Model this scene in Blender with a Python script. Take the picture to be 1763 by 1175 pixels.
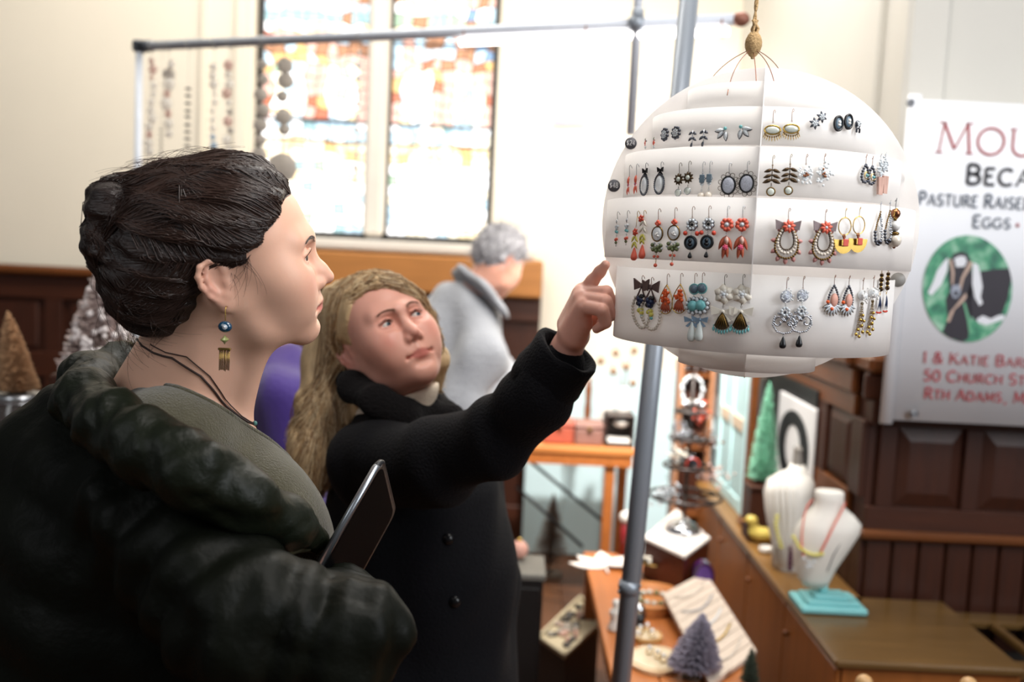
import bpy, math, random
import numpy as np
from mathutils import Vector, Matrix

random.seed(7)
RNG = np.random.default_rng(7)
SC = bpy.context.scene
COL = SC.collection
for o in list(bpy.data.objects):
    bpy.data.objects.remove(o)

# ------------------------------------------------------------------ camera, light, exposure
W, H, FPX = 1763.0, 1175.0, 1714.0
EYE = Vector((0.0, 0.0, 1.55))
PITCH, ROLL = math.radians(5.2), math.radians(2.75)
_f = Vector((0, math.cos(PITCH), -math.sin(PITCH)))
_r0 = Vector((1, 0, 0))
_u0 = Vector((0, math.sin(PITCH), math.cos(PITCH)))
_r = math.cos(ROLL) * _r0 + math.sin(ROLL) * _u0
_u = -math.sin(ROLL) * _r0 + math.cos(ROLL) * _u0
cam_data = bpy.data.cameras.new('camera')
cam = bpy.data.objects.new('camera', cam_data)
COL.objects.link(cam)
cam.matrix_world = Matrix(((_r.x, _u.x, -_f.x, EYE.x), (_r.y, _u.y, -_f.y, EYE.y), (_r.z, _u.z, -_f.z, EYE.z), (0, 0, 0, 1)))
cam_data.sensor_width = 36.0
cam_data.lens = 36.0 * FPX / W
cam_data.clip_start = 0.05
cam_data.dof.use_dof = True
cam_data.dof.focus_distance = 1.26
cam_data.dof.aperture_fstop = 2.9
SC.camera = cam
SC.view_settings.view_transform = 'Standard'
SC.view_settings.look = 'None'
SC.view_settings.gamma = 1.0
SC.view_settings.use_curve_mapping = False
SC.view_settings.exposure = 0.0
SC.cycles.use_denoising = True
SC.cycles.max_bounces = 6
SC.cycles.transparent_max_bounces = 12
SC.cycles.caustics_reflective = False
SC.cycles.caustics_refractive = False
SC.cycles.sample_clamp_indirect = 6.0

world = bpy.data.worlds.new('room_light')
SC.world = world
world.use_nodes = True
world.node_tree.nodes['Background'].inputs[0].default_value = (0.95, 0.97, 1.0, 1)
world.node_tree.nodes['Background'].inputs[1].default_value = 0.10


def aim(o, target):
    o.rotation_euler = (Vector(target) - o.location).to_track_quat('-Z', 'Y').to_euler()


def area_light(name, loc, target, sx, sy, power, color):
    d = bpy.data.lights.new(name, 'AREA')
    d.shape = 'RECTANGLE'
    d.size, d.size_y, d.energy, d.color = sx, sy, power, color
    o = bpy.data.objects.new(name, d)
    COL.objects.link(o)
    o.location = loc
    aim(o, target)
    return o


def spot_light(name, loc, target, power, color, angle, blend, radius=0.04):
    d = bpy.data.lights.new(name, 'SPOT')
    d.energy, d.color, d.spot_size, d.spot_blend, d.shadow_soft_size = power, color, math.radians(angle), blend, radius
    o = bpy.data.objects.new(name, d)
    COL.objects.link(o)
    o.location = loc
    aim(o, target)
    return o


# tall nave window at the right, then four added fill lights without visible sources
area_light('side_window_light', (2.6, -0.2, 2.7), (0.5, 1.6, 1.3), 1.6, 2.0, 95, (0.93, 0.96, 1.0))
area_light('wall_fill_light', (-0.6, 3.2, 4.3), (-0.2, 5.3, 1.8), 3.5, 0.8, 150, (1.0, 0.95, 0.87))  # added area light that brightens the back wall, no window here
area_light('rim_fill_light', (0.7, 3.9, 3.8), (0.0, 1.6, 1.2), 1.2, 1.0, 55, (1.0, 0.97, 0.93))  # added light giving the women a bright rim, no real window
area_light('overhead_fill_light', (0.6, 0.9, 3.2), (0.0, 1.7, 1.4), 0.9, 0.9, 40, (1.0, 0.95, 0.9))  # overhead fill added for the pointing woman's face and the globe
area_light('left_fill_light', (-1.7, -0.6, 2.7), (0.1, 1.5, 1.4), 1.2, 1.6, 17, (0.95, 0.97, 1.0))  # weak fill added from the left to brighten the pointing hand
spot_light('clamp_lamp_light', (0.36, 2.75, 2.36), (0.46, 5.3, 1.25), 560, (1.0, 0.96, 0.92), 75, 0.8)
spot_light('table_lamp_light', (0.42, 2.8, 2.36), (0.6, 4.0, 0.7), 260, (1.0, 0.95, 0.9), 70, 0.9)


# ------------------------------------------------------------------ pixel <-> world helpers (used once, to find where a thing stands)
def ray(px, py):
    d = _f * FPX + _r * (px - W / 2) + _u * (H / 2 - py)
    return d / FPX


def dep(px, py, d):
    return EYE + ray(px, py) * d


def onz(px, py, z):
    r = ray(px, py)
    return EYE + r * ((z - EYE.z) / r.z)


def ony(px, py, y):
    r = ray(px, py)
    return EYE + r * ((y - EYE.y) / r.y)


def onx(px, py, x):
    r = ray(px, py)
    return EYE + r * ((x - EYE.x) / r.x)


def to_px(p):
    q = Vector(p) - EYE
    z = q.dot(_f)
    return (W / 2 + FPX * q.dot(_r) / z, H / 2 - FPX * q.dot(_u) / z, z)


# ------------------------------------------------------------------ materials
def srgb(c):
    if isinstance(c, str):
        c = c.lstrip('#')
        c = [int(c[i:i + 2], 16) / 255 for i in (0, 2, 4)]
    return tuple(x / 12.92 if x <= 0.04045 else ((x + 0.055) / 1.055) ** 2.4 for x in c)


MATS = {}


def mat(name, col, rough=0.6, metal=0.0, var=0.12, scale=30.0, bump=0.0, bscale=60.0, spec=0.5, sheen=0.0, emit=None, estr=0.0,
        stretch=None, attr=None, trans=0.0, alpha=1.0, sss=0.0, coat=0.0, kind='noise', translucent=0.0, ior=1.45):
    if name in MATS:
        return MATS[name]
    m = bpy.data.materials.new(name)
    m.use_nodes = True
    nt = m.node_tree
    N, L = nt.nodes, nt.links
    b = N['Principled BSDF']
    c = srgb(col)
    b.inputs['Roughness'].default_value = rough
    b.inputs['Metallic'].default_value = metal
    b.inputs['Specular IOR Level'].default_value = spec
    b.inputs['Transmission Weight'].default_value = trans
    b.inputs['Alpha'].default_value = alpha
    b.inputs['IOR'].default_value = ior
    b.inputs['Coat Weight'].default_value = coat
    b.inputs['Sheen Weight'].default_value = sheen
    if sss:
        b.inputs['Subsurface Weight'].default_value = sss
        b.inputs['Subsurface Radius'].default_value = (0.012, 0.004, 0.002)
        b.inputs['Subsurface Scale'].default_value = 0.5
    tc = N.new('ShaderNodeTexCoord')
    mp = N.new('ShaderNodeMapping')
    L.new(tc.outputs['Object'], mp.inputs[0])
    if stretch:
        mp.inputs['Scale'].default_value = stretch
    if kind == 'wave':
        nz = N.new('ShaderNodeTexWave')
        nz.inputs['Scale'].default_value = scale
        nz.inputs['Distortion'].default_value = 6
        nz.inputs['Detail'].default_value = 3
    else:
        nz = N.new('ShaderNodeTexNoise')
        nz.inputs['Scale'].default_value = scale
        nz.inputs['Detail'].default_value = 4
    L.new(mp.outputs[0], nz.inputs['Vector'])
    fac = nz.outputs['Fac'] if 'Fac' in nz.outputs else nz.outputs[1]
    mix = N.new('ShaderNodeMix')
    mix.data_type = 'RGBA'
    mix.blend_type = 'MIX'
    L.new(fac, mix.inputs[0])
    if attr:
        at = N.new('ShaderNodeAttribute')
        at.attribute_name = attr
        hs = N.new('ShaderNodeHueSaturation')
        hs.inputs['Value'].default_value = 1 - var
        L.new(at.outputs['Color'], hs.inputs['Color'])
        L.new(at.outputs['Color'], mix.inputs[6])
        L.new(hs.outputs[0], mix.inputs[7])
    else:
        mix.inputs[6].default_value = (*[min(1, x * (1 + var)) for x in c], 1)
        mix.inputs[7].default_value = (*[x * (1 - var) for x in c], 1)
    L.new(mix.outputs[2], b.inputs['Base Color'])
    if bump:
        n2 = N.new('ShaderNodeTexNoise')
        n2.inputs['Scale'].default_value = bscale
        n2.inputs['Detail'].default_value = 5
        L.new(mp.outputs[0], n2.inputs['Vector'])
        bp = N.new('ShaderNodeBump')
        bp.inputs['Strength'].default_value = bump
        bp.inputs['Distance'].default_value = 0.01
        L.new(n2.outputs['Fac'], bp.inputs['Height'])
        L.new(bp.outputs[0], b.inputs['Normal'])
    if emit:
        b.inputs['Emission Color'].default_value = (*srgb(emit), 1)
        b.inputs['Emission Strength'].default_value = estr
    if translucent:
        tr = N.new('ShaderNodeBsdfTranslucent')
        L.new(mix.outputs[2], tr.inputs[0])
        ms = N.new('ShaderNodeMixShader')
        ms.inputs[0].default_value = translucent
        L.new(b.outputs[0], ms.inputs[1])
        L.new(tr.outputs[0], ms.inputs[2])
        L.new(ms.outputs[0], N['Material Output'].inputs[0])
    MATS[name] = m
    return m


# ------------------------------------------------------------------ objects
def props(o, label=None, cat=None, group=None, kind=None):
    if label:
        o['label'] = label
    if cat:
        o['category'] = cat
    if group:
        o['group'] = group
    if kind:
        o['kind'] = kind
    return o


def thing(name, label, cat, loc=(0, 0, 0), group=None, rz=0.0):
    o = bpy.data.objects.new(name, None)
    o.empty_display_size = 0.02
    COL.objects.link(o)
    o.location = loc
    o.rotation_euler = (0, 0, rz)
    o['wloc'] = list(Vector(loc))
    return props(o, label, cat, group)


def root_loc(parent):
    p = parent
    while p.parent:
        p = p.parent
    return Vector(p.get('wloc', p.location))


def frame(axis):
    a = Vector(axis).normalized()
    t = Vector((0, 0, 1)) if abs(a.z) < 0.9 else Vector((1, 0, 0))
    u = a.cross(t).normalized()
    return u, a.cross(u).normalized(), a


class MB:
    """collects shapes, then links them as one mesh object"""

    def __init__(self):
        self.v, self.f, self.mi, self.cm = [], [], [], 0
        self.sm = []

    def m(self, i):
        self.cm = i
        return self

    def _add(self, vs, fs, smooth=True):
        b = len(self.v)
        self.v += [tuple(x) for x in vs]
        for f in fs:
            self.f.append(tuple(b + i for i in f))
            self.mi.append(self.cm)
            self.sm.append(smooth)
        return self

    def box(self, c, s, R=None, bev=0.0):
        hx, hy, hz = s[0] / 2, s[1] / 2, s[2] / 2
        if bev > 0:
            b = min(bev, hx * .9, hy * .9, hz * .9)
            vs, idx = [], {}
            for sx in (-1, 1):
                for sy in (-1, 1):
                    for sz in (-1, 1):
                        for ax, p in enumerate(((sx * hx, sy * (hy - b), sz * (hz - b)), (sx * (hx - b), sy * hy, sz * (hz - b)), (sx * (hx - b), sy * (hy - b), sz * hz))):
                            idx[(sx, sy, sz, ax)] = len(vs)
                            vs.append(p)
            fs = []
            for s_ in (-1, 1):
                fs.append([idx[(s_, a, c_, 0)] for a, c_ in ((-1, -1), (1, -1), (1, 1), (-1, 1))][::s_])
                fs.append([idx[(a, s_, c_, 1)] for a, c_ in ((-1, -1), (-1, 1), (1, 1), (1, -1))][::s_])
                fs.append([idx[(a, c_, s_, 2)] for a, c_ in ((-1, -1), (1, -1), (1, 1), (-1, 1))][::s_])
            for a in (-1, 1):
                for c_ in (-1, 1):
                    fs.append([idx[(-1, a, c_, 1)], idx[(1, a, c_, 1)], idx[(1, a, c_, 2)], idx[(-1, a, c_, 2)]])
                    fs.append([idx[(a, -1, c_, 0)], idx[(a, 1, c_, 0)], idx[(a, 1, c_, 2)], idx[(a, -1, c_, 2)]])
                    fs.append([idx[(a, c_, -1, 0)], idx[(a, c_, 1, 0)], idx[(a, c_, 1, 1)], idx[(a, c_, -1, 1)]])
                    for d in (-1, 1):
                        fs.append([idx[(a, c_, d, 0)], idx[(a, c_, d, 1)], idx[(a, c_, d, 2)]])
        else:
            vs = [(x * hx, y * hy, z * hz) for x in (-1, 1) for y in (-1, 1) for z in (-1, 1)]
            fs = [(0, 1, 3, 2), (4, 6, 7, 5), (0, 4, 5, 1), (2, 3, 7, 6), (0, 2, 6, 4), (1, 5, 7, 3)]
        c = Vector(c)
        vs = [(R @ Vector(p) if R else Vector(p)) + c for p in vs]
        return self._add(vs, fs, False)

    def lathe(self, prof, c=(0, 0, 0), n=24, axis=(0, 0, 1), sx=1.0, sy=1.0, smooth=True, uv=None):
        u, w, a = uv if uv else frame(axis)
        c = Vector(c)
        vs, fs = [], []
        for r, z in prof:
            for i in range(n):
                t = 2 * math.pi * i / n
                vs.append(c + u * (r * sx * math.cos(t)) + w * (r * sy * math.sin(t)) + a * z)
        k = len(prof)
        for j in range(k - 1):
            for i in range(n):
                i2 = (i + 1) % n
                fs.append((j * n + i, j * n + i2, (j + 1) * n + i2, (j + 1) * n + i))
        if prof[0][0] > 1e-6:
            fs.append(tuple(range(n))[::-1])
        if prof[-1][0] > 1e-6:
            fs.append(tuple((k - 1) * n + i for i in range(n)))
        return self._add(vs, fs, smooth)

    def cyl(self, a, b, r, r2=None, n=12):
        a, b = Vector(a), Vector(b)
        d = b - a
        return self.lathe([(r, 0), (r if r2 is None else r2, d.length)], a, n, d)

    def ell(self, c, r, n=10, m=6, R=None):
        c = Vector(c)
        vs, fs = [], []
        rx, ry, rz = (r, r, r) if isinstance(r, (int, float)) else r
        vs.append(Vector((0, 0, -rz)))
        for j in range(1, m):
            p = -math.pi / 2 + math.pi * j / m
            for i in range(n):
                t = 2 * math.pi * i / n
                vs.append(Vector((rx * math.cos(p) * math.cos(t), ry * math.cos(p) * math.sin(t), rz * math.sin(p))))
        vs.append(Vector((0, 0, rz)))
        for i in range(n):
            fs.append((0, 1 + (i + 1) % n, 1 + i))
            fs.append((len(vs) - 1, 1 + (m - 2) * n + i, 1 + (m - 2) * n + (i + 1) % n))
        for j in range(m - 2):
            for i in range(n):
                a = 1 + j * n + i
                b = 1 + j * n + (i + 1) % n
                fs.append((a, b, b + n, a + n))
        return self._add([(R @ v if R else v) + c for v in vs], fs, True)

    def tube(self, pts, r, n=6, closed=False, caps=True):
        pts = [Vector(p) for p in pts]
        k = len(pts)
        rs = r if isinstance(r, (list, tuple)) else [r] * k
        vs, fs = [], []
        pu = None
        for i, p in enumerate(pts):
            if closed:
                d = pts[(i + 1) % k] - pts[i - 1]
            else:
                d = pts[min(i + 1, k - 1)] - pts[max(i - 1, 0)]
            if d.length < 1e-9:
                d = Vector((0, 0, 1))
            d.normalize()
            if pu is None:
                u, w, _ = frame(d)
            else:
                u = pu - d * pu.dot(d)
                u = u.normalized() if u.length > 1e-6 else frame(d)[0]
                w = d.cross(u)
            pu = u
            for j in range(n):
                t = 2 * math.pi * j / n
                vs.append(p + (u * math.cos(t) + w * math.sin(t)) * rs[i])
        for i in range(k if closed else k - 1):
            for j in range(n):
                a, b = i * n + j, i * n + (j + 1) % n
                c, d_ = ((i + 1) % k) * n + (j + 1) % n, ((i + 1) % k) * n + j
                fs.append((a, b, c, d_))
        if not closed and caps:
            fs.append(tuple(range(n))[::-1])
            fs.append(tuple((k - 1) * n + j for j in range(n)))
        return self._add(vs, fs, True)

    def ring(self, c, rx, ry, r, n=24, k=6, axis=(0, 1, 0), uv=None):
        u, w, _ = uv if uv else ((Vector((1, 0, 0)), Vector((0, 0, 1)), None) if tuple(axis) == (0, 1, 0) else frame(axis))
        return self.tube([Vector(c) + u * rx * math.cos(2 * math.pi * i / n) + w * ry * math.sin(2 * math.pi * i / n) for i in range(n)], r, k, True)

    def prism(self, pts, y0, y1, R=None, c=(0, 0, 0)):
        """outline in x,z extruded along y"""
        n = len(pts)
        vs = [Vector((x, y0, z)) for x, z in pts] + [Vector((x, y1, z)) for x, z in pts]
        fs = [tuple(range(n)), tuple(range(2 * n - 1, n - 1, -1))]
        for i in range(n):
            fs.append((i, n + i, n + (i + 1) % n, (i + 1) % n))
        c = Vector(c)
        return self._add([(R @ v if R else v) + c for v in vs], fs, False)

    def quad(self, *p):
        return self._add(p, [tuple(range(len(p)))], False)

    def mesh(self, name, mats, off=None, wn=False):
        me = bpy.data.meshes.new(name)
        vs = self.v if off is None else [(x - off.x, y - off.y, z - off.z) for x, y, z in self.v]
        me.from_pydata(vs, [], self.f)
        for m_ in (mats if isinstance(mats, (list, tuple)) else [mats]):
            me.materials.append(m_)
        me.polygons.foreach_set('material_index', self.mi)
        me.polygons.foreach_set('use_smooth', self.sm)
        me.update()
        return me

    def build(self, name, mats, parent=None, local=False, label=None, cat=None, group=None, kind=None):
        """vertices given in world space unless local; a top-level mesh gets its origin at its lowest middle point"""
        if parent is not None:
            off = None if local else root_loc(parent)
            o = bpy.data.objects.new(name, self.mesh(name, mats, off))
            o.parent = parent
        else:
            A = np.array(self.v)
            off = Vector(((A[:, 0].min() + A[:, 0].max()) / 2, (A[:, 1].min() + A[:, 1].max()) / 2, A[:, 2].min()))
            o = bpy.data.objects.new(name, self.mesh(name, mats, off))
            o.location = off
            o['wloc'] = list(off)
        COL.objects.link(o)
        return props(o, label, cat, group, kind)


def dup(root, loc=None, rz=None, label=None, group=None):
    r = root.copy()
    COL.objects.link(r)
    if loc is not None:
        r.location = loc
    if rz is not None:
        r.rotation_euler = (0, 0, rz)
    for ch in list(root.children):
        c = ch.copy()
        COL.objects.link(c)
        c.parent = r
        for g in list(ch.children):
            d = g.copy()
            COL.objects.link(d)
            d.parent = c
    return props(r, label, None, group)


# ------------------------------------------------------------------ distance fields and surface nets for bodies and cloth
def _smin(a, b, k):
    h = np.clip(0.5 + 0.5 * (b - a) / k, 0, 1)
    return b + (a - b) * h - k * h * (1 - h)


class Field:
    def __init__(self, lo, hi, h):
        self.lo, self.h = np.array(lo, float), h
        self.n = np.ceil((np.array(hi, float) - self.lo) / h).astype(int) + 1
        self.F = np.full(self.n, 1.0, np.float32)
        self.ax = [(self.lo[i] + h * np.arange(self.n[i])).astype(np.float32) for i in range(3)]

    def _sl(self, lo, hi):
        a = np.clip(np.floor((np.array(lo) - self.lo) / self.h).astype(int), 0, self.n)
        b = np.clip(np.ceil((np.array(hi) - self.lo) / self.h).astype(int) + 1, 0, self.n)
        if (b <= a).any():
            return None
        s = tuple(slice(a[i], b[i]) for i in range(3))
        X = self.ax[0][s[0]][:, None, None]
        Y = self.ax[1][s[1]][None, :, None]
        Z = self.ax[2][s[2]][None, None, :]
        return s, X, Y, Z

    def op(self, d, s, k, sub=False):
        if sub:
            self.F[s] = -_smin(-self.F[s], d, k) if k > 0 else np.maximum(self.F[s], -d)
        else:
            self.F[s] = _smin(self.F[s], d, k) if k > 0 else np.minimum(self.F[s], d)

    def ell(self, c, r, k=0.01, R=None, sub=False):
        c, r = np.array(c, float), np.array(r, float)
        e = (r.max() if R is not None else r) + k * 1.5 + 2 * self.h + 0.012
        q = self._sl(c - e, c + e)
        if q is None:
            return self
        s, X, Y, Z = q
        x, y, z = X - c[0], Y - c[1], Z - c[2]
        if R is not None:
            R = np.array(R)
            x, y, z = (R[0, 0] * x + R[1, 0] * y + R[2, 0] * z, R[0, 1] * x + R[1, 1] * y + R[2, 1] * z, R[0, 2] * x + R[1, 2] * y + R[2, 2] * z)
        k0 = np.sqrt((x / r[0]) ** 2 + (y / r[1]) ** 2 + (z / r[2]) ** 2)
        k1 = np.sqrt((x / r[0] ** 2) ** 2 + (y / r[1] ** 2) ** 2 + (z / r[2] ** 2) ** 2) + 1e-6
        self.op(k0 * (k0 - 1) / k1, s, k, sub)
        return self

    def cap(self, a, b, ra, rb=None, k=0.01, sub=False, wob=None, flat=None):
        """tapered capsule; wob(t, x, y, z) is added to the radius; flat=(axis, factor) squashes the section along an axis"""
        rb = ra if rb is None else rb
        a, b = np.array(a, float), np.array(b, float)
        e = max(ra, rb) * (1.35 if (wob or flat) else 1.0) + k * 1.5 + 2 * self.h + 0.012
        q = self._sl(np.minimum(a, b) - e, np.maximum(a, b) + e)
        if q is None:
            return self
        s, X, Y, Z = q
        d = b - a
        L2 = max(float(d @ d), 1e-9)
        x, y, z = X - a[0], Y - a[1], Z - a[2]
        t0 = (x * d[0] + y * d[1] + z * d[2]) / L2
        t = np.clip(t0, 0, 1)
        ex, ey, ez = x - t * d[0], y - t * d[1], z - t * d[2]
        if flat is not None:
            n, fac = np.array(flat[0], float), flat[1]
            n /= np.linalg.norm(n)
            w = ex * n[0] + ey * n[1] + ez * n[2]
            g = (1 / fac - 1) * w
            ex, ey, ez = ex + g * n[0], ey + g * n[1], ez + g * n[2]
        dist = np.sqrt(ex ** 2 + ey ** 2 + ez ** 2)
        rr = ra + (rb - ra) * t
        if wob is not None:
            rr = rr + wob(t0, X, Y, Z)
        self.op(dist - rr, s, k, sub)
        return self

    def chain(self, pts, rs, k=0.01, sub=False, wob=None, flat=None):
        if isinstance(rs, (int, float)):
            rs = [rs] * len(pts)
        for i in range(len(pts) - 1):
            self.cap(pts[i], pts[i + 1], rs[i], rs[i + 1], k, sub, wob, flat)
        return self

    def half(self, p, n, k=0.0):
        """cut away the side that n points to"""
        n = np.array(n, float)
        n /= np.linalg.norm(n)
        s = (slice(None),) * 3
        d = (self.ax[0][:, None, None] - p[0]) * n[0] + (self.ax[1][None, :, None] - p[1]) * n[1] + (self.ax[2][None, None, :] - p[2]) * n[2]
        self.op(-d, s, k, True)
        return self

    def warp(self, fn):
        self.F += fn(self.ax[0][:, None, None], self.ax[1][None, :, None], self.ax[2][None, None, :]).astype(np.float32)
        return self

    def val(self, P):
        g = np.clip((np.asarray(P) - self.lo) / self.h, 0, self.n - 1.001)
        i = g.astype(int)
        f = g - i
        r = 0
        for dx in (0, 1):
            for dy in (0, 1):
                for dz in (0, 1):
                    w = (f[:, 0] if dx else 1 - f[:, 0]) * (f[:, 1] if dy else 1 - f[:, 1]) * (f[:, 2] if dz else 1 - f[:, 2])
                    r = r + w * self.F[i[:, 0] + dx, i[:, 1] + dy, i[:, 2] + dz]
        return r

    def grad(self, P):
        e = self.h
        g = np.stack([self.val(P + np.eye(3)[i] * e) - self.val(P - np.eye(3)[i] * e) for i in range(3)], 1)
        return g / (np.linalg.norm(g, axis=1, keepdims=True) + 1e-9)

    def push(self, P, off, it=4):
        """move points onto the offset surface"""
        P = np.array(P, float)
        for _ in range(it):
            P = P - (self.val(P) - off)[:, None] * self.grad(P)
        return P

    def surf(self, smooth=1):
        F = self.F
        S = F < 0
        c = np.zeros(tuple(self.n - 1), np.uint8)
        for dx in (0, 1):
            for dy in (0, 1):
                for dz in (0, 1):
                    c += S[dx:self.n[0] - 1 + dx, dy:self.n[1] - 1 + dy, dz:self.n[2] - 1 + dz]
        mask = (c > 0) & (c < 8)
        idx = np.argwhere(mask)
        vid = np.full(mask.shape, -1, np.int64)
        vid[mask] = np.arange(len(idx))
        offs = [(0, 0, 0), (1, 0, 0), (0, 1, 0), (1, 1, 0), (0, 0, 1), (1, 0, 1), (0, 1, 1), (1, 1, 1)]
        cv = np.stack([F[idx[:, 0] + o[0], idx[:, 1] + o[1], idx[:, 2] + o[2]] for o in offs], 1)
        edges = [(0, 1), (2, 3), (4, 5), (6, 7), (0, 2), (1, 3), (4, 6), (5, 7), (0, 4), (1, 5), (2, 6), (3, 7)]
        acc = np.zeros((len(idx), 3))
        cnt = np.zeros(len(idx))
        O = np.array(offs, float)
        for a, b in edges:
            va, vb = cv[:, a], cv[:, b]
            cr = (va < 0) != (vb < 0)
            t = np.where(cr, va / np.where(cr, va - vb, 1), 0)
            acc += np.where(cr[:, None], O[a] + (O[b] - O[a]) * t[:, None], 0)
            cnt += cr
        V = (idx + acc / cnt[:, None]) * self.h + self.lo
        Q = []
        n = self.n
        for ax in range(3):
            a1, a2 = (ax + 1) % 3, (ax + 2) % 3
            sl0 = [slice(0, n[i]) for i in range(3)]
            sl1 = list(sl0)
            sl0[ax] = slice(0, n[ax] - 1)
            sl1[ax] = slice(1, n[ax])
            cr = S[tuple(sl0)] != S[tuple(sl1)]
            e = np.argwhere(cr)
            e = e[(e[:, a1] > 0) & (e[:, a2] > 0) & (e[:, a1] < n[a1] - 1) & (e[:, a2] < n[a2] - 1)]
            ins = S[e[:, 0], e[:, 1], e[:, 2]]

            def g(d1, d2):
                k = e.copy()
                k[:, a1] += d1
                k[:, a2] += d2
                return vid[k[:, 0], k[:, 1], k[:, 2]]
            q = np.stack([g(-1, -1), g(0, -1), g(0, 0), g(-1, 0)], 1)
            q[~ins] = q[~ins][:, ::-1]
            Q.append(q)
        Q = np.concatenate(Q)
        Q = Q[(Q >= 0).all(1)]
        for _ in range(smooth):
            acc = np.zeros_like(V)
            cnt = np.zeros(len(V))
            for i in range(4):
                np.add.at(acc, Q[:, i], V[Q[:, (i + 1) % 4]])
                np.add.at(acc, Q[:, i], V[Q[:, (i + 3) % 4]])
                np.add.at(cnt, Q[:, i], 2)
            V = V * 0.4 + 0.6 * acc / np.maximum(cnt, 1)[:, None]
        return V, Q


def np_mesh(name, V, Q, mats, parent=None, off=None, colors=None, mi=None, **kw):
    me = bpy.data.meshes.new(name)
    off = np.array(off if off is not None else (root_loc(parent) if parent else (0, 0, 0)))
    V = np.asarray(V, np.float32) - off.astype(np.float32)
    nq, w = Q.shape
    me.vertices.add(len(V))
    me.vertices.foreach_set('co', V.ravel())
    me.loops.add(nq * w)
    me.loops.foreach_set('vertex_index', Q.astype(np.int32).ravel())
    me.polygons.add(nq)
    me.polygons.foreach_set('loop_start', np.arange(0, nq * w, w, dtype=np.int32))
    me.polygons.foreach_set('use_smooth', np.ones(nq, bool))
    for m_ in (mats if isinstance(mats, (list, tuple)) else [mats]):
        me.materials.append(m_)
    if mi is not None:
        me.polygons.foreach_set('material_index', np.asarray(mi, np.int32))
    if colors is not None:
        a = me.color_attributes.new('Col', 'FLOAT_COLOR', 'POINT')
        a.data.foreach_set('color', np.concatenate([colors, np.ones((len(V), 1))], 1).astype(np.float32).ravel())
    me.update(calc_edges=True)
    me.validate()
    o = bpy.data.objects.new(name, me)
    COL.objects.link(o)
    if parent is not None:
        o.parent = parent
    return props(o, **kw)


def strands(paths, r0, r1, n=3):
    """paths (S, K, 3) -> vertices and quads of thin tapered tubes"""
    P = np.asarray(paths, float)
    S, K, _ = P.shape
    d = np.gradient(P, axis=1)
    d /= np.linalg.norm(d, axis=2, keepdims=True) + 1e-9
    ref = np.array([0.31, 0.52, 0.79])
    u = np.cross(d, ref)
    u /= np.linalg.norm(u, axis=2, keepdims=True) + 1e-9
    w = np.cross(d, u)
    r = (np.linspace(r0, r1, K)[None, :, None])
    ring = [P + r * (u * math.cos(2 * math.pi * j / n) + w * math.sin(2 * math.pi * j / n)) for j in range(n)]
    V = np.stack(ring, 2).reshape(-1, 3)
    base = (np.arange(S)[:, None] * K + np.arange(K - 1)[None]) * n
    Q = []
    for j in range(n):
        j2 = (j + 1) % n
        Q.append(np.stack([base + j, base + j2, base + n + j2, base + n + j], -1).reshape(-1, 4))
    return V, np.concatenate(Q)
# ------------------------------------------------------------------ the room
YB, XS, YW, XF = 5.3, 1.115, 2.85, 1.045      # back wall, side wall, front face of the right-hand panelling, its side face
ZT = 4.2
plaster = mat('cream_plaster', '#e2d9c8', 0.8, var=0.03, scale=3, bump=0.08, bscale=40)
plaster2 = mat('white_plaster', '#cfccc4', 0.8, var=0.03, scale=3, bump=0.08, bscale=40)
oak = mat('dark_oak', '#38190b', 0.46, var=0.4, scale=7, stretch=(6, 6, 0.7), bump=0.12, bscale=50, kind='noise')
oak_h = mat('dark_oak_rail', '#3d1c0c', 0.44, var=0.4, scale=7, stretch=(0.7, 6, 6), bump=0.12, bscale=50)
oak_cap = mat('oak_cap', '#653818', 0.36, var=0.3, scale=8, stretch=(0.6, 5, 5), bump=0.1, bscale=50)
stone = mat('painted_stone', '#d9d2c8', 0.75, var=0.05, scale=8, bump=0.15, bscale=50)


def solid(name, lo, hi, m, parent=None, bev=0.0, **kw):
    b = MB()
    c = [(lo[i] + hi[i]) / 2 for i in range(3)]
    b.box(c, [abs(hi[i] - lo[i]) for i in range(3)], None, bev)
    return b.build(name, m, parent, **kw)


# floor of broad boards
fl = solid('floor', (-5, -1.5, -0.06), (3.6, YB, -0.012), mat('floor_underlay', '#1c120c', 0.9), kind='structure')
pm_ = [mat('floor_board_a', '#5f3a22', 0.45, var=0.35, scale=6, stretch=(6, .6, 6), bump=0.15), mat('floor_board_b', '#6a4328', 0.45, var=0.35, scale=6, stretch=(6, .6, 6), bump=0.15),
       mat('floor_board_c', '#553220', 0.45, var=0.35, scale=6, stretch=(6, .6, 6), bump=0.15)]
pmesh = []
for m_ in pm_:
    b = MB(); b.box((0, 0, 0), (0.136, 3.3, 0.02), None, 0.002); pmesh.append(b.mesh('plank', m_))
k = 0
for i in range(62):
    for j in range(2):
        if -4.9 + i * 0.138 > 3.5:
            continue
        o = bpy.data.objects.new('plank', pmesh[(i * 2 + j * 5 + i // 3) % 3])
        COL.objects.link(o)
        o.parent = fl
        o.location = Vector((-4.9 + i * 0.138, 0.2 + j * 3.31 + (0.06 if i % 2 else -0.06), -0.011)) - fl.location

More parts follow.
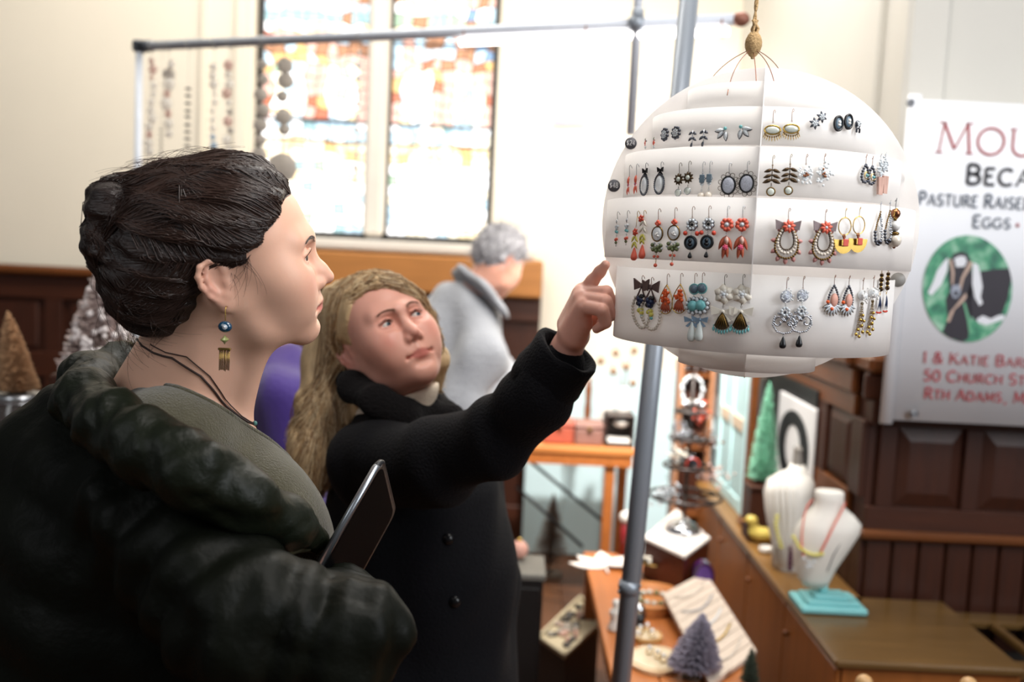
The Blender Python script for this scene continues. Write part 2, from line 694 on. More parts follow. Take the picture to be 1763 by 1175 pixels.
# back wall with its pair of leaded lights
xa, xb, xc, xd = ony(441, 200, YB).x, ony(631, 200, YB).x, ony(667, 200, YB).x, ony(848, 200, YB).x
zb, ztr = ony(640, 407, YB).z, ony(640, 209, YB).z
ztop = 3.15
b = MB()
w0 = YB + 0.35
for lo, hi in (((-5, YB, 0), (xa - .02, w0, ZT)), ((xd + .02, YB, 0), (XS + .3, w0, ZT)), ((xa - .02, YB, 0), (xd + .02, w0, zb - .03)), ((xa - .02, YB, ztop + .02), (xd + .02, w0, ZT))):
    b.box([(lo[i] + hi[i]) / 2 for i in range(3)], [hi[i] - lo[i] for i in range(3)])
b.build('wall_back', plaster, kind='structure')
# flat pilaster strips on the plaster
for i, (p0, p1) in enumerate(((345, 352), (404, 424))):
    solid('trim_%d' % (i + 1), (ony(p0, 200, YB).x, YB - 0.03, 1.36), (ony(p1, 200, YB).x, YB, ZT), plaster, kind='structure', bev=0.006)
solid('trim_3', (xb + .005, YB - .05, zb), (xc - .005, YB + .16, ztop + .02), stone, kind='structure', bev=0.02)

leadm = mat('lead_came', '#17171a', 0.6, var=0.2)


def glow(name, col, s):
    return mat(name, col, 0.15, var=0.25, scale=60, emit=col, estr=s)


G_ = dict(clear=glow('glass_clear', '#fff3dc', 1.45), pale=glow('glass_pale_blue', '#c3dcec', 1.15), white=glow('glass_white', '#ffffff', 2.0), green=glow('glass_green', '#a9c4ab', 1.0), blue=glow('glass_blue', '#7f9cc0', 0.9),
          teal=glow('glass_teal', '#a3c6cc', 1.0), pink=glow('glass_pink', '#e6b9ab', 0.98), red=glow('glass_red', '#c9785f', 0.82), amber=glow('glass_amber', '#e8bb80', 1.0), cream=glow('glass_cream', '#f3dcb4', 1.2), dark=glow('glass_violet', '#54324a', 0.35),
          rust=glow('glass_rust', '#b5876b', 0.8))
for m_ in MATS.values():
    pass


def stained(n, x0, x1, seed):
    rnd = random.Random(seed)
    # frame
    b = MB()
    for lo, hi in (((x0 - .02, zb - .02), (x0 + .012, ztop)), ((x1 - .012, zb - .02), (x1 + .02, ztop)), ((x0, zb - .02), (x1, zb + .014)), ((x0, ztop - .02), (x1, ztop + .02))):
        b.box(((lo[0] + hi[0]) / 2, YB + .10, (lo[1] + hi[1]) / 2), (hi[0] - lo[0], .07, hi[1] - lo[1]))
    win = b.build('window_%d' % n, mat('window_iron', '#3a3836', 0.5, 0.5), kind='structure')
    b = MB(); b.box(((x0 + x1) / 2, YB + .108, (zb + ztop) / 2), (x1 - x0, .006, ztop - zb)); b.build('leading', leadm, win)
    for zz in (ztr, ztr - 0.105, ztr + 0.43):
        b = MB(); b.box(((x0 + x1) / 2, YB + .085, zz), (x1 - x0, .022, .013 if zz == ztr else .007)); b.build('saddle_bar', leadm, win)
    wd = x1 - x0
    nx = 10
    cw = wd / nx
    za = ztr + 0.22           # springing of the two painted arches
    ra = wd / 4 - 0.012
    zc = ztr + 0.74           # medallion centre
    nz = int((ztop - zb) / 0.054)
    ch = (ztop - zb) / nz
    cen = []
    jit = {}
    for i in range(nx + 1):
        for j in range(nz + 1):
            z = zb + j * ch
            a = 0.32 if z > ztr - .1 else 0.16
            jit[(i, j)] = (x0 + i * cw + (rnd.uniform(-a, a) * cw if 0 < i < nx else 0), z + (rnd.uniform(-a, a) * ch if 0 < j < nz else 0))
    count = 0

    def pane(pts, key):
        nonlocal count
        cx, cz = sum(p[0] for p in pts) / len(pts), sum(p[1] for p in pts) / len(pts)
        pts = [(cx + (p[0] - cx) * .89, cz + (p[1] - cz) * .89) for p in pts]
        b = MB(); b.prism(pts, YB + .094 + rnd.uniform(-.0015, .0015), YB + .104)
        b.build('pane', G_[key], win)
        count += 1
    arcs = [(x0 + wd * .25, ra), (x0 + wd * .75, ra)]
    for i in range(nx):
        for j in range(nz):
            q = [jit[(i, j)], jit[(i + 1, j)], jit[(i + 1, j + 1)], jit[(i, j + 1)]]
            x, z = sum(p[0] for p in q) / 4, sum(p[1] for p in q) / 4
            r_ = rnd.random()
            if z < ztr - 0.105:      # pale quarries
                key = rnd.choices(['white', 'clear', 'cream', 'pale', 'green', 'teal', 'white'], [7, 6, 2.2, 3, .6, .5, 5])[0]
                if z > ztr - .2:
                    key = rnd.choices(['cream', 'clear', 'amber'], [3, 3, .7])[0]
            elif z < ztr:
                key = rnd.choices(['pale', 'white', 'teal', 'clear'], [5, 3, 1, 3])[0]
            elif z < ztr + 0.45:
                ins, edge = False, False
                for ax, r in arcs:
                    dx = abs(x - ax)
                    top = za + math.sqrt(max(r * r - dx * dx, 0))
                    if dx < r and z < top:
                        ins = True
                        edge = dx > r - .035 or (z > za and math.hypot(x - ax, z - za) > r - .035)
                if edge:
                    key = rnd.choices(['pink', 'amber', 'red'], [5, 1, .8])[0]
                elif ins:
                    key = rnd.choices(['white', 'clear', 'pale', 'green', 'cream', 'teal', 'amber'], [7, 4, 3, 1.4, 2, .6, .3])[0]
                else:
                    key = rnd.choices(['rust', 'amber', 'blue', 'red', 'pink', 'pale'], [2, 1, .6, .7, 3, 2])[0]
            elif z < ztr + 0.62:
                u = (z - ztr - .45) / .17
                key = rnd.choices(['white', 'cream'], [3, 1])[0] if u < .3 else (rnd.choices(['green', 'teal', 'rust'], [3, 2, 1])[0] if u < .62 else rnd.choices(['pale', 'blue', 'white'], [4, 1, 2])[0])
            else:
                d = math.hypot(x - (x0 + x1) / 2, z - zc - .12)
                if d < .2:
                    key = rnd.choices(['rust', 'dark', 'red', 'blue', 'cream'] if n == 1 else ['cream', 'clear', 'amber', 'dark'], [4, 2, 2, 1, 1] if n == 1 else [4, 3, 2, 1])[0]
                elif d < .255:
                    key = 'cream'
                else:
                    key = rnd.choices(['pink', 'rust', 'amber', 'red', 'teal', 'pale'], [4, 2, 2, 1.5, 1, 1])[0]
            pane(q, key)
    return win


stained(1, xa, xb, 11)
stained(2, xc, xd, 23)
# sill and the panelled dado below
zs = ony(640, 431, YB - .12).z
solid('trim_4', (xa - .15, YB - .16, zb - .075), (xd + .25, YB + .02, zb - .02), stone, kind='structure', bev=0.01)
zcap = ony(60, 457, YB - .1).z


def panelled(name, x0, x1, y, z1, z0, nrow, step, face):
    """framed dado along x whose face looks to -y: a backing with stiles, rails and raised panels set into it"""
    b = MB(); b.box(((x0 + x1) / 2, y + .03, (z0 + z1) / 2), (x1 - x0, .04, z1 - z0))
    w = b.build(name, oak, kind='structure')
    return w


dado = panelled('wall_dado', -4.9, xd + .3, YB - .10, zcap, 0, 2, .4, 0)
solid('cap_moulding', (-4.9, YB - .17, zcap - .045), (xa - .12, YB - .05, zcap), oak_cap, dado, bev=0.012)
solid('cap_moulding', (xa - .12, YB - .19, zcap - .045), (xd + .3, YB - .05, zb - .085), mat('honey_oak', '#a9713c', 0.4, var=0.25, scale=7, stretch=(.6, 5, 5)), dado, bev=0.012)
solid('rail', (-4.9, YB - .125, zcap - .17), (xd + .3, YB - .09, zcap - .05), oak_h, dado, bev=0.004)
solid('rail', (-4.9, YB - .125, zcap - .58), (xd + .3, YB - .09, zcap - .45), oak_h, dado, bev=0.004)
solid('rail', (-4.9, YB - .125, 0), (xd + .3, YB - .09, .2), oak_h, dado, bev=0.004)
mshs = {}
for i in range(14):
    x = -4.8 + i * .4
    if x > xd:
        break
    for nm, zlo, zhi, yy, m_, bw in (('stile', zcap - .46, zcap - .16, -.122, oak, .09), ('panel', zcap - .43, zcap - .19, -.112, oak, .23), ('panel', .24, zcap - .62, -.112, oak, .23), ('stile', .2, zcap - .57, -.122, oak, .09)):
        xx = x if nm == 'stile' else x + .2
        key = (nm, round(zlo, 3))
        if key not in mshs:
            b = MB(); b.box((0, 0, 0), (bw, .03, zhi - zlo), None, .008 if nm == 'panel' else .003); mshs[key] = b.mesh(nm, m_)
        o = bpy.data.objects.new(nm, mshs[key]); COL.objects.link(o); o.parent = dado
        o.location = Vector((xx, YB + yy + .015, (zlo + zhi) / 2)) - dado.location

# side wall and the wall that comes forward on the right
solid('wall_right', (XS, YW + .37, 0), (XS + .3, YB, ZT), plaster2, kind='structure')
solid('wall_front_right', (XS, YW + .08, 0), (3.6, YW + .38, ZT), plaster2, kind='structure')
solid('trim_5', (XS - .035, YW + .045, 1.3), (XS + .09, YW + .12, ZT), plaster2, kind='structure', bev=0.014)
solid('trim_6', (XS - .02, YW + .33, 1.3), (XS + .02, YW + .45, ZT), plaster2, kind='structure', bev=0.01)

# oak panelling of that corner
zc1 = ony(1600, 618, YW - .05).z
zr0, zr1 = ony(1600, 742, YW).z, ony(1600, 868, YW).z
zl = ony(1600, 926, YW).z
pan = solid('wall_panelling_front', (XF, YW, 0), (3.6, YW + .08, zc1 - .02), oak, kind='structure')
solid('cap_moulding', (XF - .03, YW - .05, zc1 - .05), (3.6, YW + .09, zc1), oak_cap, pan, bev=0.012)
solid('frieze', (XF - .03, YW - .028, zc1 - .13), (3.6, YW, zc1 - .05), oak_h, pan, bev=0.008)
solid('rail', (XF, YW - .018, zr0 + .012), (3.6, YW, zc1 - .13), oak_h, pan, bev=0.003)
solid('rail', (XF, YW - .018, zl + .02), (3.6, YW, zr1 - .012), oak_h, pan, bev=0.003)
solid('ledge', (XF - .012, YW - .04, zl - .006), (3.6, YW, zl + .022), oak_cap, pan, bev=0.008)
xs_ = [ony(p, 800, YW).x for p in (1513, 1543, 1660, 1690, 1807, 1837)]
wst = xs_[3] - xs_[2]
wpn = xs_[2] - xs_[1]
x = xs_[1] - wst * 1.15
i = 0
while x < 3.4:
    solid('stile', (max(x, XF), YW - .018, zr1 - .012), (x + wst, YW, zr0 + .012), oak, pan, bev=0.003)
    b = MB()
    # raised and fielded panel
    x0, x1 = x + wst + .006, x + wst + wpn - .006
    o_, i_ = YW - .003, YW - .015
    bw = .032
    vs = [(x0, o_, zr1 - .008), (x1, o_, zr1 - .008), (x1, o_, zr0 + .008), (x0, o_, zr0 + .008), (x0 + bw, i_, zr1 + bw), (x1 - bw, i_, zr1 + bw), (x1 - bw, i_, zr0 - bw), (x0 + bw, i_, zr0 - bw)]
    b._add(vs, [(0, 1, 5, 4), (1, 2, 6, 5), (2, 3, 7, 6), (3, 0, 4, 7), (4, 5, 6, 7)], False)
    b.build('panel', oak, pan)
    x += wst + wpn
bw = ony(1690, 1000, YW).x - ony(1644, 1000, YW).x
b = MB(); b.box((0, 0, 0), (bw - .006, .016, zl - .006 - .02), None, .005)
bm = b.mesh('board', oak)
x = XF + .012 + bw / 2
while x < 3.4:
    o = bpy.data.objects.new('board', bm); COL.objects.link(o); o.parent = pan
    o.location = Vector((x, YW - .006, (zl + .014) / 2)) - pan.location
    x += bw
pan2 = solid('wall_panelling_side', (XF, YW + .085, 0), (XS, YB - .12, zc1 - .02), oak, kind='structure')
solid('cap_moulding', (XF - .05, YW + .09, zc1 - .05), (XS + .0, YB - .12, zc1), oak_cap, pan2, bev=0.012)
solid('frieze', (XF - .028, YW + .09, zc1 - .13), (XF, YB - .12, zc1 - .05), oak_cap, pan2, bev=0.008)
zp0, zp1 = zr0 + .02, zr1 + .01
solid('rail', (XF - .018, YW + .09, zp0), (XF, YB - .12, zc1 - .13), oak_cap, pan2, bev=0.003)
solid('rail', (XF - .018, YW + .09, zl), (XF, YB - .12, zp1), oak_cap, pan2, bev=0.003)
y = YW
for i in range(7):
    solid('stile', (XF - .018, max(y, YW + .0), zp1), (XF, y + .10, zp0), oak, pan2, bev=0.003)
    y0, y1 = y + .108, y + .33
    b = MB()
    o_, i_ = XF - .003, XF - .016
    bw_ = .034
    vs = [(o_, y1, zp1 + .004), (o_, y0, zp1 + .004), (o_, y0, zp0 - .004), (o_, y1, zp0 - .004), (i_, y1 - bw_, zp1 + bw_), (i_, y0 + bw_, zp1 + bw_), (i_, y0 + bw_, zp0 - bw_), (i_, y1 - bw_, zp0 - bw_)]
    b._add(vs, [(0, 1, 5, 4), (1, 2, 6, 5), (2, 3, 7, 6), (3, 0, 4, 7), (4, 5, 6, 7)], False)
    b.build('panel', oak, pan2)
    y += .338
# ------------------------------------------------------------------ the hanging globe of earrings
BD = 1.35
BC = dep(1300, 387, BD)
BR = 0.2087
KB = 1.35 / FPX


def frosted(name, col, see, thru=0.45):
    m = bpy.data.materials.new(name)
    m.use_nodes = True
    N, L = m.node_tree.nodes, m.node_tree.links
    b = N['Principled BSDF']
    b.inputs['Base Color'].default_value = (*srgb(col), 1)
    b.inputs['Roughness'].default_value = 0.42
    b.inputs['Specular IOR Level'].default_value = 0.25
    tx = N.new('ShaderNodeTexNoise'); tx.inputs['Scale'].default_value = 35
    bp = N.new('ShaderNodeBump'); bp.inputs['Strength'].default_value = 0.04
    L.new(tx.outputs['Fac'], bp.inputs['Height']); L.new(bp.outputs[0], b.inputs['Normal'])
    t = N.new('ShaderNodeBsdfTranslucent'); t.inputs[0].default_value = (*srgb(col), 1)
    a = N.new('ShaderNodeBsdfTransparent')
    m1 = N.new('ShaderNodeMixShader'); m1.inputs[0].default_value = thru
    m2 = N.new('ShaderNodeMixShader'); m2.inputs[0].default_value = see
    L.new(b.outputs[0], m1.inputs[1]); L.new(t.outputs[0], m1.inputs[2])
    L.new(m1.outputs[0], m2.inputs[1]); L.new(a.outputs[0], m2.inputs[2])
    L.new(m2.outputs[0], N['Material Output'].inputs[0])
    return m


fr_band = frosted('frosted_plastic_band', '#faf8f6', 0.08)
fr_disc = frosted('frosted_plastic_disc', '#fbf9f8', 0.14)
toC = Vector((-BC.x, -BC.y, 0)).normalized()       # from the globe towards the photographer
side = Vector((-toC.y, toC.x, 0))                  # to the right seen from there
if side.x < 0:
    side = -side
globe = thing('globe_display', 'white frosted plastic globe display hung from twine, studded with pairs of earrings', 'display', tuple(BC - Vector((0, 0, BR))))


def bz(py):
    return dep(1300, py, BD).z


rows = [(165, 213, 130), (213, 272, 188), (279, 352, 232), (357, 455, 259), (470, 592, 236), (592, 632, 118)]
ROWS = []
for (t, bt, hw) in rows:
    r = hw * KB * .985
    z1, z0 = bz(t), bz(bt)
    ROWS.append((z0, z1, r))
    b = MB()
    n = 72
    vs, fs = [], []
    for i in range(n):
        a = 2 * math.pi * i / n
        d = side * math.cos(a) + toC * math.sin(a)
        for rr, z in ((r, z0), (r, z1), (r - .0008, z1), (r - .0008, z0)):
            vs.append((BC.x + d.x * rr, BC.y + d.y * rr, z))
    for i in range(n):
        for q in range(4):
            j = (i + 1) % n
            fs.append((i * 4 + q, j * 4 + q, j * 4 + (q + 1) % 4, i * 4 + (q + 1) % 4))
    b._add(vs, fs, True)
    o = b.build('band', fr_band, globe)
    for p in o.data.polygons:
        p.use_smooth = True
for u in (side, toC):
    b = MB()
    n = 96
    w = Vector((0, 0, 1)).cross(u)
    rim = [BC + u * BR * math.cos(2 * math.pi * i / n) + Vector((0, 0, BR * math.sin(2 * math.pi * i / n))) for i in range(n)]
    vs = [p + w * .0006 for p in rim] + [p - w * .0006 for p in rim]
    b._add(vs, [tuple(range(n)), tuple(range(2 * n - 1, n - 1, -1))] + [(i, n + i, n + (i + 1) % n, (i + 1) % n) for i in range(n)], False)
    b.build('disc', fr_disc, globe)
# twine, its knot, and the wires that carry the globe
jute = mat('jute_twine', '#b39468', 0.85, var=0.35, scale=200, bump=0.5, bscale=300)
kn = dep(1297, 78, BD)
b = MB()
top = Vector((kn.x + .0, kn.y, 2.42))
for ph in (0, math.pi):
    pts = []
    for i in range(90):
        z = kn.z + .012 + (top.z - kn.z - .012) * i / 89
        a = ph + i * .9
        pts.append(Vector((kn.x - .001 + .0014 * math.cos(a) + .003 * math.sin(i * .06), kn.y + .0014 * math.sin(a), z)))
    b.tube(pts, .0016, 6)
tw = b.build('twine', jute, globe)
b = MB()
for i in range(5):
    pts = []
    for q in range(40):
        a = q * .55 + i * 1.3
        t = q / 39
        rr = .0095 * math.sin(math.pi * min(1, t * 1.05 + .06)) ** .6
        pts.append(kn + Vector((rr * math.cos(a), rr * math.sin(a), .016 - .034 * t)))
    b.tube(pts, .0024, 6)
for i in range(3):
    b.tube([kn + Vector((.003 * i - .003, 0, .034)), kn + Vector((.005 * math.cos(i), .005 * math.sin(i), .022)), kn + Vector((0, 0, .008))], .0024, 6)
b.build('knot', jute, tw)
wirem = mat('copper_wire', '#9b6a55', 0.35, 0.9, var=0.2)
for (mx, my, ex, ey, dd) in ((1236, 108, 1212, 142, .02), (1262, 104, 1252, 150, -.10), (1302, 120, 1303, 150, -.05), (1330, 105, 1336, 148, -.08), (1338, 102, 1349, 122, .05)):
    a = kn + Vector((0, 0, -.004))
    m_ = dep(mx, my, BD + dd * .5)
    e = dep(ex, ey + 14, BD + dd)
    b = MB()
    b.tube([(1 - t) ** 2 * a + 2 * t * (1 - t) * m_ + t * t * e for t in [q / 12 for q in range(13)]], .0006, 5)
    b.build('wire', wirem, tw)


# letters made of strokes ------------------------------------------------------
def arc(cx, cy, rx, ry, a0, a1, n=14):
    return [(cx + rx * math.cos(math.radians(a0 + (a1 - a0) * i / n)), cy + ry * math.sin(math.radians(a0 + (a1 - a0) * i / n))) for i in range(n + 1)]


GL = {   # width, strokes (thick flag, points), serif ends
    'M': (1.0, [(0, [(.06, 0), (.16, 1)]), (1, [(.16, 1), (.5, .12)]), (0, [(.5, .12), (.84, 1)]), (1, [(.84, 1), (.94, 0)])], [(.06, 0), (.94, 0), (.12, 1), (.88, 1)]),
    'O': (.95, [(1, arc(.47, .5, .43, .5, 0, 360, 30))], []),
    'U': (.85, [(1, [(.1, 1), (.1, .38)] + arc(.42, .38, .32, .38, 180, 360, 14) + [(.74, 1)])], [(.1, 1), (.74, 1)]),
    'B': (.72, [(1, [(.1, 0), (.1, 1)]), (1, [(.1, 1), (.36, 1)] + arc(.36, .76, .23, .24, 90, -90) + [(.1, .52)]), (1, [(.36, .52)] + arc(.37, .26, .28, .26, 90, -90) + [(.1, 0)])], []),
    'E': (.65, [(1, [(.1, 0), (.1, 1)]), (1, [(.1, 1), (.56, 1)]), (1, [(.1, .53), (.46, .53)]), (1, [(.1, 0), (.58, 0)])], [(.56, 1, 1), (.58, 0, 1)]),
    'C': (.85, [(1, arc(.47, .5, .42, .5, 48, 312, 24))], []),
    'A': (.85, [(0, [(.04, 0), (.42, 1)]), (1, [(.42, 1), (.8, 0)]), (0, [(.17, .33), (.67, .33)])], [(.04, 0), (.8, 0)]),
    'P': (.68, [(1, [(.1, 0), (.1, 1)]), (1, [(.1, 1), (.36, 1)] + arc(.36, .73, .25, .27, 90, -90) + [(.1, .46)])], [(.1, 0)]),
    'S': (.68, [(1, arc(.34, .745, .25, .255, 30, 270, 14) + arc(.34, .25, .27, .25, 90, -150, 14))], []),
    'T': (.72, [(1, [(.36, 0), (.36, 1)]), (1, [(.03, 1), (.69, 1)])], [(.36, 0)]),
    'R': (.76, [(1, [(.1, 0), (.1, 1)]), (1, [(.1, 1), (.36, 1)] + arc(.36, .75, .24, .25, 90, -90) + [(.1, .5)]), (1, [(.36, .5), (.7, 0)])], [(.1, 0), (.7, 0)]),
    'I': (.3, [(1, [(.15, 0), (.15, 1)])], [(.15, 0), (.15, 1)]),
    'D': (.85, [(1, [(.1, 0), (.1, 1)]), (1, [(.1, 1), (.32, 1)] + arc(.34, .5, .42, .5, 90, -90, 18) + [(.1, 0)])], []),
    'G': (.9, [(1, arc(.47, .5, .42, .5, 48, 340, 26)), (1, [(.88, .42), (.55, .42)])], []),
    'K': (.78, [(1, [(.1, 0), (.1, 1)]), (0, [(.68, 1), (.12, .44)]), (1, [(.3, .6), (.72, 0)])], [(.1, 0), (.1, 1), (.72, 0)]),
    'H': (.85, [(1, [(.1, 0), (.1, 1)]), (1, [(.74, 0), (.74, 1)]), (1, [(.1, .52), (.74, .52)])], [(.1, 0), (.1, 1), (.74, 0), (.74, 1)]),
    '&': (.8, [(1, [(.76, 0), (.2, .68)] + arc(.36, .8, .18, .2, 200, -40, 12) + [(.2, .45)] + arc(.32, .25, .25, .25, 130, 330, 12) + [(.74, .5)])], []),
    '5': (.62, [(1, [(.52, 1), (.14, 1), (.12, .56)] + arc(.28, .31, .27, .31, 110, -150, 14))], []),
    '0': (.72, [(1, arc(.36, .5, .28, .5, 0, 360, 24))], []),
    ',': (.3, [(1, [(.17, .08), (.1, -.16)])], []),
    '2': (.6, [(1, arc(.3, .72, .24, .28, 160, -40, 10) + [(.06, 0), (.58, 0)])], []),
    '4': (.6, [(1, [(.42, 0), (.42, 1), (.04, .32), (.58, .32)])], []),
    '8': (.6, [(1, arc(.3, .74, .2, .24, -90, 270, 14)), (1, arc(.3, .26, .25, .26, 90, 450, 14))], []),
    '$': (.6, [(1, arc(.3, .68, .2, .2, 30, 270, 10) + arc(.3, .28, .21, .2, 90, -150, 10)), (0, [(.3, -.1), (.3, 1.06)])], []),
    '.': (.4, [(1, arc(.2, .4, .06, .06, 0, 360, 10))], []),
    ' ': (.38, [], []),
}


def stroke(b, pts, w, y0, y1, o, ex, ez):
    """a flat ribbon of width w along pts (2-D), laid in the plane o + ex*x + ez*z, standing proud from y0 to y1"""
    n = len(pts)
    ey = ez.cross(ex)
    L_, R_ = [], []
    for i in range(n):
        p0, p1 = pts[max(i - 1, 0)], pts[min(i + 1, n - 1)]
        if i == 0 and pts[0] == pts[-1]:
            p0 = pts[-2]
        if i == n - 1 and pts[0] == pts[-1]:
            p1 = pts[1]
        dx, dz = p1[0] - p0[0], p1[1] - p0[1]
        l = math.hypot(dx, dz) or 1
        nx, nz = -dz / l * w / 2, dx / l * w / 2
        L_.append((pts[i][0] + nx, pts[i][1] + nz))
        R_.append((pts[i][0] - nx, pts[i][1] - nz))
    P = lambda q, y: o + ex * q[0] + ez * q[1] - ey * y
    vs = []
    for i in range(n):
        vs += [P(L_[i], y1), P(R_[i], y1), P(L_[i], y0), P(R_[i], y0)]
    fs = []
    for i in range(n - 1):
        a, c = i * 4, i * 4 + 4
        fs += [(a, a + 1, c + 1, c), (a + 2, a, c, c + 2), (a + 1, a + 3, c + 3, c + 1)]
    b._add(vs, fs, False)


def lettering(text, o, ex, ez, cap, small, width, tw=.115, thin=.06, y0=0.0, y1=.0008, gap=.14, first_small=False):
    """returns one builder per word; capitals after a space stand taller; the line is stretched to the given width"""
    b = MB()
    words = [b]
    hs = []
    newword = True
    for c in text:
        hs.append(cap if (newword and not first_small) or c.isdigit() else small)
        newword = c == ' '
        if c == ' ':
            first_small = False
    tot = sum(GL[c][0] * h for c, h in zip(text, hs)) + gap * small * (len(text) - 1)
    sx = width / tot
    x = 0
    for c, h in zip(text, hs):
        w, st, se = GL[c]
        if c == ' ':
            b = MB()
            words.append(b)
        for thick, pts in st:
            stroke(b, [(x + p[0] * h * sx, p[1] * h) for p in pts], h * (tw if thick else thin), y0, y1, o, ex, ez)
        for s_ in se:
            px, pz = s_[0], s_[1]
            if len(s_) > 2:
                stroke(b, [(x + px * h * sx, (pz - .09) * h), (x + px * h * sx, (pz + .09) * h)], h * .05, y0, y1, o, ex, ez)
            else:
                stroke(b, [(x + (px - .11) * h * sx, pz * h), (x + (px + .11) * h * sx, pz * h)], h * .045, y0, y1, o, ex, ez)
        x += (w * h + gap * small) * sx
    return words


# price stickers on the rim
grey_dot = mat('grey_sticker', '#55555b', 0.6, var=0.1)
pale_dot = mat('pale_sticker', '#8e8b86', 0.6, var=0.1)
chalk = mat('chalk_white', '#e9e9ea', 0.8)


def on_disc(px, py, off):
    r = ray(px, py)
    n = toC
    t = ((BC + n * off) - EYE).dot(n) / r.dot(n)
    return EYE + r * t


for (px, py, r, m_, txt, lab) in ((1086, 247, 10.5, grey_dot, '$24', 'upper dark grey sticker chalked $24 on the globe rim beside the tiny coral studs'), (1057, 320, 11, grey_dot, '$48', 'lower dark grey sticker chalked $48 beside the coral leaf earrings'),
                                  (1546, 482, 12, pale_dot, None, 'plain grey round sticker beside the beaded tassel earrings on the globe'), (1545, 308, 11, pale_dot, None, 'faint round sticker on the back of the globe by the rose shell bar earrings'),
                                  (1560, 395, 11, pale_dot, None, 'faint round sticker on the back of the globe beside pearl ball earrings')):
    back = 'back' in lab
    c = on_disc(px, py, -.0012 if back else .0012)
    s_ = thing('price_sticker', lab, 'sticker', tuple(c), 'price stickers on the globe')
    b = MB(); b.lathe([(r * KB, 0), (r * KB, .0006)], c, 28, toC); b.build('disc', m_, s_)
    if txt:
        hgt = r * KB * .8
        b = lettering(txt, c - side * r * KB * .68 - Vector((0, 0, hgt * .4)) + toC * .0007, side, Vector((0, 0, 1)), hgt, hgt, r * KB * 1.36, .12, .1)
        b[0].build('lettering', chalk, s_)

# ------------------------------------------------------------------ earrings
JW = dict(
    silver=mat('j_silver', '#b9bcc2', 0.22, 1.0, var=0.3, scale=300), dsilver=mat('j_dark_silver', '#5d6068', 0.28, 1.0, var=0.4, scale=300), gold=mat('j_gold', '#c9a75a', 0.25, 1.0, var=0.2, scale=300),
    brass=mat('j_brass', '#7c6237', 0.3, 1.0, var=0.4, scale=300), bronze=mat('j_bronze', '#4f3f2d', 0.35, 0.9, var=0.4, scale=300), copper=mat('j_copper', '#8a5a40', 0.3, 0.9, var=0.3, scale=300),
    black=mat('j_black', '#141315', 0.3, var=0.3), coral=mat('j_coral', '#e0664f', 0.4, var=0.2, scale=200), red=mat('j_red', '#c8442f', 0.35, var=0.2, scale=200), orange=mat('j_orange', '#e2602a', 0.5, var=0.25, scale=200),
    rust=mat('j_rust', '#b0553a', 0.65, var=0.3, scale=250), pink=mat('j_pink', '#d9567a', 0.45, var=0.2, scale=200), blush=mat('j_blush', '#d9a291', 0.6, var=0.25, scale=150), yellow=mat('j_yellow', '#d8cf63', 0.45, var=0.2, scale=200),
    green=mat('j_green', '#66704a', 0.25, var=0.4, scale=200, coat=.4), teal=mat('j_turquoise', '#6fb0b2', 0.3, var=0.2, scale=200), slate=mat('j_slate', '#5c6f7c', 0.3, var=0.35, scale=200), navy=mat('j_navy', '#1e2a4a', 0.3, var=0.3, scale=200),
    white=mat('j_white', '#e8e6e2', 0.4, var=0.1, scale=200), milk=mat('j_milk', '#dfe6e3', 0.25, var=0.08, translucent=.25), pearl=mat('j_pearl', '#d6cbbd', 0.2, var=0.12, scale=60, coat=.6), ivory=mat('j_ivory', '#e6dfd0', 0.6, var=0.12),
    crystal=mat('j_crystal', '#ccd2da', 0.08, var=0.5, scale=500, coat=.6), ice=mat('j_ice', '#e9eef2', 0.1, var=0.2, scale=500, coat=.5), druzy=mat('j_druzy', '#b9bdc9', 0.15, var=0.5, scale=700, bump=.3, bscale=600),
    moon=mat('j_moonstone', '#bfc4bb', 0.15, var=0.2, scale=100, coat=.6), ribbon=mat('j_brown_ribbon', '#5a4744', 0.45, var=0.25, scale=150), mauve=mat('j_mauve_ribbon', '#8d7d7e', 0.5, var=0.25, scale=150), bluerib=mat('j_blue_ribbon', '#7b93a8', 0.5, var=0.2),
    tulle=mat('j_tulle', '#d49a94', 0.8, var=0.3, translucent=.3), shell=mat('j_rose_shell', '#cfa89a', 0.2, var=0.4, scale=60, stretch=(8, 8, 1), coat=.5), pave=mat('j_pave', '#b8bdc8', 0.15, 0.3, var=0.6, scale=800, bump=.4, bscale=700))


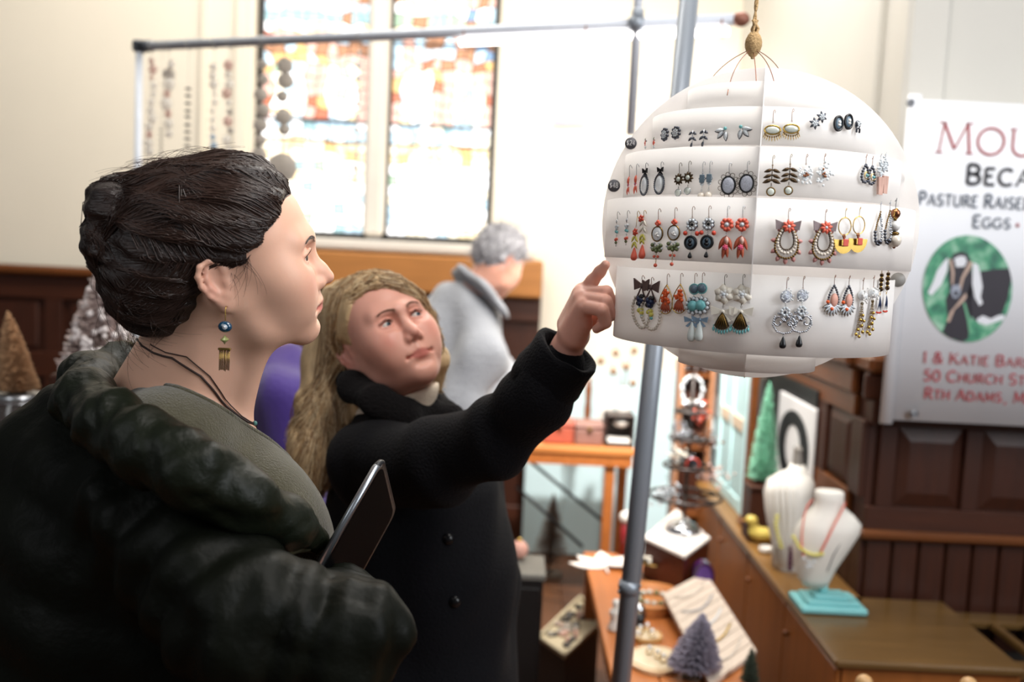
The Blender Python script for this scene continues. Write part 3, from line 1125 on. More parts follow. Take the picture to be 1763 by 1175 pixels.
class Ear:
    """one earring in its own frame: x right, z up, -y towards the viewer; lengths in photo pixels times u"""

    def __init__(self, u):
        self.u, self.parts = u, []

    def P(self, x, y, o=0.0):
        return Vector((x * self.u, -o * self.u, -y * self.u))

    def part(self, name, m, b):
        self.parts.append((name, m, b))
        return self

    def hook(self, y=16, m='copper', x=0):
        b = MB(); P = self.P
        b.tube([P(x + 2, 3, -1), P(x + 3, 0, 1), P(x + 1.5, -2.5, 2.4), P(x, -1, 3), P(x - .6, 3, 3), P(x - .4, y * .6, 2.5), P(x, y, 2.5)], .55 * self.u, 5)
        b.ring(P(x, y + .8, 2.5), 1.2 * self.u, 1.2 * self.u, .4 * self.u, 8, 4)
        return self.part('hook', m, b)

    def link(self, x0, y0, x1, y1, m='silver'):
        b = MB(); n = max(1, int(math.hypot(x1 - x0, y1 - y0) / 3.2))
        for i in range(n):
            t = (i + .5) / n
            b.ring(self.P(x0 + (x1 - x0) * t, y0 + (y1 - y0) * t, 2.5), 1.2 * self.u, 1.9 * self.u, .4 * self.u, 8, 4, axis=(0, 1, 0) if i % 2 else (.9, .4, 0))
        return self.part('link', m, b)

    def balls(self, name, pts, r, m, o=3):
        b = MB()
        for p in pts:
            rr = p[2] if len(p) > 2 else r
            b.ell(self.P(p[0], p[1], o), rr * self.u, 8, 6)
        return self.part(name, m, b)

    def gem(self, name, x, y, rx, ry, m, d=None, a=0, o=3):
        b = MB()
        d = min(rx, ry) * .5 if d is None else d
        b.ell(self.P(x, y, o), (rx * self.u, d * self.u, ry * self.u), 14, 8, Matrix.Rotation(math.radians(a), 3, 'Y'))
        return self.part(name, m, b)

    def ring(self, name, x, y, rx, ry, t, m, o=3, n=24):
        b = MB(); b.ring(self.P(x, y, o), rx * self.u, ry * self.u, t * self.u, n, 6)
        return self.part(name, m, b)

    def drop(self, name, x, y, w, h, m, o=3, d=.7):
        b = MB(); u = self.u
        prof = [(.0001, 0), (.12, -.06), (.22, -.2), (.36, -.42), (.48, -.64), (.5, -.78), (.42, -.91), (.24, -.985), (.0001, -1)]
        b.lathe([(r * w * u, z * h * u) for r, z in prof], self.P(x, y, o), 14, (0, 0, 1), 1, d, uv=(Vector((1, 0, 0)), Vector((0, 1, 0)), Vector((0, 0, 1))))
        return self.part(name, m, b)

    def leaves(self, name, items, m, o=3):
        """(x, y, length, width, angle) from the leaf's foot; angle 0 points down, positive to the right"""
        b = MB()
        for (x, y, l, w, a) in items:
            R_ = Matrix.Rotation(-math.radians(a), 3, 'Y')
            c = self.P(x, y, o)
            n = 7
            vs, fs = [], []
            for i in range(n + 1):
                t = i / n
                hw = w / 2 * math.sin(math.pi * t ** .8) ** .8 if 0 < t < 1 else 0.02
                for sx, dy in ((-1, 0), (0, -.22 * w), (1, 0), (0, .1 * w)):
                    vs.append(c + R_ @ Vector((sx * hw * self.u, (dy * math.sin(math.pi * t) - 1.0 * math.sin(math.pi * t)) * self.u, -t * l * self.u)))
            for i in range(n):
                for q in range(4):
                    fs.append((i * 4 + q, i * 4 + (q + 1) % 4, (i + 1) * 4 + (q + 1) % 4, (i + 1) * 4 + q))
            b._add(vs, fs, True)
        return self.part(name, m, b)

    def flower(self, name, x, y, r, n, m, cm=None, cr=.3, o=3, w=.75):
        self.leaves(name, [(x, y, r, r * w, 360 * i / n + 10) for i in range(n)], m, o)
        if cm:
            b = MB(); b.ell(self.P(x, y, o + 1.5), (r * cr * self.u, r * cr * .7 * self.u, r * cr * self.u), 10, 6); self.part('flower_centre', cm, b)
        return self

    def rosette(self, name, x, y, r, n, rb, m, cm=None, rc=None, o=3):
        pts = [(x + r * math.cos(2 * math.pi * i / n + .3), y + r * math.sin(2 * math.pi * i / n + .3)) for i in range(n)]
        self.balls(name, pts, rb, m, o)
        if cm:
            self.balls('centre_stone', [(x, y)], rc or rb * 1.3, cm, o + .8)
        return self

    def path_balls(self, name, pts, r, m, step=None, o=3, jitter=0):
        out = []
        step = step or r * 1.95
        d = 0
        for (x0, y0), (x1, y1) in zip(pts[:-1], pts[1:]):
            l = math.hypot(x1 - x0, y1 - y0)
            while d < l:
                out.append((x0 + (x1 - x0) * d / l + random.uniform(-jitter, jitter), y0 + (y1 - y0) * d / l + random.uniform(-jitter, jitter)))
                d += step
            d -= l
        return self.balls(name, out, r, m, o)

    def wire(self, name, pts, t, m, o=3, closed=False):
        b = MB(); b.tube([self.P(p[0], p[1], o) for p in pts], t * self.u, 6, closed)
        return self.part(name, m, b)

    def bow(self, name, x, y, w, h, m, o=3.5, tail=1.0):
        b = MB(); u = self.u
        for s in (-1, 1):
            vs = [self.P(x, y - h * .12, o), self.P(x + s * w * .5, y - h * .5, o + 2), self.P(x + s * w * .45, y + h * .35, o + 1), self.P(x, y + h * .12, o),
                  self.P(x, y - h * .12, o - 1), self.P(x + s * w * .5, y - h * .5, o - 1), self.P(x + s * w * .45, y + h * .35, o - 1), self.P(x, y + h * .12, o - 1)]
            b._add(vs, [(0, 1, 2, 3), (7, 6, 5, 4), (0, 4, 5, 1), (1, 5, 6, 2), (2, 6, 7, 3)], False)
            if tail:
                x1, y1 = x + s * w * .3, y + h * (.5 + .6 * tail)
                vs = [self.P(x, y, o), self.P(x1 + 3 * s, y1 - 1, o), self.P(x1 - 2 * s, y1 + 1, o), self.P(x - s, y + 2, o), self.P(x, y, o - .8), self.P(x1 + 3 * s, y1 - 1, o - .8), self.P(x1 - 2 * s, y1 + 1, o - .8), self.P(x - s, y + 2, o - .8)]
                b._add(vs, [(0, 1, 2, 3), (7, 6, 5, 4), (0, 4, 5, 1), (1, 5, 6, 2), (2, 6, 7, 3)], False)
        b.ell(self.P(x, y, o + .6), (w * .09 * u, 1.6 * u, h * .2 * u), 8, 6)
        return self.part(name, m, b)

    def poly(self, name, pts, m, th=1.2, o=3):
        b = MB(); b.prism([(p[0] * self.u, -p[1] * self.u) for p in pts], -(o + th) * self.u, -o * self.u)
        return self.part(name, m, b)

    def box(self, name, x, y, w, h, m, d=3, o=3, bev=.8):
        b = MB(); b.box(self.P(x, y, o + d / 2), (w * self.u, d * self.u, h * self.u), None, bev * self.u)
        return self.part(name, m, b)


def teardrop(w, h, n=36, y0=0):
    out = []
    for i in range(n):
        a = 2 * math.pi * i / n
        out.append((w / 2 * math.sin(a) * (math.sin(a / 2) ** 0.9), y0 + h / 2 * (1 - math.cos(a))))
    return out + [out[0]]


def on_band(px, py, row, off=.0015):
    z0, z1, r = ROWS[row]
    d = ray(px, py)
    ox, oy = EYE.x - BC.x, EYE.y - BC.y
    A = d.x ** 2 + d.y ** 2
    B_ = 2 * (ox * d.x + oy * d.y)
    C_ = ox ** 2 + oy ** 2 - (r + off) ** 2
    disc = B_ * B_ - 4 * A * C_
    if disc < 0:
        t = -B_ / (2 * A)
    else:
        t = (-B_ - math.sqrt(disc)) / (2 * A)
    p = EYE + d * t
    n = Vector((p.x - BC.x, p.y - BC.y, 0)).normalized()
    return p, n, t


EGROUP = {0: 'earrings on the upper tier of the globe', 1: 'earrings on the second tier of the globe', 2: 'earrings on the third tier of the globe', 3: 'earrings on the lowest tier of the globe'}
ROWOF = {1: 1, 2: 2, 3: 3, 4: 4}


def pair(row, spots, desc, fn, mirror=False):
    for i, (px, py) in enumerate(spots):
        p, n, t = on_band(px, py, ROWOF[row])
        u = t / FPX
        rz = math.atan2(n.y, n.x) + math.pi / 2
        e = Ear(u)
        random.seed(int(px * 7 + py))
        fn(e, -1 if (mirror and i) else 1)
        lab = desc + (', left one of its pair' if i == 0 else ', right one of its pair') if len(spots) > 1 else desc
        r = thing('earring', lab, 'earring', tuple(p), EGROUP[row - 1], rz)
        for (nm, m_, b) in e.parts:
            b.build(nm, JW[m_], r, local=True)


# --- upper tier
def e1(e, s):
    e.balls('post', [(0, 0)], 2, 'silver').leaves('leaf', [(0, -6, 7, 5, 0)], 'green').flower('flower', 1, 4, 6, 5, 'coral', 'red').gem('crystal', 1, 11, 3, 3, 'crystal')
pair(1, [(1115, 243), (1129, 242)], 'tiny coral flower stud with green leaf', e1)


def e2(e, s):
    e.rosette('outer_petals', 0, 0, 9, 9, 3, 'dsilver').rosette('inner_crystals', 0, 0, 5, 7, 2.2, 'crystal', 'silver', 2.4, o=4.5)
pair(1, [(1147, 232), (1166, 229)], 'round silver rhinestone flower stud', e2)


def e3(e, s):
    e.leaves('leaf', [(0, -8, 10, 5, 62), (0, -8, 10, 5, -62), (0, 1, 11, 5, 55), (0, 1, 11, 5, -55), (0, 9, 13, 5, -8)], 'dsilver').wire('stem', [(0, -11), (0, 14)], .9, 'silver')
pair(1, [(1194, 236), (1213, 234)], 'small silver leaf sprig stud', e3)


def e4(e, s):
    e.leaves('crystal', [(0, 0, 17, 7, -85 * s), (-2 * s, 2, 15, 7, -40 * s), (2 * s, 2, 16, 7, 6 * s)], 'crystal').leaves('setting', [(0, 1, 18, 8.5, -85 * s), (-2 * s, 3, 16, 8.5, -40 * s), (2 * s, 3, 17, 8.5, 6 * s)], 'dsilver', o=1.5).balls('turquoise', [(2 * s, -2)], 3.3, 'teal', o=5)
pair(1, [(1248, 224), (1278, 221)], 'crystal spray stud with one turquoise bead', e4, True)


def e5(e, s):
    e.hook(18, 'copper').gem('moonstone', 0, 32, 12, 6, 'moon', 4).ring('gold_rim', 0, 32, 13.5, 7.5, 1.5, 'gold')
    a = [(13 * math.sin(t), 36 + 8 * math.cos(t)) for t in [(-1.25 + 2.5 * i / 8) for i in range(9)]]
    e.balls('gold_bead', a, 1.7, 'brass')
    e.leaves('spike', [(p[0] * 1.02, p[1] + 1, 7, 1.8, p[0] * 2.2) for p in a], 'gold')
pair(1, [(1332, 192), (1364, 190)], 'gold eye-shaped moonstone drop earring with spikes', e5)


def e6(e, s):
    e.leaves('petal', [(0, 0, 11, 5.5, 60 * i + 12) for i in range(6)], 'dsilver').leaves('inner_petal', [(0, 0, 7, 4, 60 * i + 42) for i in range(6)], 'crystal', o=4.5).balls('centre_stone', [(0, 0)], 2, 'silver', o=5)
pair(1, [(1401, 213), (1413, 202)], 'silver star-flower stud', e6)


def e7(e, s):
    e.gem('backing', 0, 0, 9, 12, 'black', 2).ring('black_frame', 0, 0, 9, 12, 2.2, 'black', o=4).gem('cameo', 0, 0, 7, 9.5, 'slate', 2, o=4).leaves('profile', [(1, -6, 9, 7, 0)], 'white', o=5).leaves('bust', [(1, 0, 6, 8, 0)], 'white', o=5)
pair(1, [(1441, 213), (1458, 210)], 'oval black-framed cameo stud', e7)


def e8(e, s):
    e.gem('body', 0, -2, 7, 8, 'dsilver', 4).balls('crystals', [(random.uniform(-5, 5), random.uniform(-8, 4)) for _ in range(14)], 1.7, 'crystal', o=6).box('leg', -4, 8, 3.4, 8, 'dsilver').box('leg', 4, 8, 3.4, 8, 'dsilver')
pair(1, [(1474, 217)], 'tiny pave silver elephant stud beside the oval cameos', e8)


# --- second tier
def e9(e, s):
    e.hook(16, 'silver').leaves('coral_leaf', [(0, 16, 18, 11, 0), (-1, 34, 16, 8, -10), (3, 34, 14, 6, 14)], 'coral').flower('pink_flower', -1, 31, 5, 5, 'pink', 'silver')
pair(2, [(1087, 287), (1099, 285)], 'coral leaf drop earring with pink flower', e9)


def e10(e, s):
    e.hook(10, 'silver', 1).bow('velvet_bow', 0, 12, 14, 10, 'black', tail=.7).gem('clear_stone', -1, 36, 9, 14, 'ice', 4).path_balls('lace_frame', [(-1 + 12 * math.sin(t), 36 - 17 * math.cos(t)) for t in [i * 6.2832 / 30 for i in range(31)]], 1.7, 'dsilver').ring('rim', -1, 36, 10, 15, 1, 'silver')
pair(2, [(1114, 283), (1140, 281)], 'oval clear glass drop in silver lace with black ribbon', e10)


def e11(e, s):
    e.hook(16, 'bronze').flower('bronze_flower', 0, 26, 11, 10, 'bronze', 'moon', .38, w=.5).link(0, 37, 0, 43, 'bronze').gem('crystal_disc', 0, 49, 6, 6, 'moon', 2.5).ring('rim', 0, 49, 6, 6, .8, 'silver')
pair(2, [(1172, 283), (1188, 280)], 'bronze daisy drop earring with round crystal', e11)


def e12(e, s):
    e.hook(16, 'silver').box('square_crystal', 0, 27, 9, 14, 'slate').ring('claw', 0, 27, 6, 8.5, .9, 'silver', n=4).balls('crystals', [(0, 38), (-2, 36), (2, 36)], 2, 'crystal').link(0, 41, 0, 49).balls('pearl', [(0, 57)], 6.8, 'pearl')
pair(2, [(1212, 281), (1224, 280)], 'blue-grey square crystal earring over a pearl', e12)


def e13(e, s):
    e.hook(15, 'silver').gem('druzy_stone', 0, 36, 11, 14, 'druzy', 4).ring('black_frame', 0, 36, 11.5, 15, 1.9, 'black')
    for i in range(11):
        a = 2 * math.pi * i / 11
        cx, cy = 14.5 * math.cos(a), 36 + 18.5 * math.sin(a)
        e.parts.append(('wire_loop', 'bronze', MB().ring(e.P(cx, cy, 2.5), 3.8 * e.u, 3.8 * e.u, .5 * e.u, 12, 4)))
pair(2, [(1257, 283), (1288, 280)], 'oval druzy drop earring with scalloped black wire frame', e13)


def e14(e, s):
    e.hook(14, 'brass').wire('stem', [(0, 14), (0, 42)], .9, 'bronze').leaves('leaf', [(0, 24, 15, 6, 112 + 0), (0, 24, 15, 6, -112), (0, 33, 16, 6, 112), (0, 33, 16, 6, -112), (0, 42, 17, 6.5, 115), (0, 42, 17, 6.5, -115)][0:0] + [(0, 22, 15, 6, 70), (0, 22, 15, 6, -70), (0, 31, 16, 6, 68), (0, 31, 16, 6, -68), (0, 39, 17, 7, 66), (0, 39, 17, 7, -66)], 'bronze').link(0, 45, 0, 53, 'bronze').gem('round_stone', 0, 60, 6, 6, 'moon', 3).ring('stone_rim', 0, 60, 7, 7, 1.2, 'brass')
pair(2, [(1331, 270), (1361, 268)], 'dark bronze leafy branch earring with round moonstone', e14)


def e15(e, s):
    e.hook(14, 'copper').balls('crystal_cluster', [(random.gauss(0, 7.5), 32 + random.gauss(0, 8)) for _ in range(46)], 2.4, 'ice').balls('bronze_centre', [(random.gauss(0, 2), 33 + random.gauss(0, 2.5)) for _ in range(8)], 2, 'copper', o=7)
pair(2, [(1388, 268), (1419, 267)], 'clear crystal cluster earring with bronze centre', e15)


def e16(e, s):
    e.hook(14, 'copper').path_balls('dark_beads', [(p[0] * 1.0, p[1]) for p in teardrop(22, 30, 30, 16)], 2.6, 'dsilver').balls('turquoise', [(3, 34)], 2.6, 'teal', o=5).wire('gold_coil', [(3 + 6 * math.cos(t), 34 + 6 * math.sin(t)) for t in [i * .5 for i in range(26)]], .7, 'gold', o=4)
pair(2, [(1490, 268), (1501, 271)], 'dark beaded teardrop earring with turquoise centre', e16)


def e17(e, s):
    e.hook(12, 'silver').balls('crystal_cluster', [(random.gauss(0, 4), 22 + random.gauss(0, 7)) for _ in range(26)], 2.4, 'crystal').poly('rose_baguette', [(-8, 38), (8, 38), (6.5, 68), (-5.5, 68)], 'shell', 4)
pair(2, [(1515, 267), (1523, 265)], 'crystal cluster earring with long rose shell bar', e17)


# --- third tier
def e18(e, s):
    e.hook(10, 'silver').leaves('silver_leaf', [(0, 10, 10, 5, 0)], 'silver').balls('crystals', [(-3, 24), (3, 23), (0, 27)], 2.6, 'crystal').balls('blue_beads', [(-2, 32), (2, 33)], 2.6, 'teal').link(0, 36, 0, 42).balls('pink_beads', [(-2, 46), (2, 45)], 2.8, 'coral').balls('olive_beads', [(0, 51)], 2.6, 'green').link(0, 53, 0, 58)
pair(3, [(1066, 367), (1083, 365)], 'slim dangle earring of blue and coral beads', e18)


def e19(e, s):
    k = 0 if s > 0 else -14
    e.hook(8, 'gold')
    if s > 0:
        e.wire('chain', [(0, 8), (-2, 26)], .5, 'gold').flower('coral_rose', -3, 34, 8, 6, 'red', 'coral').leaves('yellow_leaf', [(-3, 40, 15, 6, 38), (-3, 40, 15, 6, -38), (-3, 50, 15, 6, 32), (-3, 50, 15, 6, -32)], 'yellow').drop('coral_drop', -3, 60, 14, 23, 'coral')
    else:
        e.flower('coral_rose', -6, 12, 8, 6, 'red', 'coral').leaves('cream_leaf', [(0, 14, 15, 6, 38), (0, 14, 15, 6, -38), (0, 25, 15, 6, 36), (0, 25, 15, 6, -36)], 'ivory').leaves('yellow_leaf', [(0, 38, 14, 6, 34), (0, 38, 14, 6, -34), (0, 46, 12, 6, 30), (0, 46, 12, 6, -30)], 'yellow').drop('coral_drop', 1, 56, 14, 25, 'coral')
pair(3, [(1100, 366), (1111, 365)], 'coral rose earring with yellow leaves and coral teardrop', e19, True)


def e20(e, s):
    e.hook(16, 'copper').balls('coral_cluster', [(-3, 23), (3, 23), (0, 20), (0, 25)], 3.2, 'coral').gem('white_cameo', 0, 41, 11, 12, 'ice', 3).ring('brass_rim', 0, 41, 11.8, 12.6, 1.3, 'brass').leaves('cameo_relief', [(-3, 40, 8, 4, 40), (3, 38, 8, 4, -30), (0, 44, 7, 4, 80)], 'white', o=5.5)
    e.balls('olive_beads', [(-9, 60), (-3, 66), (4, 64), (9, 61), (0, 70), (-7, 68), (8, 69)], 3.8, 'green').balls('silver_beads', [(-5, 57), (5, 57), (0, 60), (-12, 65), (12, 66)], 2, 'crystal').link(0, 72, 0, 80, 'gold').balls('coral_beads', [(-4, 80), (4, 80)], 2.6, 'coral').link(0, 82, 0, 92, 'gold').balls('coral_drop', [(0, 95)], 3.4, 'coral')
pair(3, [(1136, 362), (1164, 360)], 'white cameo disc earring with coral and olive beads', e20)


def e21(e, s):
    e.hook(16, 'copper').rosette('pearl_petals', 0, 29, 7.5, 8, 3.2, 'crystal').rosette('dark_setting', 0, 29, 7.5, 8, 3.9, 'dsilver', 'black', 3, o=1.5).link(0, 40, 0, 47).balls('red_bead', [(-11, 44), (11, 44)], 4.2, 'red').wire('bead_wire', [(-11, 41), (-6, 36)], .5, 'silver').wire('bead_wire', [(11, 41), (6, 36)], .5, 'silver')
    e.gem('cameo_ground', 0, 60, 9, 9.5, 'slate', 2.5).ring('black_rim', 0, 60, 10, 10.5, 2.4, 'black').leaves('black_profile', [(0, 53, 9, 7, 0), (0, 60, 7, 9, 0)], 'black', o=5.5).link(0, 71, 0, 77).drop('black_drop', 0, 76, 8, 11, 'black')
pair(3, [(1194, 358), (1222, 357)], 'black silhouette cameo earring with red side beads', e21)


def e22(e, s):
    e.hook(16, 'silver').rosette('coral_petals', 0, 30, 8, 8, 4, 'coral', 'crystal', 4).rosette('coral_edge', 0, 30, 9, 5, 3.5, 'red', o=2).link(0, 42, 0, 48).leaves('feather', [(0, 48, 34, 12, 0), (-2, 50, 26, 8, -22), (2, 50, 26, 8, 22), (0, 60, 30, 8, -8), (0, 60, 28, 8, 10)], 'rust').leaves('crystal_leaf', [(1, 50, 15, 8, 4)], 'shell', o=5).flower('pink_rose', 0, 69, 5.5, 6, 'pink', 'pink', o=6)
pair(3, [(1254, 357), (1280, 357)], 'coral flower earring with rust feather and pink rose', e22)


def e23(e, s):
    e.hook(17, 'copper')
    sh = teardrop(50, 62, 44, 22)
    e.poly('tulle_ruffle', [(p[0] * 1.22 + random.uniform(-1.5, 1.5), 20 + (p[1] - 20) * 1.06 + random.uniform(-1.5, 1.5)) for p in teardrop(50, 62, 26, 22)[:-1]], 'tulle', .4, o=.6) if False else None
    e.leaves('tulle_scrap', [(p[0] * .95, p[1], 11, 8, math.degrees(math.atan2(p[0], p[1] - 55))) for p in teardrop(48, 60, 12, 24)[2:-2]], 'tulle', o=1)
    e.path_balls('outer_chain', sh, 2.2, 'brass').path_balls('pearl_row', [(p[0] * .80, 29 + (p[1] - 29) * .84) for p in sh], 2.9, 'pearl').path_balls('inner_chain', [(p[0] * .60, 36 + (p[1] - 36) * .70) for p in sh], 1.7, 'bronze')
    e.bow('striped_ribbon', 0, 28, 44, 20, 'mauve', tail=.5).flower('coral_flower', 1, 29, 12, 8, 'coral', 'crystal', .22, o=6, w=.6)
pair(3, [(1358, 361), (1421, 363)], 'pearl teardrop hoop earring with coral ribbon flower', e23)


def e24(e, s):
    e.hook(13, 'gold').ring('gold_hoop', 0, 29, 12.5, 15, 1.0, 'gold', n=32).balls('wire_wrap', [(0, 44), (-1.5, 46), (1.5, 47), (0, 49)], 2.2, 'copper')
    fan = [(20 * math.cos(math.radians(a)), 52 + 24 * math.sin(math.radians(a))) for a in range(0, 181, 12)]
    e.poly('gold_fan', fan, 'gold', 1.2).box('red_cube', 1, 57, 11, 12, 'red', 5, 4).box('brass_cap', -6, 57, 3.5, 11, 'gold', 5, 4)
pair(3, [(1455, 361), (1479, 359)], 'gold hoop earring with half-moon plate and red cube', e24)


def e25(e, s):
    e.hook(14, 'silver').path_balls('gold_chain', [(0, 15), (-6, 34), (-10, 50)], 1.7, 'brass').path_balls('dark_beads', [(-10, 50), (-8, 64), (-1, 72), (6, 68)], 2.8, 'dsilver').path_balls('silver_mesh', [(1, 20), (5, 36), (9, 56), (6, 68)], 2.0, 'silver', jitter=1.2).path_balls('inner_mesh', [(1, 24), (2, 40), (4, 55)], 1.6, 'crystal', jitter=2).balls('black_stone', [(1, 66)], 4, 'dsilver', o=5)
pair(3, [(1515, 350), (1531, 348)], 'dark silver beaded teardrop chain earring', e25)


def e26(e, s):
    e.hook(14, 'dsilver').balls('filigree_ball', [(0, 24)], 8.8, 'copper').balls('filigree_dots', [(8.2 * math.cos(i * .9) * math.cos(i * .37), 24 + 8.2 * math.sin(i * .9)) for i in range(20)], 1.5, 'gold', o=5).balls('rondelle', [(0, 34)], 3.2, 'brass').balls('lava_bead', [(1, 45)], 9.6, 'white').gem('bead_cap', 2, 58, 8, 4, 'brass', 8).balls('pearl', [(4, 70)], 12, 'pearl').balls('pearl_foot', [(4, 81)], 3, 'copper')
pair(3, [(1541, 344)], 'three-ball drop earring of filigree, white stone and large pearl', e26)


# --- lowest tier
def e27(e, s):
    e.hook(8, 'copper').bow('satin_bow', 0, 15, 42, 24, 'ribbon', tail=.9).balls('navy_beads', [(-4, 38), (4, 40), (0, 46)], 6, 'navy').balls('black_beads', [(6, 34), (-6, 46), (1, 34)], 4.6, 'black').balls('green_beads', [(2, 56), (-3, 58), (4, 62)], 4.2, 'yellow').balls('teal_beads', [(5, 68), (-1, 52)], 3, 'teal')
    e.path_balls('pearl_loop', [(-16, 36), (-22, 50), (-20, 66), (-10, 80), (4, 88), (16, 86), (25, 74), (26, 56), (20, 40)], 2.9, 'pearl')
pair(4, [(1108, 477), (1124, 480)], 'brown satin bow earring with dark beads and pearl loop', e27)


def e28(e, s):
    e.hook(16, 'copper').wire('gold_teardrop', teardrop(36, 50, 36, 17)[:-1], .9, 'gold', closed=True).link(0, 18, 0, 28, 'gold').balls('orange_cluster', [(random.gauss(0, 4), 36 + random.gauss(0, 5)) for _ in range(18)], 3, 'orange', o=4).leaves('feather_fan', [(0, 42, 24, 7, a) for a in (-26, -13, 0, 13, 26)], 'rust')
pair(4, [(1151, 474), (1174, 473)], 'gold wire teardrop earring with orange cluster and feathers', e28)


def e29(e, s):
    e.hook(16, 'copper').gem('blue_gem', 0, 25, 8, 8, 'slate', 5).ring('claw', 0, 25, 8.5, 8.5, 1.4, 'teal').link(0, 34, 0, 42, 'silver').rosette('crystals', 0, 54, 12.5, 10, 3.6, 'crystal').rosette('claws', 0, 54, 12.5, 10, 4.1, 'dsilver', o=1.5).gem('turquoise_dome', 0, 54, 10, 9.5, 'teal', 6, o=4).link(0, 66, 0, 76, 'dsilver').bow('blue_ribbon', 0, 79, 30, 12, 'bluerib', tail=.8).drop('milk_drop', 0, 80, 15, 36, 'milk')
pair(4, [(1198, 473), (1211, 472)], 'turquoise and crystal tiered earring with white teardrop', e29)


def e30(e, s):
    e.hook(15, 'bronze').flower('white_petals', 0, 32, 18, 6, 'ivory', None, w=.95).flower('inner_petals', 0, 32, 10, 5, 'white', 'crystal', .35, o=5, w=.9).link(0, 47, 0, 56, 'bronze').bow('white_ribbon', 0, 62, 42, 18, 'ivory', tail=.7)
    e.poly('bronze_shell', [(0, 62), (7, 72), (13, 86), (9, 91), (3, 93), (-3, 93), (-9, 91), (-13, 86), (-7, 72)], 'bronze', 3).leaves('shell_rib', [(0, 64, 28, 3.2, a) for a in (-22, -11, 0, 11, 22)], 'brass', o=6)
    e.leaves('turquoise_fringe', [(-14 + 4.7 * i, 88 + 5 * math.sin(math.pi * i / 6), 9, 4.6, 0) for i in range(7)], 'teal').balls('fringe_bead', [(-14 + 4.7 * i, 86.5 + 5 * math.sin(math.pi * i / 6)) for i in range(7)], 1.5, 'teal')
pair(4, [(1249, 475), (1280, 475)], 'white flower earring with bronze shell and turquoise fringe', e30)


def e31(e, s):
    e.hook(18, 'copper').gem('pave_disc', 0, 31, 10.5, 11, 'pave', 6).balls('pave_dots', [(random.gauss(0, 5), 31 + random.gauss(0, 5)) for _ in range(40)], 1.5, 'ice', o=7).link(0, 43, 0, 48).rosette('crystal_flower', 0, 57, 6.5, 8, 2.8, 'crystal', 'dsilver', 2.4, o=4)
    for sx in (-1, 1):
        sp = []
        for i in range(26):
            a = i * .28
            r = 12 - .38 * i
            sp.append((sx * (10 - r * math.cos(a)) * 1.0, 76 - r * math.sin(a) * .95))
        e.wire('scroll', sp, 1.6, 'silver')
        sp2 = [(sx * (3 + 9 * math.sin(i * .3)), 58 + i * .55 + 4 * math.cos(i * .3)) for i in range(22)]
        e.wire('scroll', sp2, 1.3, 'silver')
        e.path_balls('scroll_dots', [(sx * 17, 66), (sx * 20, 80), (sx * 12, 92), (0, 95)], 1.9, 'silver')
    e.link(0, 95, 0, 101).drop('black_drop', 0, 100, 12, 21, 'black')
pair(4, [(1355, 480), (1383, 478)], 'silver scroll filigree earring with black teardrop', e31)


def e32(e, s):
    e.hook(15, 'copper')
    sh = teardrop(26, 40, 30, 16)
    e.path_balls('bead_rim', sh, 2.2, 'dsilver').gem('peach_stone', 2, 41, 7.5, 12, 'blush', 4).balls('orange_bead', [(-12, 44), (-3, 56)], 3.2, 'orange', o=5).leaves('crystal_fan', [(0, 48, 20, 6.5, a) for a in (-72, -50, -30, -10, 10, 30, 50, 72)], 'crystal').leaves('fan_setting', [(0, 48, 21.5, 7.6, a) for a in (-72, -50, -30, -10, 10, 30, 50, 72)], 'brass', o=1.5)
pair(4, [(1436, 476), (1461, 477)], 'teardrop earring with orange beads and crystal fan', e32)


def e33(e, s):
    e.hook(16, 'copper').balls('white_ball', [(0, 28)], 9, 'ice').balls('ball_crystals', [(random.gauss(0, 4.5), 28 + random.gauss(0, 4.5)) for _ in range(30)], 1.7, 'white', o=9).link(0, 37, 0, 42, 'gold')
    for k, dx in enumerate((-9, -5, -1, 3, 7)):
        l = (92, 84, 96, 78, 88)[k]
        b = MB()
        n = int((l - 42) / 3.4)
        for i in range(n):
            t = i / max(n - 1, 1)
            b.ring(e.P(dx * (0.2 + .8 * t), 42 + (l - 42) * t, 3 + (k % 2)), 1.3 * e.u, 2.0 * e.u, .45 * e.u, 8, 4, axis=(0, 1, 0) if i % 2 else (.9, .5, 0))
        e.part('gold_chain', 'brass', b)
        e.balls('coin', [(dx, l + 3)], 3.0, 'gold')
    e.balls('gold_beads', [(2, 62), (-3, 70), (6, 72), (1, 80)], 2.8, 'gold', o=5)
pair(4, [(1485, 481), (1503, 477)], 'white beaded ball earring with gold chain tassels', e33)


def e34(e, s):
    e.hook(14, 'gold').balls('bronze_beads', [(0, 20), (0, 28, 4.4), (0, 36), (1, 44, 4.2)], 3.6, 'bronze').balls('gold_spacers', [(0, 24), (0, 32.5), (0, 40)], 2.4, 'gold').link(0, 48, 0, 55, 'gold').leaves('navy_fringe', [(0, 55, 30, 3.4, a) for a in (-14, -5, 5, 13)], 'navy').balls('red_tips', [(30 * math.sin(math.radians(a)), 55 + 30 * math.cos(math.radians(a))) for a in (-14, -5, 5, 13)], 1.8, 'red')
pair(4, [(1517, 454), (1528, 452)], 'bronze bead earring with navy and red tassel', e34)


# two that hang on the far left curve, seen from the side
def e35(e, s):
    e.hook(10, 'silver').balls('crystals', [(random.gauss(0, 4), 16 + random.gauss(0, 5)) for _ in range(16)], 2.8, 'crystal').balls('grey_beads', [(random.gauss(0, 4), 30 + random.gauss(0, 5)) for _ in range(12)], 3, 'dsilver').balls('blue_beads', [(random.gauss(0, 4), 44 + random.gauss(0, 4)) for _ in range(8)], 3, 'slate').link(0, 48, 0, 58)


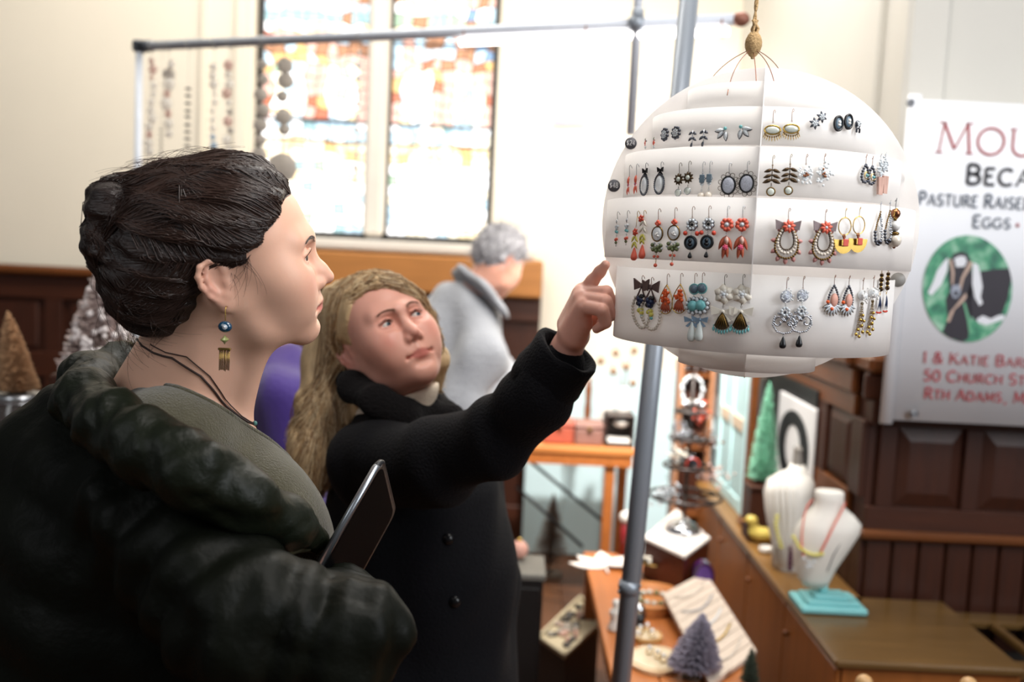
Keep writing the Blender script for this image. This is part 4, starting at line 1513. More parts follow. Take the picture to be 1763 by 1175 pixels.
def e36(e, s):
    e.hook(12, 'bronze').balls('olive_beads', [(random.gauss(0, 4), 22 + random.gauss(0, 6)) for _ in range(12)], 3.2, 'green').balls('coral_beads', [(random.gauss(0, 4), 32 + random.gauss(0, 7)) for _ in range(7)], 3.4, 'coral').balls('grey_beads', [(random.gauss(0, 6), 36 + random.gauss(0, 5)) for _ in range(10)], 2.8, 'dsilver').poly('dark_plate', [(2, 34), (12, 38), (16, 54), (8, 62), (0, 52)], 'bronze', 2)


for (px, py, row, fn, lab) in ((1037, 372, 3, e35, 'grey and blue beaded earring on the left edge of the globe'), (1053, 488, 4, e36, 'olive and coral beaded earring by the pointing finger')):
    z0, z1, r = ROWS[row]
    z = dep(px, py, BD).z
    n = (-side * .985 - toC * .17).normalized()
    p = Vector((BC.x, BC.y, z)) + n * (r + .003)
    e = Ear(BD / FPX)
    random.seed(int(px))
    fn(e, 1)
    rt = thing('earring', lab, 'earring', tuple(p), EGROUP[row - 1], math.atan2(n.y, n.x) + math.pi / 2)
    for (nm, m_, b) in e.parts:
        b.build(nm, JW[m_], rt, local=True)
# ------------------------------------------------------------------ banner on the right
def banner():
    y = 2.72
    pl = lambda px, py: ony(px, py, y)
    x0, z1, z0 = pl(1583, 172).x, pl(1583, 171).z, pl(1590, 726).z
    x1 = x0 + 0.95
    t = thing('banner', 'white vinyl farm stall banner with red lettering and an oval goat photograph', 'banner', ((x0 + x1) / 2, y, z0))
    vin = mat('white_vinyl', '#d9dbe0', 0.45, var=0.03, scale=6, bump=0.06, bscale=12, spec=0.3)
    b = MB()
    n = 26
    f = lambda x: 0.004 * math.sin((x - x0) * 14) + 0.004 * math.sin((x - x0) * 31 + 1)
    vs = []
    for i in range(n + 1):
        x = x0 + (x1 - x0) * i / n
        for (dy, z) in ((0, z0), (0, z1), (.0012, z1), (.0012, z0)):
            vs.append((x, y + f(x) * .15 + dy, z))
    fs = []
    for i in range(n):
        for q in range(4):
            fs.append((i * 4 + q, (i + 1) * 4 + q, (i + 1) * 4 + (q + 1) % 4, i * 4 + (q + 1) % 4))
    b._add(vs, fs, True)
    b.build('sheet', vin, t)
    # rolled edge at the left with its two eyelets
    b = MB()
    xl0, xl1 = pl(1562, 180).x, x0 + .004
    w = (xl1 - xl0) / 2
    prof = []
    for i in range(20):
        a = 2 * math.pi * i / 20
        prof.append(((xl0 + xl1) / 2 + w * math.cos(a), y - .004 + .011 * math.sin(a)))
    zb_, zt_ = pl(1572, 731).z, pl(1570, 163).z
    vs = [(p[0] - .006 * (z == zb_), p[1], z) for z in (zb_, zt_) for p in prof]
    b._add(vs, [(i, (i + 1) % 20, 20 + (i + 1) % 20, 20 + i) for i in range(20)] + [tuple(range(20))[::-1], tuple(range(20, 40))], True)
    b.build('rolled_edge', vin, t)
    for (px, py) in ((1568, 177), (1574, 713)):
        c = ony(px, py, y - .017)
        b = MB(); b.ring(c, .009, .009, .0028, 18, 6); b.lathe([(.006, 0), (.006, .001)], c, 12, (0, -1, 0))
        b.build('eyelet', mat('dull_nickel', '#8d8f94', 0.35, 1.0), t)
    ex, ez = Vector((1, 0, 0)), Vector((0, 0, 1))
    kp = y / FPX
    red = mat('print_red', '#a4383f', 0.55, var=0.05)
    blk = mat('print_black', '#2b2b33', 0.55, var=0.05)
    gry = mat('print_grey_blue', '#56606f', 0.55, var=0.05)
    for (txt, px, py, cap, small, width, m_, tw, fs_) in (('MOU', 1612, 262, 50, 44, 166, red, .085, False), ('BECA', 1661, 316, 32, 27, 112, blk, .2, False), ('PASTURE RAISED', 1580, 352, 22, 18.5, 193, gry, .17, False),
                                                          ('EGGS', 1673, 391, 20, 16.5, 65, gry, .17, False), ('I & KATIE BARB', 1588, 624, 18.5, 15, 187, red, .15, True), ('50 CHURCH STR', 1589, 655, 18.5, 15, 190, red, .15, False),
                                                          ('RTH ADAMS, MA', 1590, 686, 19, 15.5, 190, red, .15, True)):
        o = pl(px, py)
        o.y = y - .003
        if ',' in txt:
            b = MB(); c = pl(1728, 695); c.y = y - .003
            stroke(b, [(.004, .004), (0, -.003)], .004, 0, .0008, c, ex, ez); b.build('comma', m_, t)
            txt = txt.replace(',', ' ')
        for wd in lettering(txt, o, ex, ez, cap * kp, small * kp, width * kp, tw, tw * .62, 0, .0008):
            if wd.v:
                wd.build('lettering', m_, t)
    b = MB(); c = pl(1751, 388); c.y = y - .003
    b.lathe([(3.2 * kp, 0), (3.2 * kp, .0008)], c, 14, (0, -1, 0)); b.build('bullet', red, t)
    # the printed photograph: flat print, a hair proud of the sheet
    gm = bpy.data.materials.new('print_grass')
    gm.use_nodes = True
    N, L = gm.node_tree.nodes, gm.node_tree.links
    tc = N.new('ShaderNodeTexCoord'); nz = N.new('ShaderNodeTexNoise'); nz.inputs['Scale'].default_value = 28; nz.inputs['Detail'].default_value = 6
    cr = N.new('ShaderNodeValToRGB')
    cr.color_ramp.elements[0].position = .32; cr.color_ramp.elements[0].color = (*srgb('#1f5f4c'), 1)
    cr.color_ramp.elements[1].position = .68; cr.color_ramp.elements[1].color = (*srgb('#8fb9a0'), 1)
    e_ = cr.color_ramp.elements.new(.5); e_.color = (*srgb('#3f8f6a'), 1)
    L.new(tc.outputs['Object'], nz.inputs[0]); L.new(nz.outputs['Fac'], cr.inputs[0]); L.new(cr.outputs[0], N['Principled BSDF'].inputs['Base Color'])
    N['Principled BSDF'].inputs['Roughness'].default_value = .5
    q = lambda x, z: pl(1580 + x * .1787, 390 + z * .1787)
    cx, cy = 475, 600
    b = MB()

    def clip(p):
        dx, dz = (p[0] - cx) / 430, (p[1] - cy) / 515
        r = math.hypot(dx, dz)
        return p if r <= 1 else (cx + dx / r * 430, cy + dz / r * 515)

    def layer(pts, k):
        P3 = [q(*clip(p)) for p in pts]
        yy = y - .003 - .00035 * k
        b._add([(p.x, yy, p.z) for p in P3], [tuple(range(len(P3)))], False)
    b.m(0); layer([(cx + 430 * math.cos(2 * math.pi * i / 60), cy + 515 * math.sin(2 * math.pi * i / 60)) for i in range(60)], 0)
    dark, wh, tan, gre, gry2 = 1, 2, 3, 4, 5
    b.m(dark)
    layer([(600, 432), (740, 412), (880, 400), (905, 500), (880, 600), (868, 680), (810, 840), (700, 890), (560, 920), (500, 850), (480, 640), (520, 520)], 1)
    layer([(300, 330), (340, 265), (415, 240), (475, 265), (510, 340), (525, 520), (500, 700), (510, 860), (480, 1090), (420, 1110), (300, 1090), (235, 1020), (285, 880), (262, 710), (300, 620), (285, 450)], 1)
    b.m(wh)
    layer([(250, 335), (285, 300), (290, 340), (278, 430), (225, 560), (130, 668), (92, 640), (150, 520), (180, 430)], 2)
    layer([(525, 350), (575, 365), (600, 470), (618, 580), (600, 680), (622, 740), (588, 765), (545, 690), (520, 560)], 2)
    layer([(345, 310), (400, 284), (450, 290), (468, 335), (445, 388), (365, 392)], 2)
    layer([(560, 895), (620, 858), (700, 892), (760, 860), (830, 850), (830, 895), (760, 920), (650, 952), (570, 925)], 2)
    b.m(tan)
    layer([(295, 310), (325, 325), (348, 450), (335, 570), (318, 550), (322, 450)], 3)
    layer([(490, 335), (525, 345), (505, 400), (440, 500), (405, 640), (385, 610), (415, 490), (470, 380)], 3)
    layer([(272, 915), (310, 820), (370, 750), (440, 660), (458, 640), (465, 680), (430, 730), (350, 800), (300, 925)], 3)
    b.m(gry2); layer([(325, 570), (400, 560), (408, 640), (375, 690), (335, 690), (310, 630)], 4)
    b.m(dark); layer([(340, 625), (385, 625), (375, 668), (345, 668)], 5)
    b.m(gre); layer([(430, 735), (450, 735), (500, 900), (520, 1030), (488, 1030), (470, 900)], 3)
    b.build('goat_photograph', [gm, mat('print_goat_black', '#231d27', .5), mat('print_goat_white', '#d6d8de', .5, var=.05), mat('print_goat_tan', '#b39a8b', .5), mat('print_rope_green', '#5fa07c', .5), mat('print_muzzle', '#8e95a4', .5)], t)


banner()

# ------------------------------------------------------------------ poles of the stall frame
alu = mat('brushed_aluminium', '#8d949d', 0.36, 0.4, var=0.12, scale=40, stretch=(1, 1, .1))


def pole_thing():
    d = 2.1
    a, c = dep(1190, -40, d), dep(1069, 1175, d)
    dr = (c - a).normalized()
    foot = c + dr * ((0.0 - c.z) / dr.z)
    top = a + dr * ((2.5 - a.z) / dr.z)
    t = thing('tent_pole', 'leaning grey metal pole standing behind the globe of earrings', 'pole', tuple(foot))
    b = MB(); b.cyl(foot + (top - foot) * .012, top, .0205, n=28); b.build('tube', alu, t)
    b = MB(); b.lathe([(.035, 0), (.035, .01), (.024, .014), (.024, .05)], foot, 24); b.build('foot', mat('black_rubber', '#151515', .8), t)
    c2 = dep(1083, 1012, d)
    b = MB(); b.cyl(c2 - dr * .014, c2 + dr * .014, .0222, n=28); b.build('collar', alu, t)
    for s in (-1, 1):
        for k in (-1, 1):
            b = MB(); p = c2 + Vector((.0215 * s, -.008, 0)) + dr * k * .007; b.ell(p, .0035, 8, 6); b.build('bolt', mat('dull_nickel', '#8d8f94', 0.35, 1.0), t)


pole_thing()
thin = mat('front_lit_tube', '#c4c9d2', 0.4, 0.1, var=0.08)  # grey metal lightened in colour to look lit from the front
RA, RB = dep(240, 80, 3.42), dep(1276, 33, 2.62)
fr = thing('hanging_rail', 'thin grey metal tube frame with a level top rail crossing before the windows', 'rail', (RA.x, RA.y, 0))
b = MB(); b.cyl(RA, RB, .0155, n=16); b.build('rail', thin, fr)
b = MB(); b.cyl((RA.x, RA.y, 0), RA + Vector((0, 0, .02)), .0125, n=14); b.build('upright', thin, fr)
b = MB(); b.box(RA, (.04, .04, .04), None, .006); b.cyl(RA, RA + (RB - RA).normalized() * .05, .02, n=14); b.build('corner_joint', mat('grey_joint', '#4b4e54', .5, .6), fr)
b = MB(); b.ell(RB, (.024, .02, .02), 12, 8); b.build('end_cap', mat('copper_cap', '#8a5a4a', .5, .3), fr)
J1 = RA + (RB - RA) * ((1107 - 240) / 1036) + (RB - RA) * .025
b = MB(); b.cyl(J1 + Vector((0, 0, .6)), J1 - Vector((0, 0, .30)), .0125, n=14); b.build('cross_upright', thin, fr)
b = MB(); b.ell(J1, (.028, .028, .028), 14, 8); b.build('cross_joint', alu, fr)
# strip light under the rail and the clamp lamp at the joint
dl = (RB - RA)
s0, s1 = RA + dl * .60 - Vector((0, 0, .031)), RA + dl * .985 - Vector((0, 0, .031))
sl = thing('strip_light', 'slim white strip light fixed under the metal rail', 'lamp', tuple((s0 + s1) / 2))
b = MB(); b.cyl(s0, s1, .011, n=12); b.build('tube', mat('lit_tube', '#ffffff', .3, emit='#fff6ee', estr=6), sl)
for k in (.02, .5, .98):
    b = MB(); p = s0 + (s1 - s0) * k; b.ring(p + Vector((0, 0, .014)), .017, .028, .0025, 14, 5, axis=tuple(dl.normalized())); b.build('clip', mat('copper_cap', '#8a5a4a', .5, .3), sl)
cl = thing('clamp_lamp', 'white clamp lamp with a cone shade above the metal rail joint', 'lamp', tuple(J1 + Vector((0, 0, .05))))
shade = MB(); c = J1 + Vector((.012, .03, .19))
shade.lathe([(.055, -.09), (.05, -.07), (.03, .0), (.014, .03), (.014, .06), (.0125, .06), (.0125, .03), (.028, .0), (.048, -.07), (.053, -.09)], c, 24, (-.1, -.35, .93)); shade.build('shade', mat('white_enamel', '#eeeae4', .4, translucent=.3), cl)
b = MB(); b.ell(c + Vector((0, .02, -.05)), .022, 12, 8); b.build('bulb', mat('lit_bulb', '#ffffff', .3, emit='#fff1e0', estr=14), cl)
b = MB(); b.tube([c + Vector((0, -.02, .05)), J1 + Vector((.004, .01, .1)), J1 + Vector((0, .0, .02))], .006, 8); b.box(J1 + Vector((0, 0, .028)), (.03, .045, .022), None, .004); b.build('clamp', alu, cl)

# ------------------------------------------------------------------ garlands hung from the rail
gcol = dict(clear=mat('g_clear', '#f2efea', .15, var=.1, scale=200, translucent=.75), dark=mat('g_dark', '#4a423d', .4, var=.4, scale=200), shell=mat('g_shell', '#cfcac4', .35, var=.15, scale=60, translucent=.7), pinkish=mat('g_pink', '#e6d2ca', .3, var=.15, translucent=.75),
            blue=mat('g_blue', '#c2d0dc', .3, var=.15, translucent=.7))
threadm = mat('g_thread', '#b9b4ac', .6)


def garland(px, items, label):
    t0 = None
    # find the rail point above px
    best = min(range(401), key=lambda k: abs(to_px(RA + dl * (k / 400))[0] - px))
    top = RA + dl * (best / 400)
    d = to_px(top)[2]
    g = thing('garland', label, 'garland', tuple(top), 'bead garlands hanging from the rail')
    zs_ = []
    for (py, kind, r, dx) in items:
        zs_.append(dep(px, py, d).z)
    b = MB(); b.cyl(top - Vector((0, 0, .014)), Vector((top.x, top.y, min(zs_) - .01)), .0008, n=5); b.ring(top, .0185, .0185, .0012, 14, 5, axis=tuple(dl.normalized())); b.build('thread', threadm, g)
    for (py, kind, r, dx), z in zip(items, zs_):
        rr = r * d / FPX
        c = Vector((top.x + dx * d / FPX, top.y, z))
        b = MB()
        if kind == 'shell':
            b.lathe([(rr * .2, -.002), (rr, -.0006), (rr * 1.02, 0), (rr, .0006), (rr * .2, .003)], c, 18, (.2, -1, .1)); b.build('shell_disc', gcol['shell'], g)
        elif kind == 'dark':
            b.lathe([(.0001, -rr * .5), (rr, -rr * .1), (rr, rr * .1), (.0001, rr * .5)], c, 10, (0, 0, 1)); b.build('bead', gcol['dark'], g)
        else:
            b.ell(c, (rr, rr * .8, rr * 1.1), 10, 6); b.build('bead', gcol[kind], g)


random.seed(5)
garland(262, [(y, random.choice(['clear', 'clear', 'pinkish']), random.uniform(4, 8), random.uniform(-4, 4)) for y in range(105, 262, 14)], 'garland of clear drops nearest the left upright of the rail')
garland(281, [(y, 'dark', 4, 0) for y in range(222, 275, 9)], 'thin dark bead string above the dark bun of hair')
garland(291, [(y, random.choice(['clear', 'pinkish', 'shell']), random.uniform(5, 11), random.uniform(-5, 5)) for y in range(110, 240, 17)], 'garland of pale pink and clear drops beside the dark bead string')
garland(325, [(y, 'dark', 6, 0) for y in (152, 164, 177, 190, 200, 214, 226, 238, 250)], 'garland of flat dark leaf beads on the plaster wall')
garland(370, [(y, random.choice(['clear', 'clear', 'blue']), random.uniform(4, 8), random.uniform(-3, 3)) for y in range(115, 290, 15)], 'garland of clear and blue drops left of the window')
garland(396, [(y, random.choice(['clear', 'clear', 'pinkish', 'shell']), random.uniform(5, 9), random.uniform(-5, 5)) for y in range(112, 290, 16)], 'garland of clear drops close to the window edge')
garland(452, [(y, 'shell', random.uniform(8, 14), random.uniform(-3, 3)) for y in range(110, 300, 26)], 'garland of grey shell discs on the left edge of the window')
garland(491, [(112, 'shell', 14, 0), (138, 'shell', 14, 2), (165, 'shell', 10, -3), (200, 'shell', 14, 0), (222, 'shell', 10, 2), (287, 'shell', 25, 0)], 'garland of shell discs ending in one large disc')
garland(620, [(y, 'clear', random.uniform(3, 6), 0) for y in range(90, 330, 22)], 'sparse clear bead string before the stone mullion')

# the little lilac sign on the bright wall
p0 = ony(981, 206, YB - .02)
b = MB()
n = 10
pts = [(-.088, -.028), (.088, -.020), (.088, .02)] + [(.088 - .176 * i / (2 * n), .02 + (.016 if i % 2 else 0)) for i in range(1, 2 * n)] + [(-.088, .016)]
b.prism(pts, -.006, .006, None, p0)
o = b.build('wall_sign', mat('lilac_board', '#bba8bd', .7), label='small lilac scalloped plaque on the bright white wall', cat='plaque')

# ------------------------------------------------------------------ left: jar with a tan bottle-brush tree, a crystal tree
def brush_tree(name, label, base, h, r, col, col2, lean=(0, 0), n=1500, group=None, trunk=.12, spark=None, rough=.9):
    base = Vector(base)
    t = thing(name, label, 'tree ornament', tuple(base), group)
    ax = Vector((lean[0], lean[1], 1)).normalized()
    b = MB(); b.cyl(base, base + ax * h * .97, r * .06 + .0015, .0012, 8); b.build('stem', mat('twisted_wire', '#4a4038', .6, .4), t)
    b = MB(); b.lathe([(r * .42, 0), (r * .42, h * .02), (r * .3, h * .035), (r * .12, h * .05)], base, 16); b.build('base', mat('ornament_base', '#5a4a3a', .7), t)
    b = MB(); b.lathe([(r * .4, h * trunk), (r * .66, h * (trunk + .02)), (r * .52, h * .4), (r * .28, h * .7), (r * .08, h * .95), (.0005, h)], base, 18, tuple(ax)); b.build('core', mat(name + col + '_core', col, rough, var=.3, scale=90), t)
    P = []
    for k in range(n):
        q = 1 - RNG.random() ** .55
        a = RNG.uniform(0, 6.283)
        z = h * (trunk + (1 - trunk) * q)
        rr = r * (1 - q) ** .72 * RNG.uniform(.75, 1.15) + .002
        p = np.array(base + ax * z)
        e = p + np.array([math.cos(a) * rr, math.sin(a) * rr, rr * .12 + RNG.normal() * .0015])
        s_ = p + (e - p) * .45
        P.append([s_, (s_ + e) / 2, e])
    V, Q = strands(np.array(P), r * .036, r * .02)
    np_mesh('bristles', V, Q, mat(name + col2 + '_bristle', col2, rough, var=.35, scale=60), t, kind='stuff')
    if spark:
        b = MB()
        for k in range(240):
            q = 1 - RNG.random() ** .6
            a = RNG.uniform(0, 6.283)
            rr = r * (1 - q) ** .85 * 1.03 + .001
            b.ell(base + ax * h * (trunk + (1 - trunk) * q) + Vector((math.cos(a) * rr, math.sin(a) * rr, 0)), r * RNG.uniform(.05, .11), 6, 4)
        b.build('crystal_beads', mat('tree_crystals', '#cfc6c4', .08, var=.4, scale=300, coat=.5), t, kind='stuff')
    return t


zj = 0.98
jb = onz(30, 800, zj)
jd = to_px(jb)[2]
side_t = thing('side_table', 'dark wooden side table under the ornament jars behind the puffer jacket', 'table', (jb.x - .05, jb.y + .05, 0))
solid('tabletop', (jb.x - .5, jb.y - .22, zj - .035), (jb.x + .28, jb.y + .20, zj), oak_h, side_t, .005)
for sx in (-.46, .25):
    for sy in (-.18, .16):
        solid('leg', (jb.x + sx - .022, jb.y + sy - .022, 0), (jb.x + sx + .022, jb.y + sy + .022, zj - .035), oak, side_t)
glassm = mat('jar_glass', '#e6e9e6', .04, trans=.95, var=.02, ior=1.45)
lidm = mat('zinc_lid', '#a9aaac', .28, .9, var=.2)


def jar(px, py_l, py_b, wpx, d, label):
    kp = d / FPX
    c = dep(px, py_b, d)
    c.z = zj + .001
    hgt = dep(px, py_l, d).z - zj
    r = wpx / 2 * kp
    t = thing('glass_jar', label, 'jar', tuple(c))
    b = MB(); b.lathe([(r * .9, 0), (r * 1.06, .008), (r * 1.06, hgt - .03), (r * .86, hgt - .012), (r * .86, hgt - .002), (r * .82, hgt - .002), (r * .82, hgt - .014), (r * 1.0, hgt - .032), (r * 1.0, .012), (r * .85, .006)], c, 32); b.build('body', glassm, t)
    b = MB(); b.lathe([(r * .92, hgt - .014), (r * .95, hgt - .012), (r * .95, hgt + .004), (r * .9, hgt + .007), (r * .0, hgt + .007)][:4] + [(.0001, hgt + .007)], c, 32); b.ring(c + Vector((0, 0, hgt - .012)), r * .95, r * .95, .002, 32, 6, axis=(0, 0, 1)); b.build('lid', lidm, t)
    b = MB()
    rd = random.Random(3)
    for k in range(26):
        a, q = rd.uniform(0, 6.28), rd.uniform(0, .75)
        b.ell(c + Vector((math.cos(a) * r * q, math.sin(a) * r * q, .02 + (k // 9) * .02)), rd.uniform(.009, .014), 8, 6)
    b.build('contents', mat('dark_baubles', '#3a2a26', .25, var=.5, coat=.4), t, kind='stuff')
    return Vector((c.x, c.y, zj + hgt + .008)), r


jt, jr = jar(30, 681, 800, 84, jd, 'large glass jar with zinc lid carrying the tan bottle-brush tree')
jar(66, 704, 800, 34, jd + .12, 'smaller lidded glass jar behind the large jar')
brush_tree('brush_tree', 'tan frosted bottle-brush tree standing on the zinc jar lid', jt, (674 - 533) * jd / FPX, 33 * jd / FPX, '#a07a58', '#b48f6c', (-.12, 0), 2600, trunk=.02)
d2 = jd + .04
tb = dep(172, 640, d2)
tb2 = Vector((tb.x, tb.y, zj + .002))
cb = thing('ornament_stand', 'dark block under the sparkling crystal tree', 'stand', (tb.x, tb.y, zj))
solid('plinth', (tb.x - .09, tb.y - .08, zj + .012), (tb.x + .09, tb.y + .08, tb.z - .001), oak, cb, .006)
solid('foot', (tb.x - .1, tb.y - .09, zj + .001), (tb.x + .1, tb.y + .09, zj + .012), oak_h, cb, .004)
brush_tree('crystal_tree', 'sparkling crystal-covered cone tree behind the dark bun of hair', tb, (640 - 440) * d2 / FPX, 64 * d2 / FPX, '#9b8680', '#b3a09a', (.05, 0), 900, trunk=.02, spark=True, rough=.4)
# ------------------------------------------------------------------ right: the long low cupboard along the panelling
zc_ = 0.60
honey = mat('honey_veneer', '#8a5226', 0.32, var=0.35, scale=6, stretch=(5, 5, .5), bump=0.06, bscale=40)
honey_h = mat('honey_top', '#7d5a30', 0.3, var=0.3, scale=6, stretch=(5, .5, 5), bump=0.06, bscale=40)
brown_h = mat('brown_top', '#5a4223', 0.28, var=0.3, scale=6, stretch=(.6, 5, 5), bump=0.06, bscale=40)
CX0 = onz(1446, 1136, zc_).x
CY0 = onz(1446, 1136, zc_).y
cup = thing('radiator_cupboard', 'long low honey-brown wooden cupboard running along the panelled wall', 'cupboard', (CX0 + .09, 3.4, 0))
solid('carcass', (CX0 + .012, CY0 + .45, 0), (XF - .002, 4.2, zc_ - .022), honey, cup)
solid('top', (CX0 - .012, CY0 + .43, zc_ - .022), (XF - .001, 4.21, zc_), honey_h, cup, .005)
y = CY0 + .01
i = 0
while y < 4.1:
    L_ = min(.46, 4.19 - y)
    solid('door', (CX0 - .004, y + .004, .06), (CX0 + .012, y + L_ - .004, zc_ - .03), honey, cup, .004)
    b = MB(); b.ell((CX0 - .012, y + L_ - .05, zc_ - .1), (.009, .009, .009), 10, 6); b.build('knob', oak_cap, cup)
    y += L_
XG = onz(1682, 1085, zc_).x
solid('carcass', (CX0 + .012, CY0 + .01, 0), (XG, YW - .046, zc_ - .022), honey, cup)
solid('top', (CX0 - .012, CY0 - .008, zc_ - .022), (XG + .004, YW - .044, zc_), brown_h, cup, .006)
vent = thing('vented_cupboard', 'dark wooden radiator cover with square vent openings in its top', 'cupboard', (XG + .5, CY0 + .25, 0))
solid('front', (XG + .01, CY0 + .045, 0), (XG + 1.2, CY0 + .065, zc_ - .05), oak_h, vent)
zv = zc_ - .03
for (lo, hi) in (((XG + .01, CY0 + .04), (XG + 1.2, CY0 + .12)), ((XG + .01, YW - .12), (XG + 1.2, YW - .045))):
    solid('top_rail', (lo[0], lo[1], zv - .02), (hi[0], hi[1], zv), brown_h, vent, .003)
xg = XG + .01
while xg < XG + 1.15:
    solid('slat', (xg, CY0 + .122, zv - .02), (xg + .022, YW - .122, zv), brown_h, vent, .003)
    xg += .095
solid('radiator', (XG + .02, CY0 + .1, .06), (XG + 1.18, YW - .1, zv - .09), mat('dark_radiator', '#14110f', .6), vent)

whiteb = mat('display_white', '#d8d4cc', .55, var=.05, bump=.1, bscale=200)
turq = mat('turquoise_paint', '#7ec0c2', .45, var=.12, scale=20)


def loft(b, secs, n=28, sq=.55):
    """secs: (centre, half width, half depth)"""
    vs, fs = [], []
    for (c, w, d) in secs:
        for i in range(n):
            a = 2 * math.pi * i / n
            ca, sa = math.cos(a), math.sin(a)
            vs.append(Vector(c) + Vector((w * math.copysign(abs(ca) ** .85, ca), d * math.copysign(abs(sa) ** .9, sa), 0)))
    k = len(secs)
    for j in range(k - 1):
        for i in range(n):
            fs.append((j * n + i, j * n + (i + 1) % n, (j + 1) * n + (i + 1) % n, (j + 1) * n + i))
    fs += [tuple(range(n))[::-1], tuple((k - 1) * n + i for i in range(n))]
    return b._add(vs, fs, True)


def bust(label, foot, d, secs, plinth, cloth=False, white_stem=False):
    """secs: (px, py, half width px, half depth m)"""
    kp = d / FPX
    t = thing('necklace_bust', label, 'bust', tuple(foot))
    b = MB()
    loft(b, [(dep(px, py, d), w * kp, dp) for (px, py, w, dp) in secs])
    b.build('torso', whiteb, t)
    return t


# near bust on its turquoise plinth
c0 = onz(1424, 1046, zc_)
d3 = to_px(c0)[2]
bu = bust('white necklace bust on a square turquoise plinth', c0, d3, [(1404, 1010, 20, .016), (1402, 996, 28, .026), (1404, 975, 36, .038), (1412, 945, 48, .05), (1424, 915, 55, .056), (1430, 900, 52, .05), (1430, 886, 40, .038), (1428, 874, 27, .031), (1428, 862, 24, .029), (1428, 848, 25, .03), (1428, 845, 22, .026)], True)
kp3 = d3 / FPX
b = MB(); b.box(c0 + Vector((0, 0, .011)), (112 * kp3, .135, .018), None, .004); b.build('plinth', turq, bu)
b = MB(); b.box(c0 + Vector((.002, 0, .025)), (88 * kp3, .10, .012), None, .003); b.box(c0 + Vector((.0, 0, .036)), (56 * kp3, .06, .012), None, .003); b.build('plinth_step', turq, bu)
s0_ = dep(1414, 1012, d3)
b = MB(); b.cyl((s0_.x + .006, s0_.y, c0.z + .03), (s0_.x + .004, s0_.y, s0_.z + .02), .012, .014, 14); b.build('stem', turq, bu)


def on_bust(px, py, d, off):
    return dep(px, py, d - off)


def string_of(name, label, cat, pts, r, m_, group=None, tag_fn=None, step=None):
    P = [Vector(p) for p in pts]
    t = thing(name, label, cat, tuple(P[len(P) // 2]), group)
    b = MB()
    dd = 0.0
    step = step or r * 2
    for a, c in zip(P[:-1], P[1:]):
        l = (c - a).length
        while dd < l:
            b.ell(a + (c - a) * (dd / l), r, 7, 5)
            dd += step
        dd -= l
    b.build('beads', m_, t)
    b = MB(); b.tube(P, r * .25, 4); b.build('cord', threadm, t)
    if tag_fn:
        tag_fn(t)
    return t


coralm = JW['coral']
string_of('bead_necklace', 'coral bead necklace draped round the neck of the near bust', 'necklace',
          [on_bust(1398, 862, d3, .036), on_bust(1390, 872, d3, .040), on_bust(1384, 890, d3, .046), on_bust(1381, 915, d3, .05), on_bust(1380, 940, d3, .045), on_bust(1384, 962, d3, .046)], .0032, coralm)
string_of('bead_necklace', 'coral bead strand running down the right of the near bust', 'necklace',
          [on_bust(1455, 868, d3, .036), on_bust(1446, 886, d3, .044), on_bust(1436, 905, d3, .058), on_bust(1424, 930, d3, .058), on_bust(1414, 950, d3, .055)], .0034, coralm)
string_of('bead_necklace', 'thin dark bead chain across the right shoulder of the near bust', 'necklace',
          [on_bust(1470, 905, d3, .03), on_bust(1452, 928, d3, .05), on_bust(1436, 955, d3, .05), on_bust(1424, 985, d3, .036)], .0018, JW['dsilver'])


def pend(t):
    b = MB()
    for k, (px, py) in enumerate(((1384, 962), (1392, 968), (1401, 968), (1390, 976), (1396, 975))):
        b.ell(on_bust(px, py, d3, .056), .005, 8, 6)
    b.build('crystal_pendant', JW['crystal'], t)


string_of('bead_necklace', 'yellow bead collar with crystal drops on the near bust', 'necklace',
          [on_bust(1366, 925, d3, .045), on_bust(1376, 943, d3, .05), on_bust(1390, 953, d3, .055), on_bust(1405, 957, d3, .056), on_bust(1418, 954, d3, .055)], .0055, JW['yellow'], tag_fn=pend)

# farther bust, draped in white cloth
c1 = onz(1362, 978, zc_)
d4 = to_px(c1)[2]
bu2 = bust('white cloth-draped bust with a twisted silver topknot behind the near bust', c1, d4,
           [(1355, 980, 27, .05), (1354, 960, 24, .04), (1353, 935, 24, .04), (1354, 905, 32, .055), (1356, 880, 38, .065), (1358, 850, 42, .07), (1362, 830, 40, .065), (1368, 818, 28, .045), (1372, 810, 16, .03), (1373, 800, 12, .024)], False)
kp4 = d4 / FPX
b = MB()
for k in range(3):
    pts = []
    for q in range(26):
        a = q * .7 + k * 2.1
        z = q / 25
        pts.append(dep(1374, 812 - 40 * z, d4) + Vector((.014 * (1 - .6 * z) * math.cos(a), .014 * math.sin(a), 0)))
    b.tube(pts, .0075, 7)
b.build('topknot', mat('silver_scarf', '#8f8a84', .4, .3, var=.4), bu2)
b = MB()
for k in range(9):
    a = -1.2 + k * .3
    pts = [dep(1358 + 34 * math.sin(a) * w, py, d4 - .066 * math.cos(a) * w2) for py, w, w2 in ((826, .9, .9), (850, 1.1, 1.05), (885, 1.02, 1.02), (930, .72, .75), (975, .85, .9))]
    b.tube(pts, [.005, .007, .006, .004, .005], 6)
b.build('cloth_folds', whiteb, bu2)
string_of('bead_necklace', 'pale amber bead necklace on the cloth-draped bust', 'necklace', [dep(px, py, d4 - .075) for px, py in ((1338, 890), (1336, 905), (1340, 925), (1346, 945))], .006, JW['yellow'])
string_of('bead_necklace', 'dark purple bead drop beside the near bust', 'necklace', [dep(px, py, d4 - .09) for px, py in ((1362, 945), (1361, 958), (1360, 972), (1360, 980))], .009, mat('plum_bead', '#4b2238', .3, var=.3), step=.015)

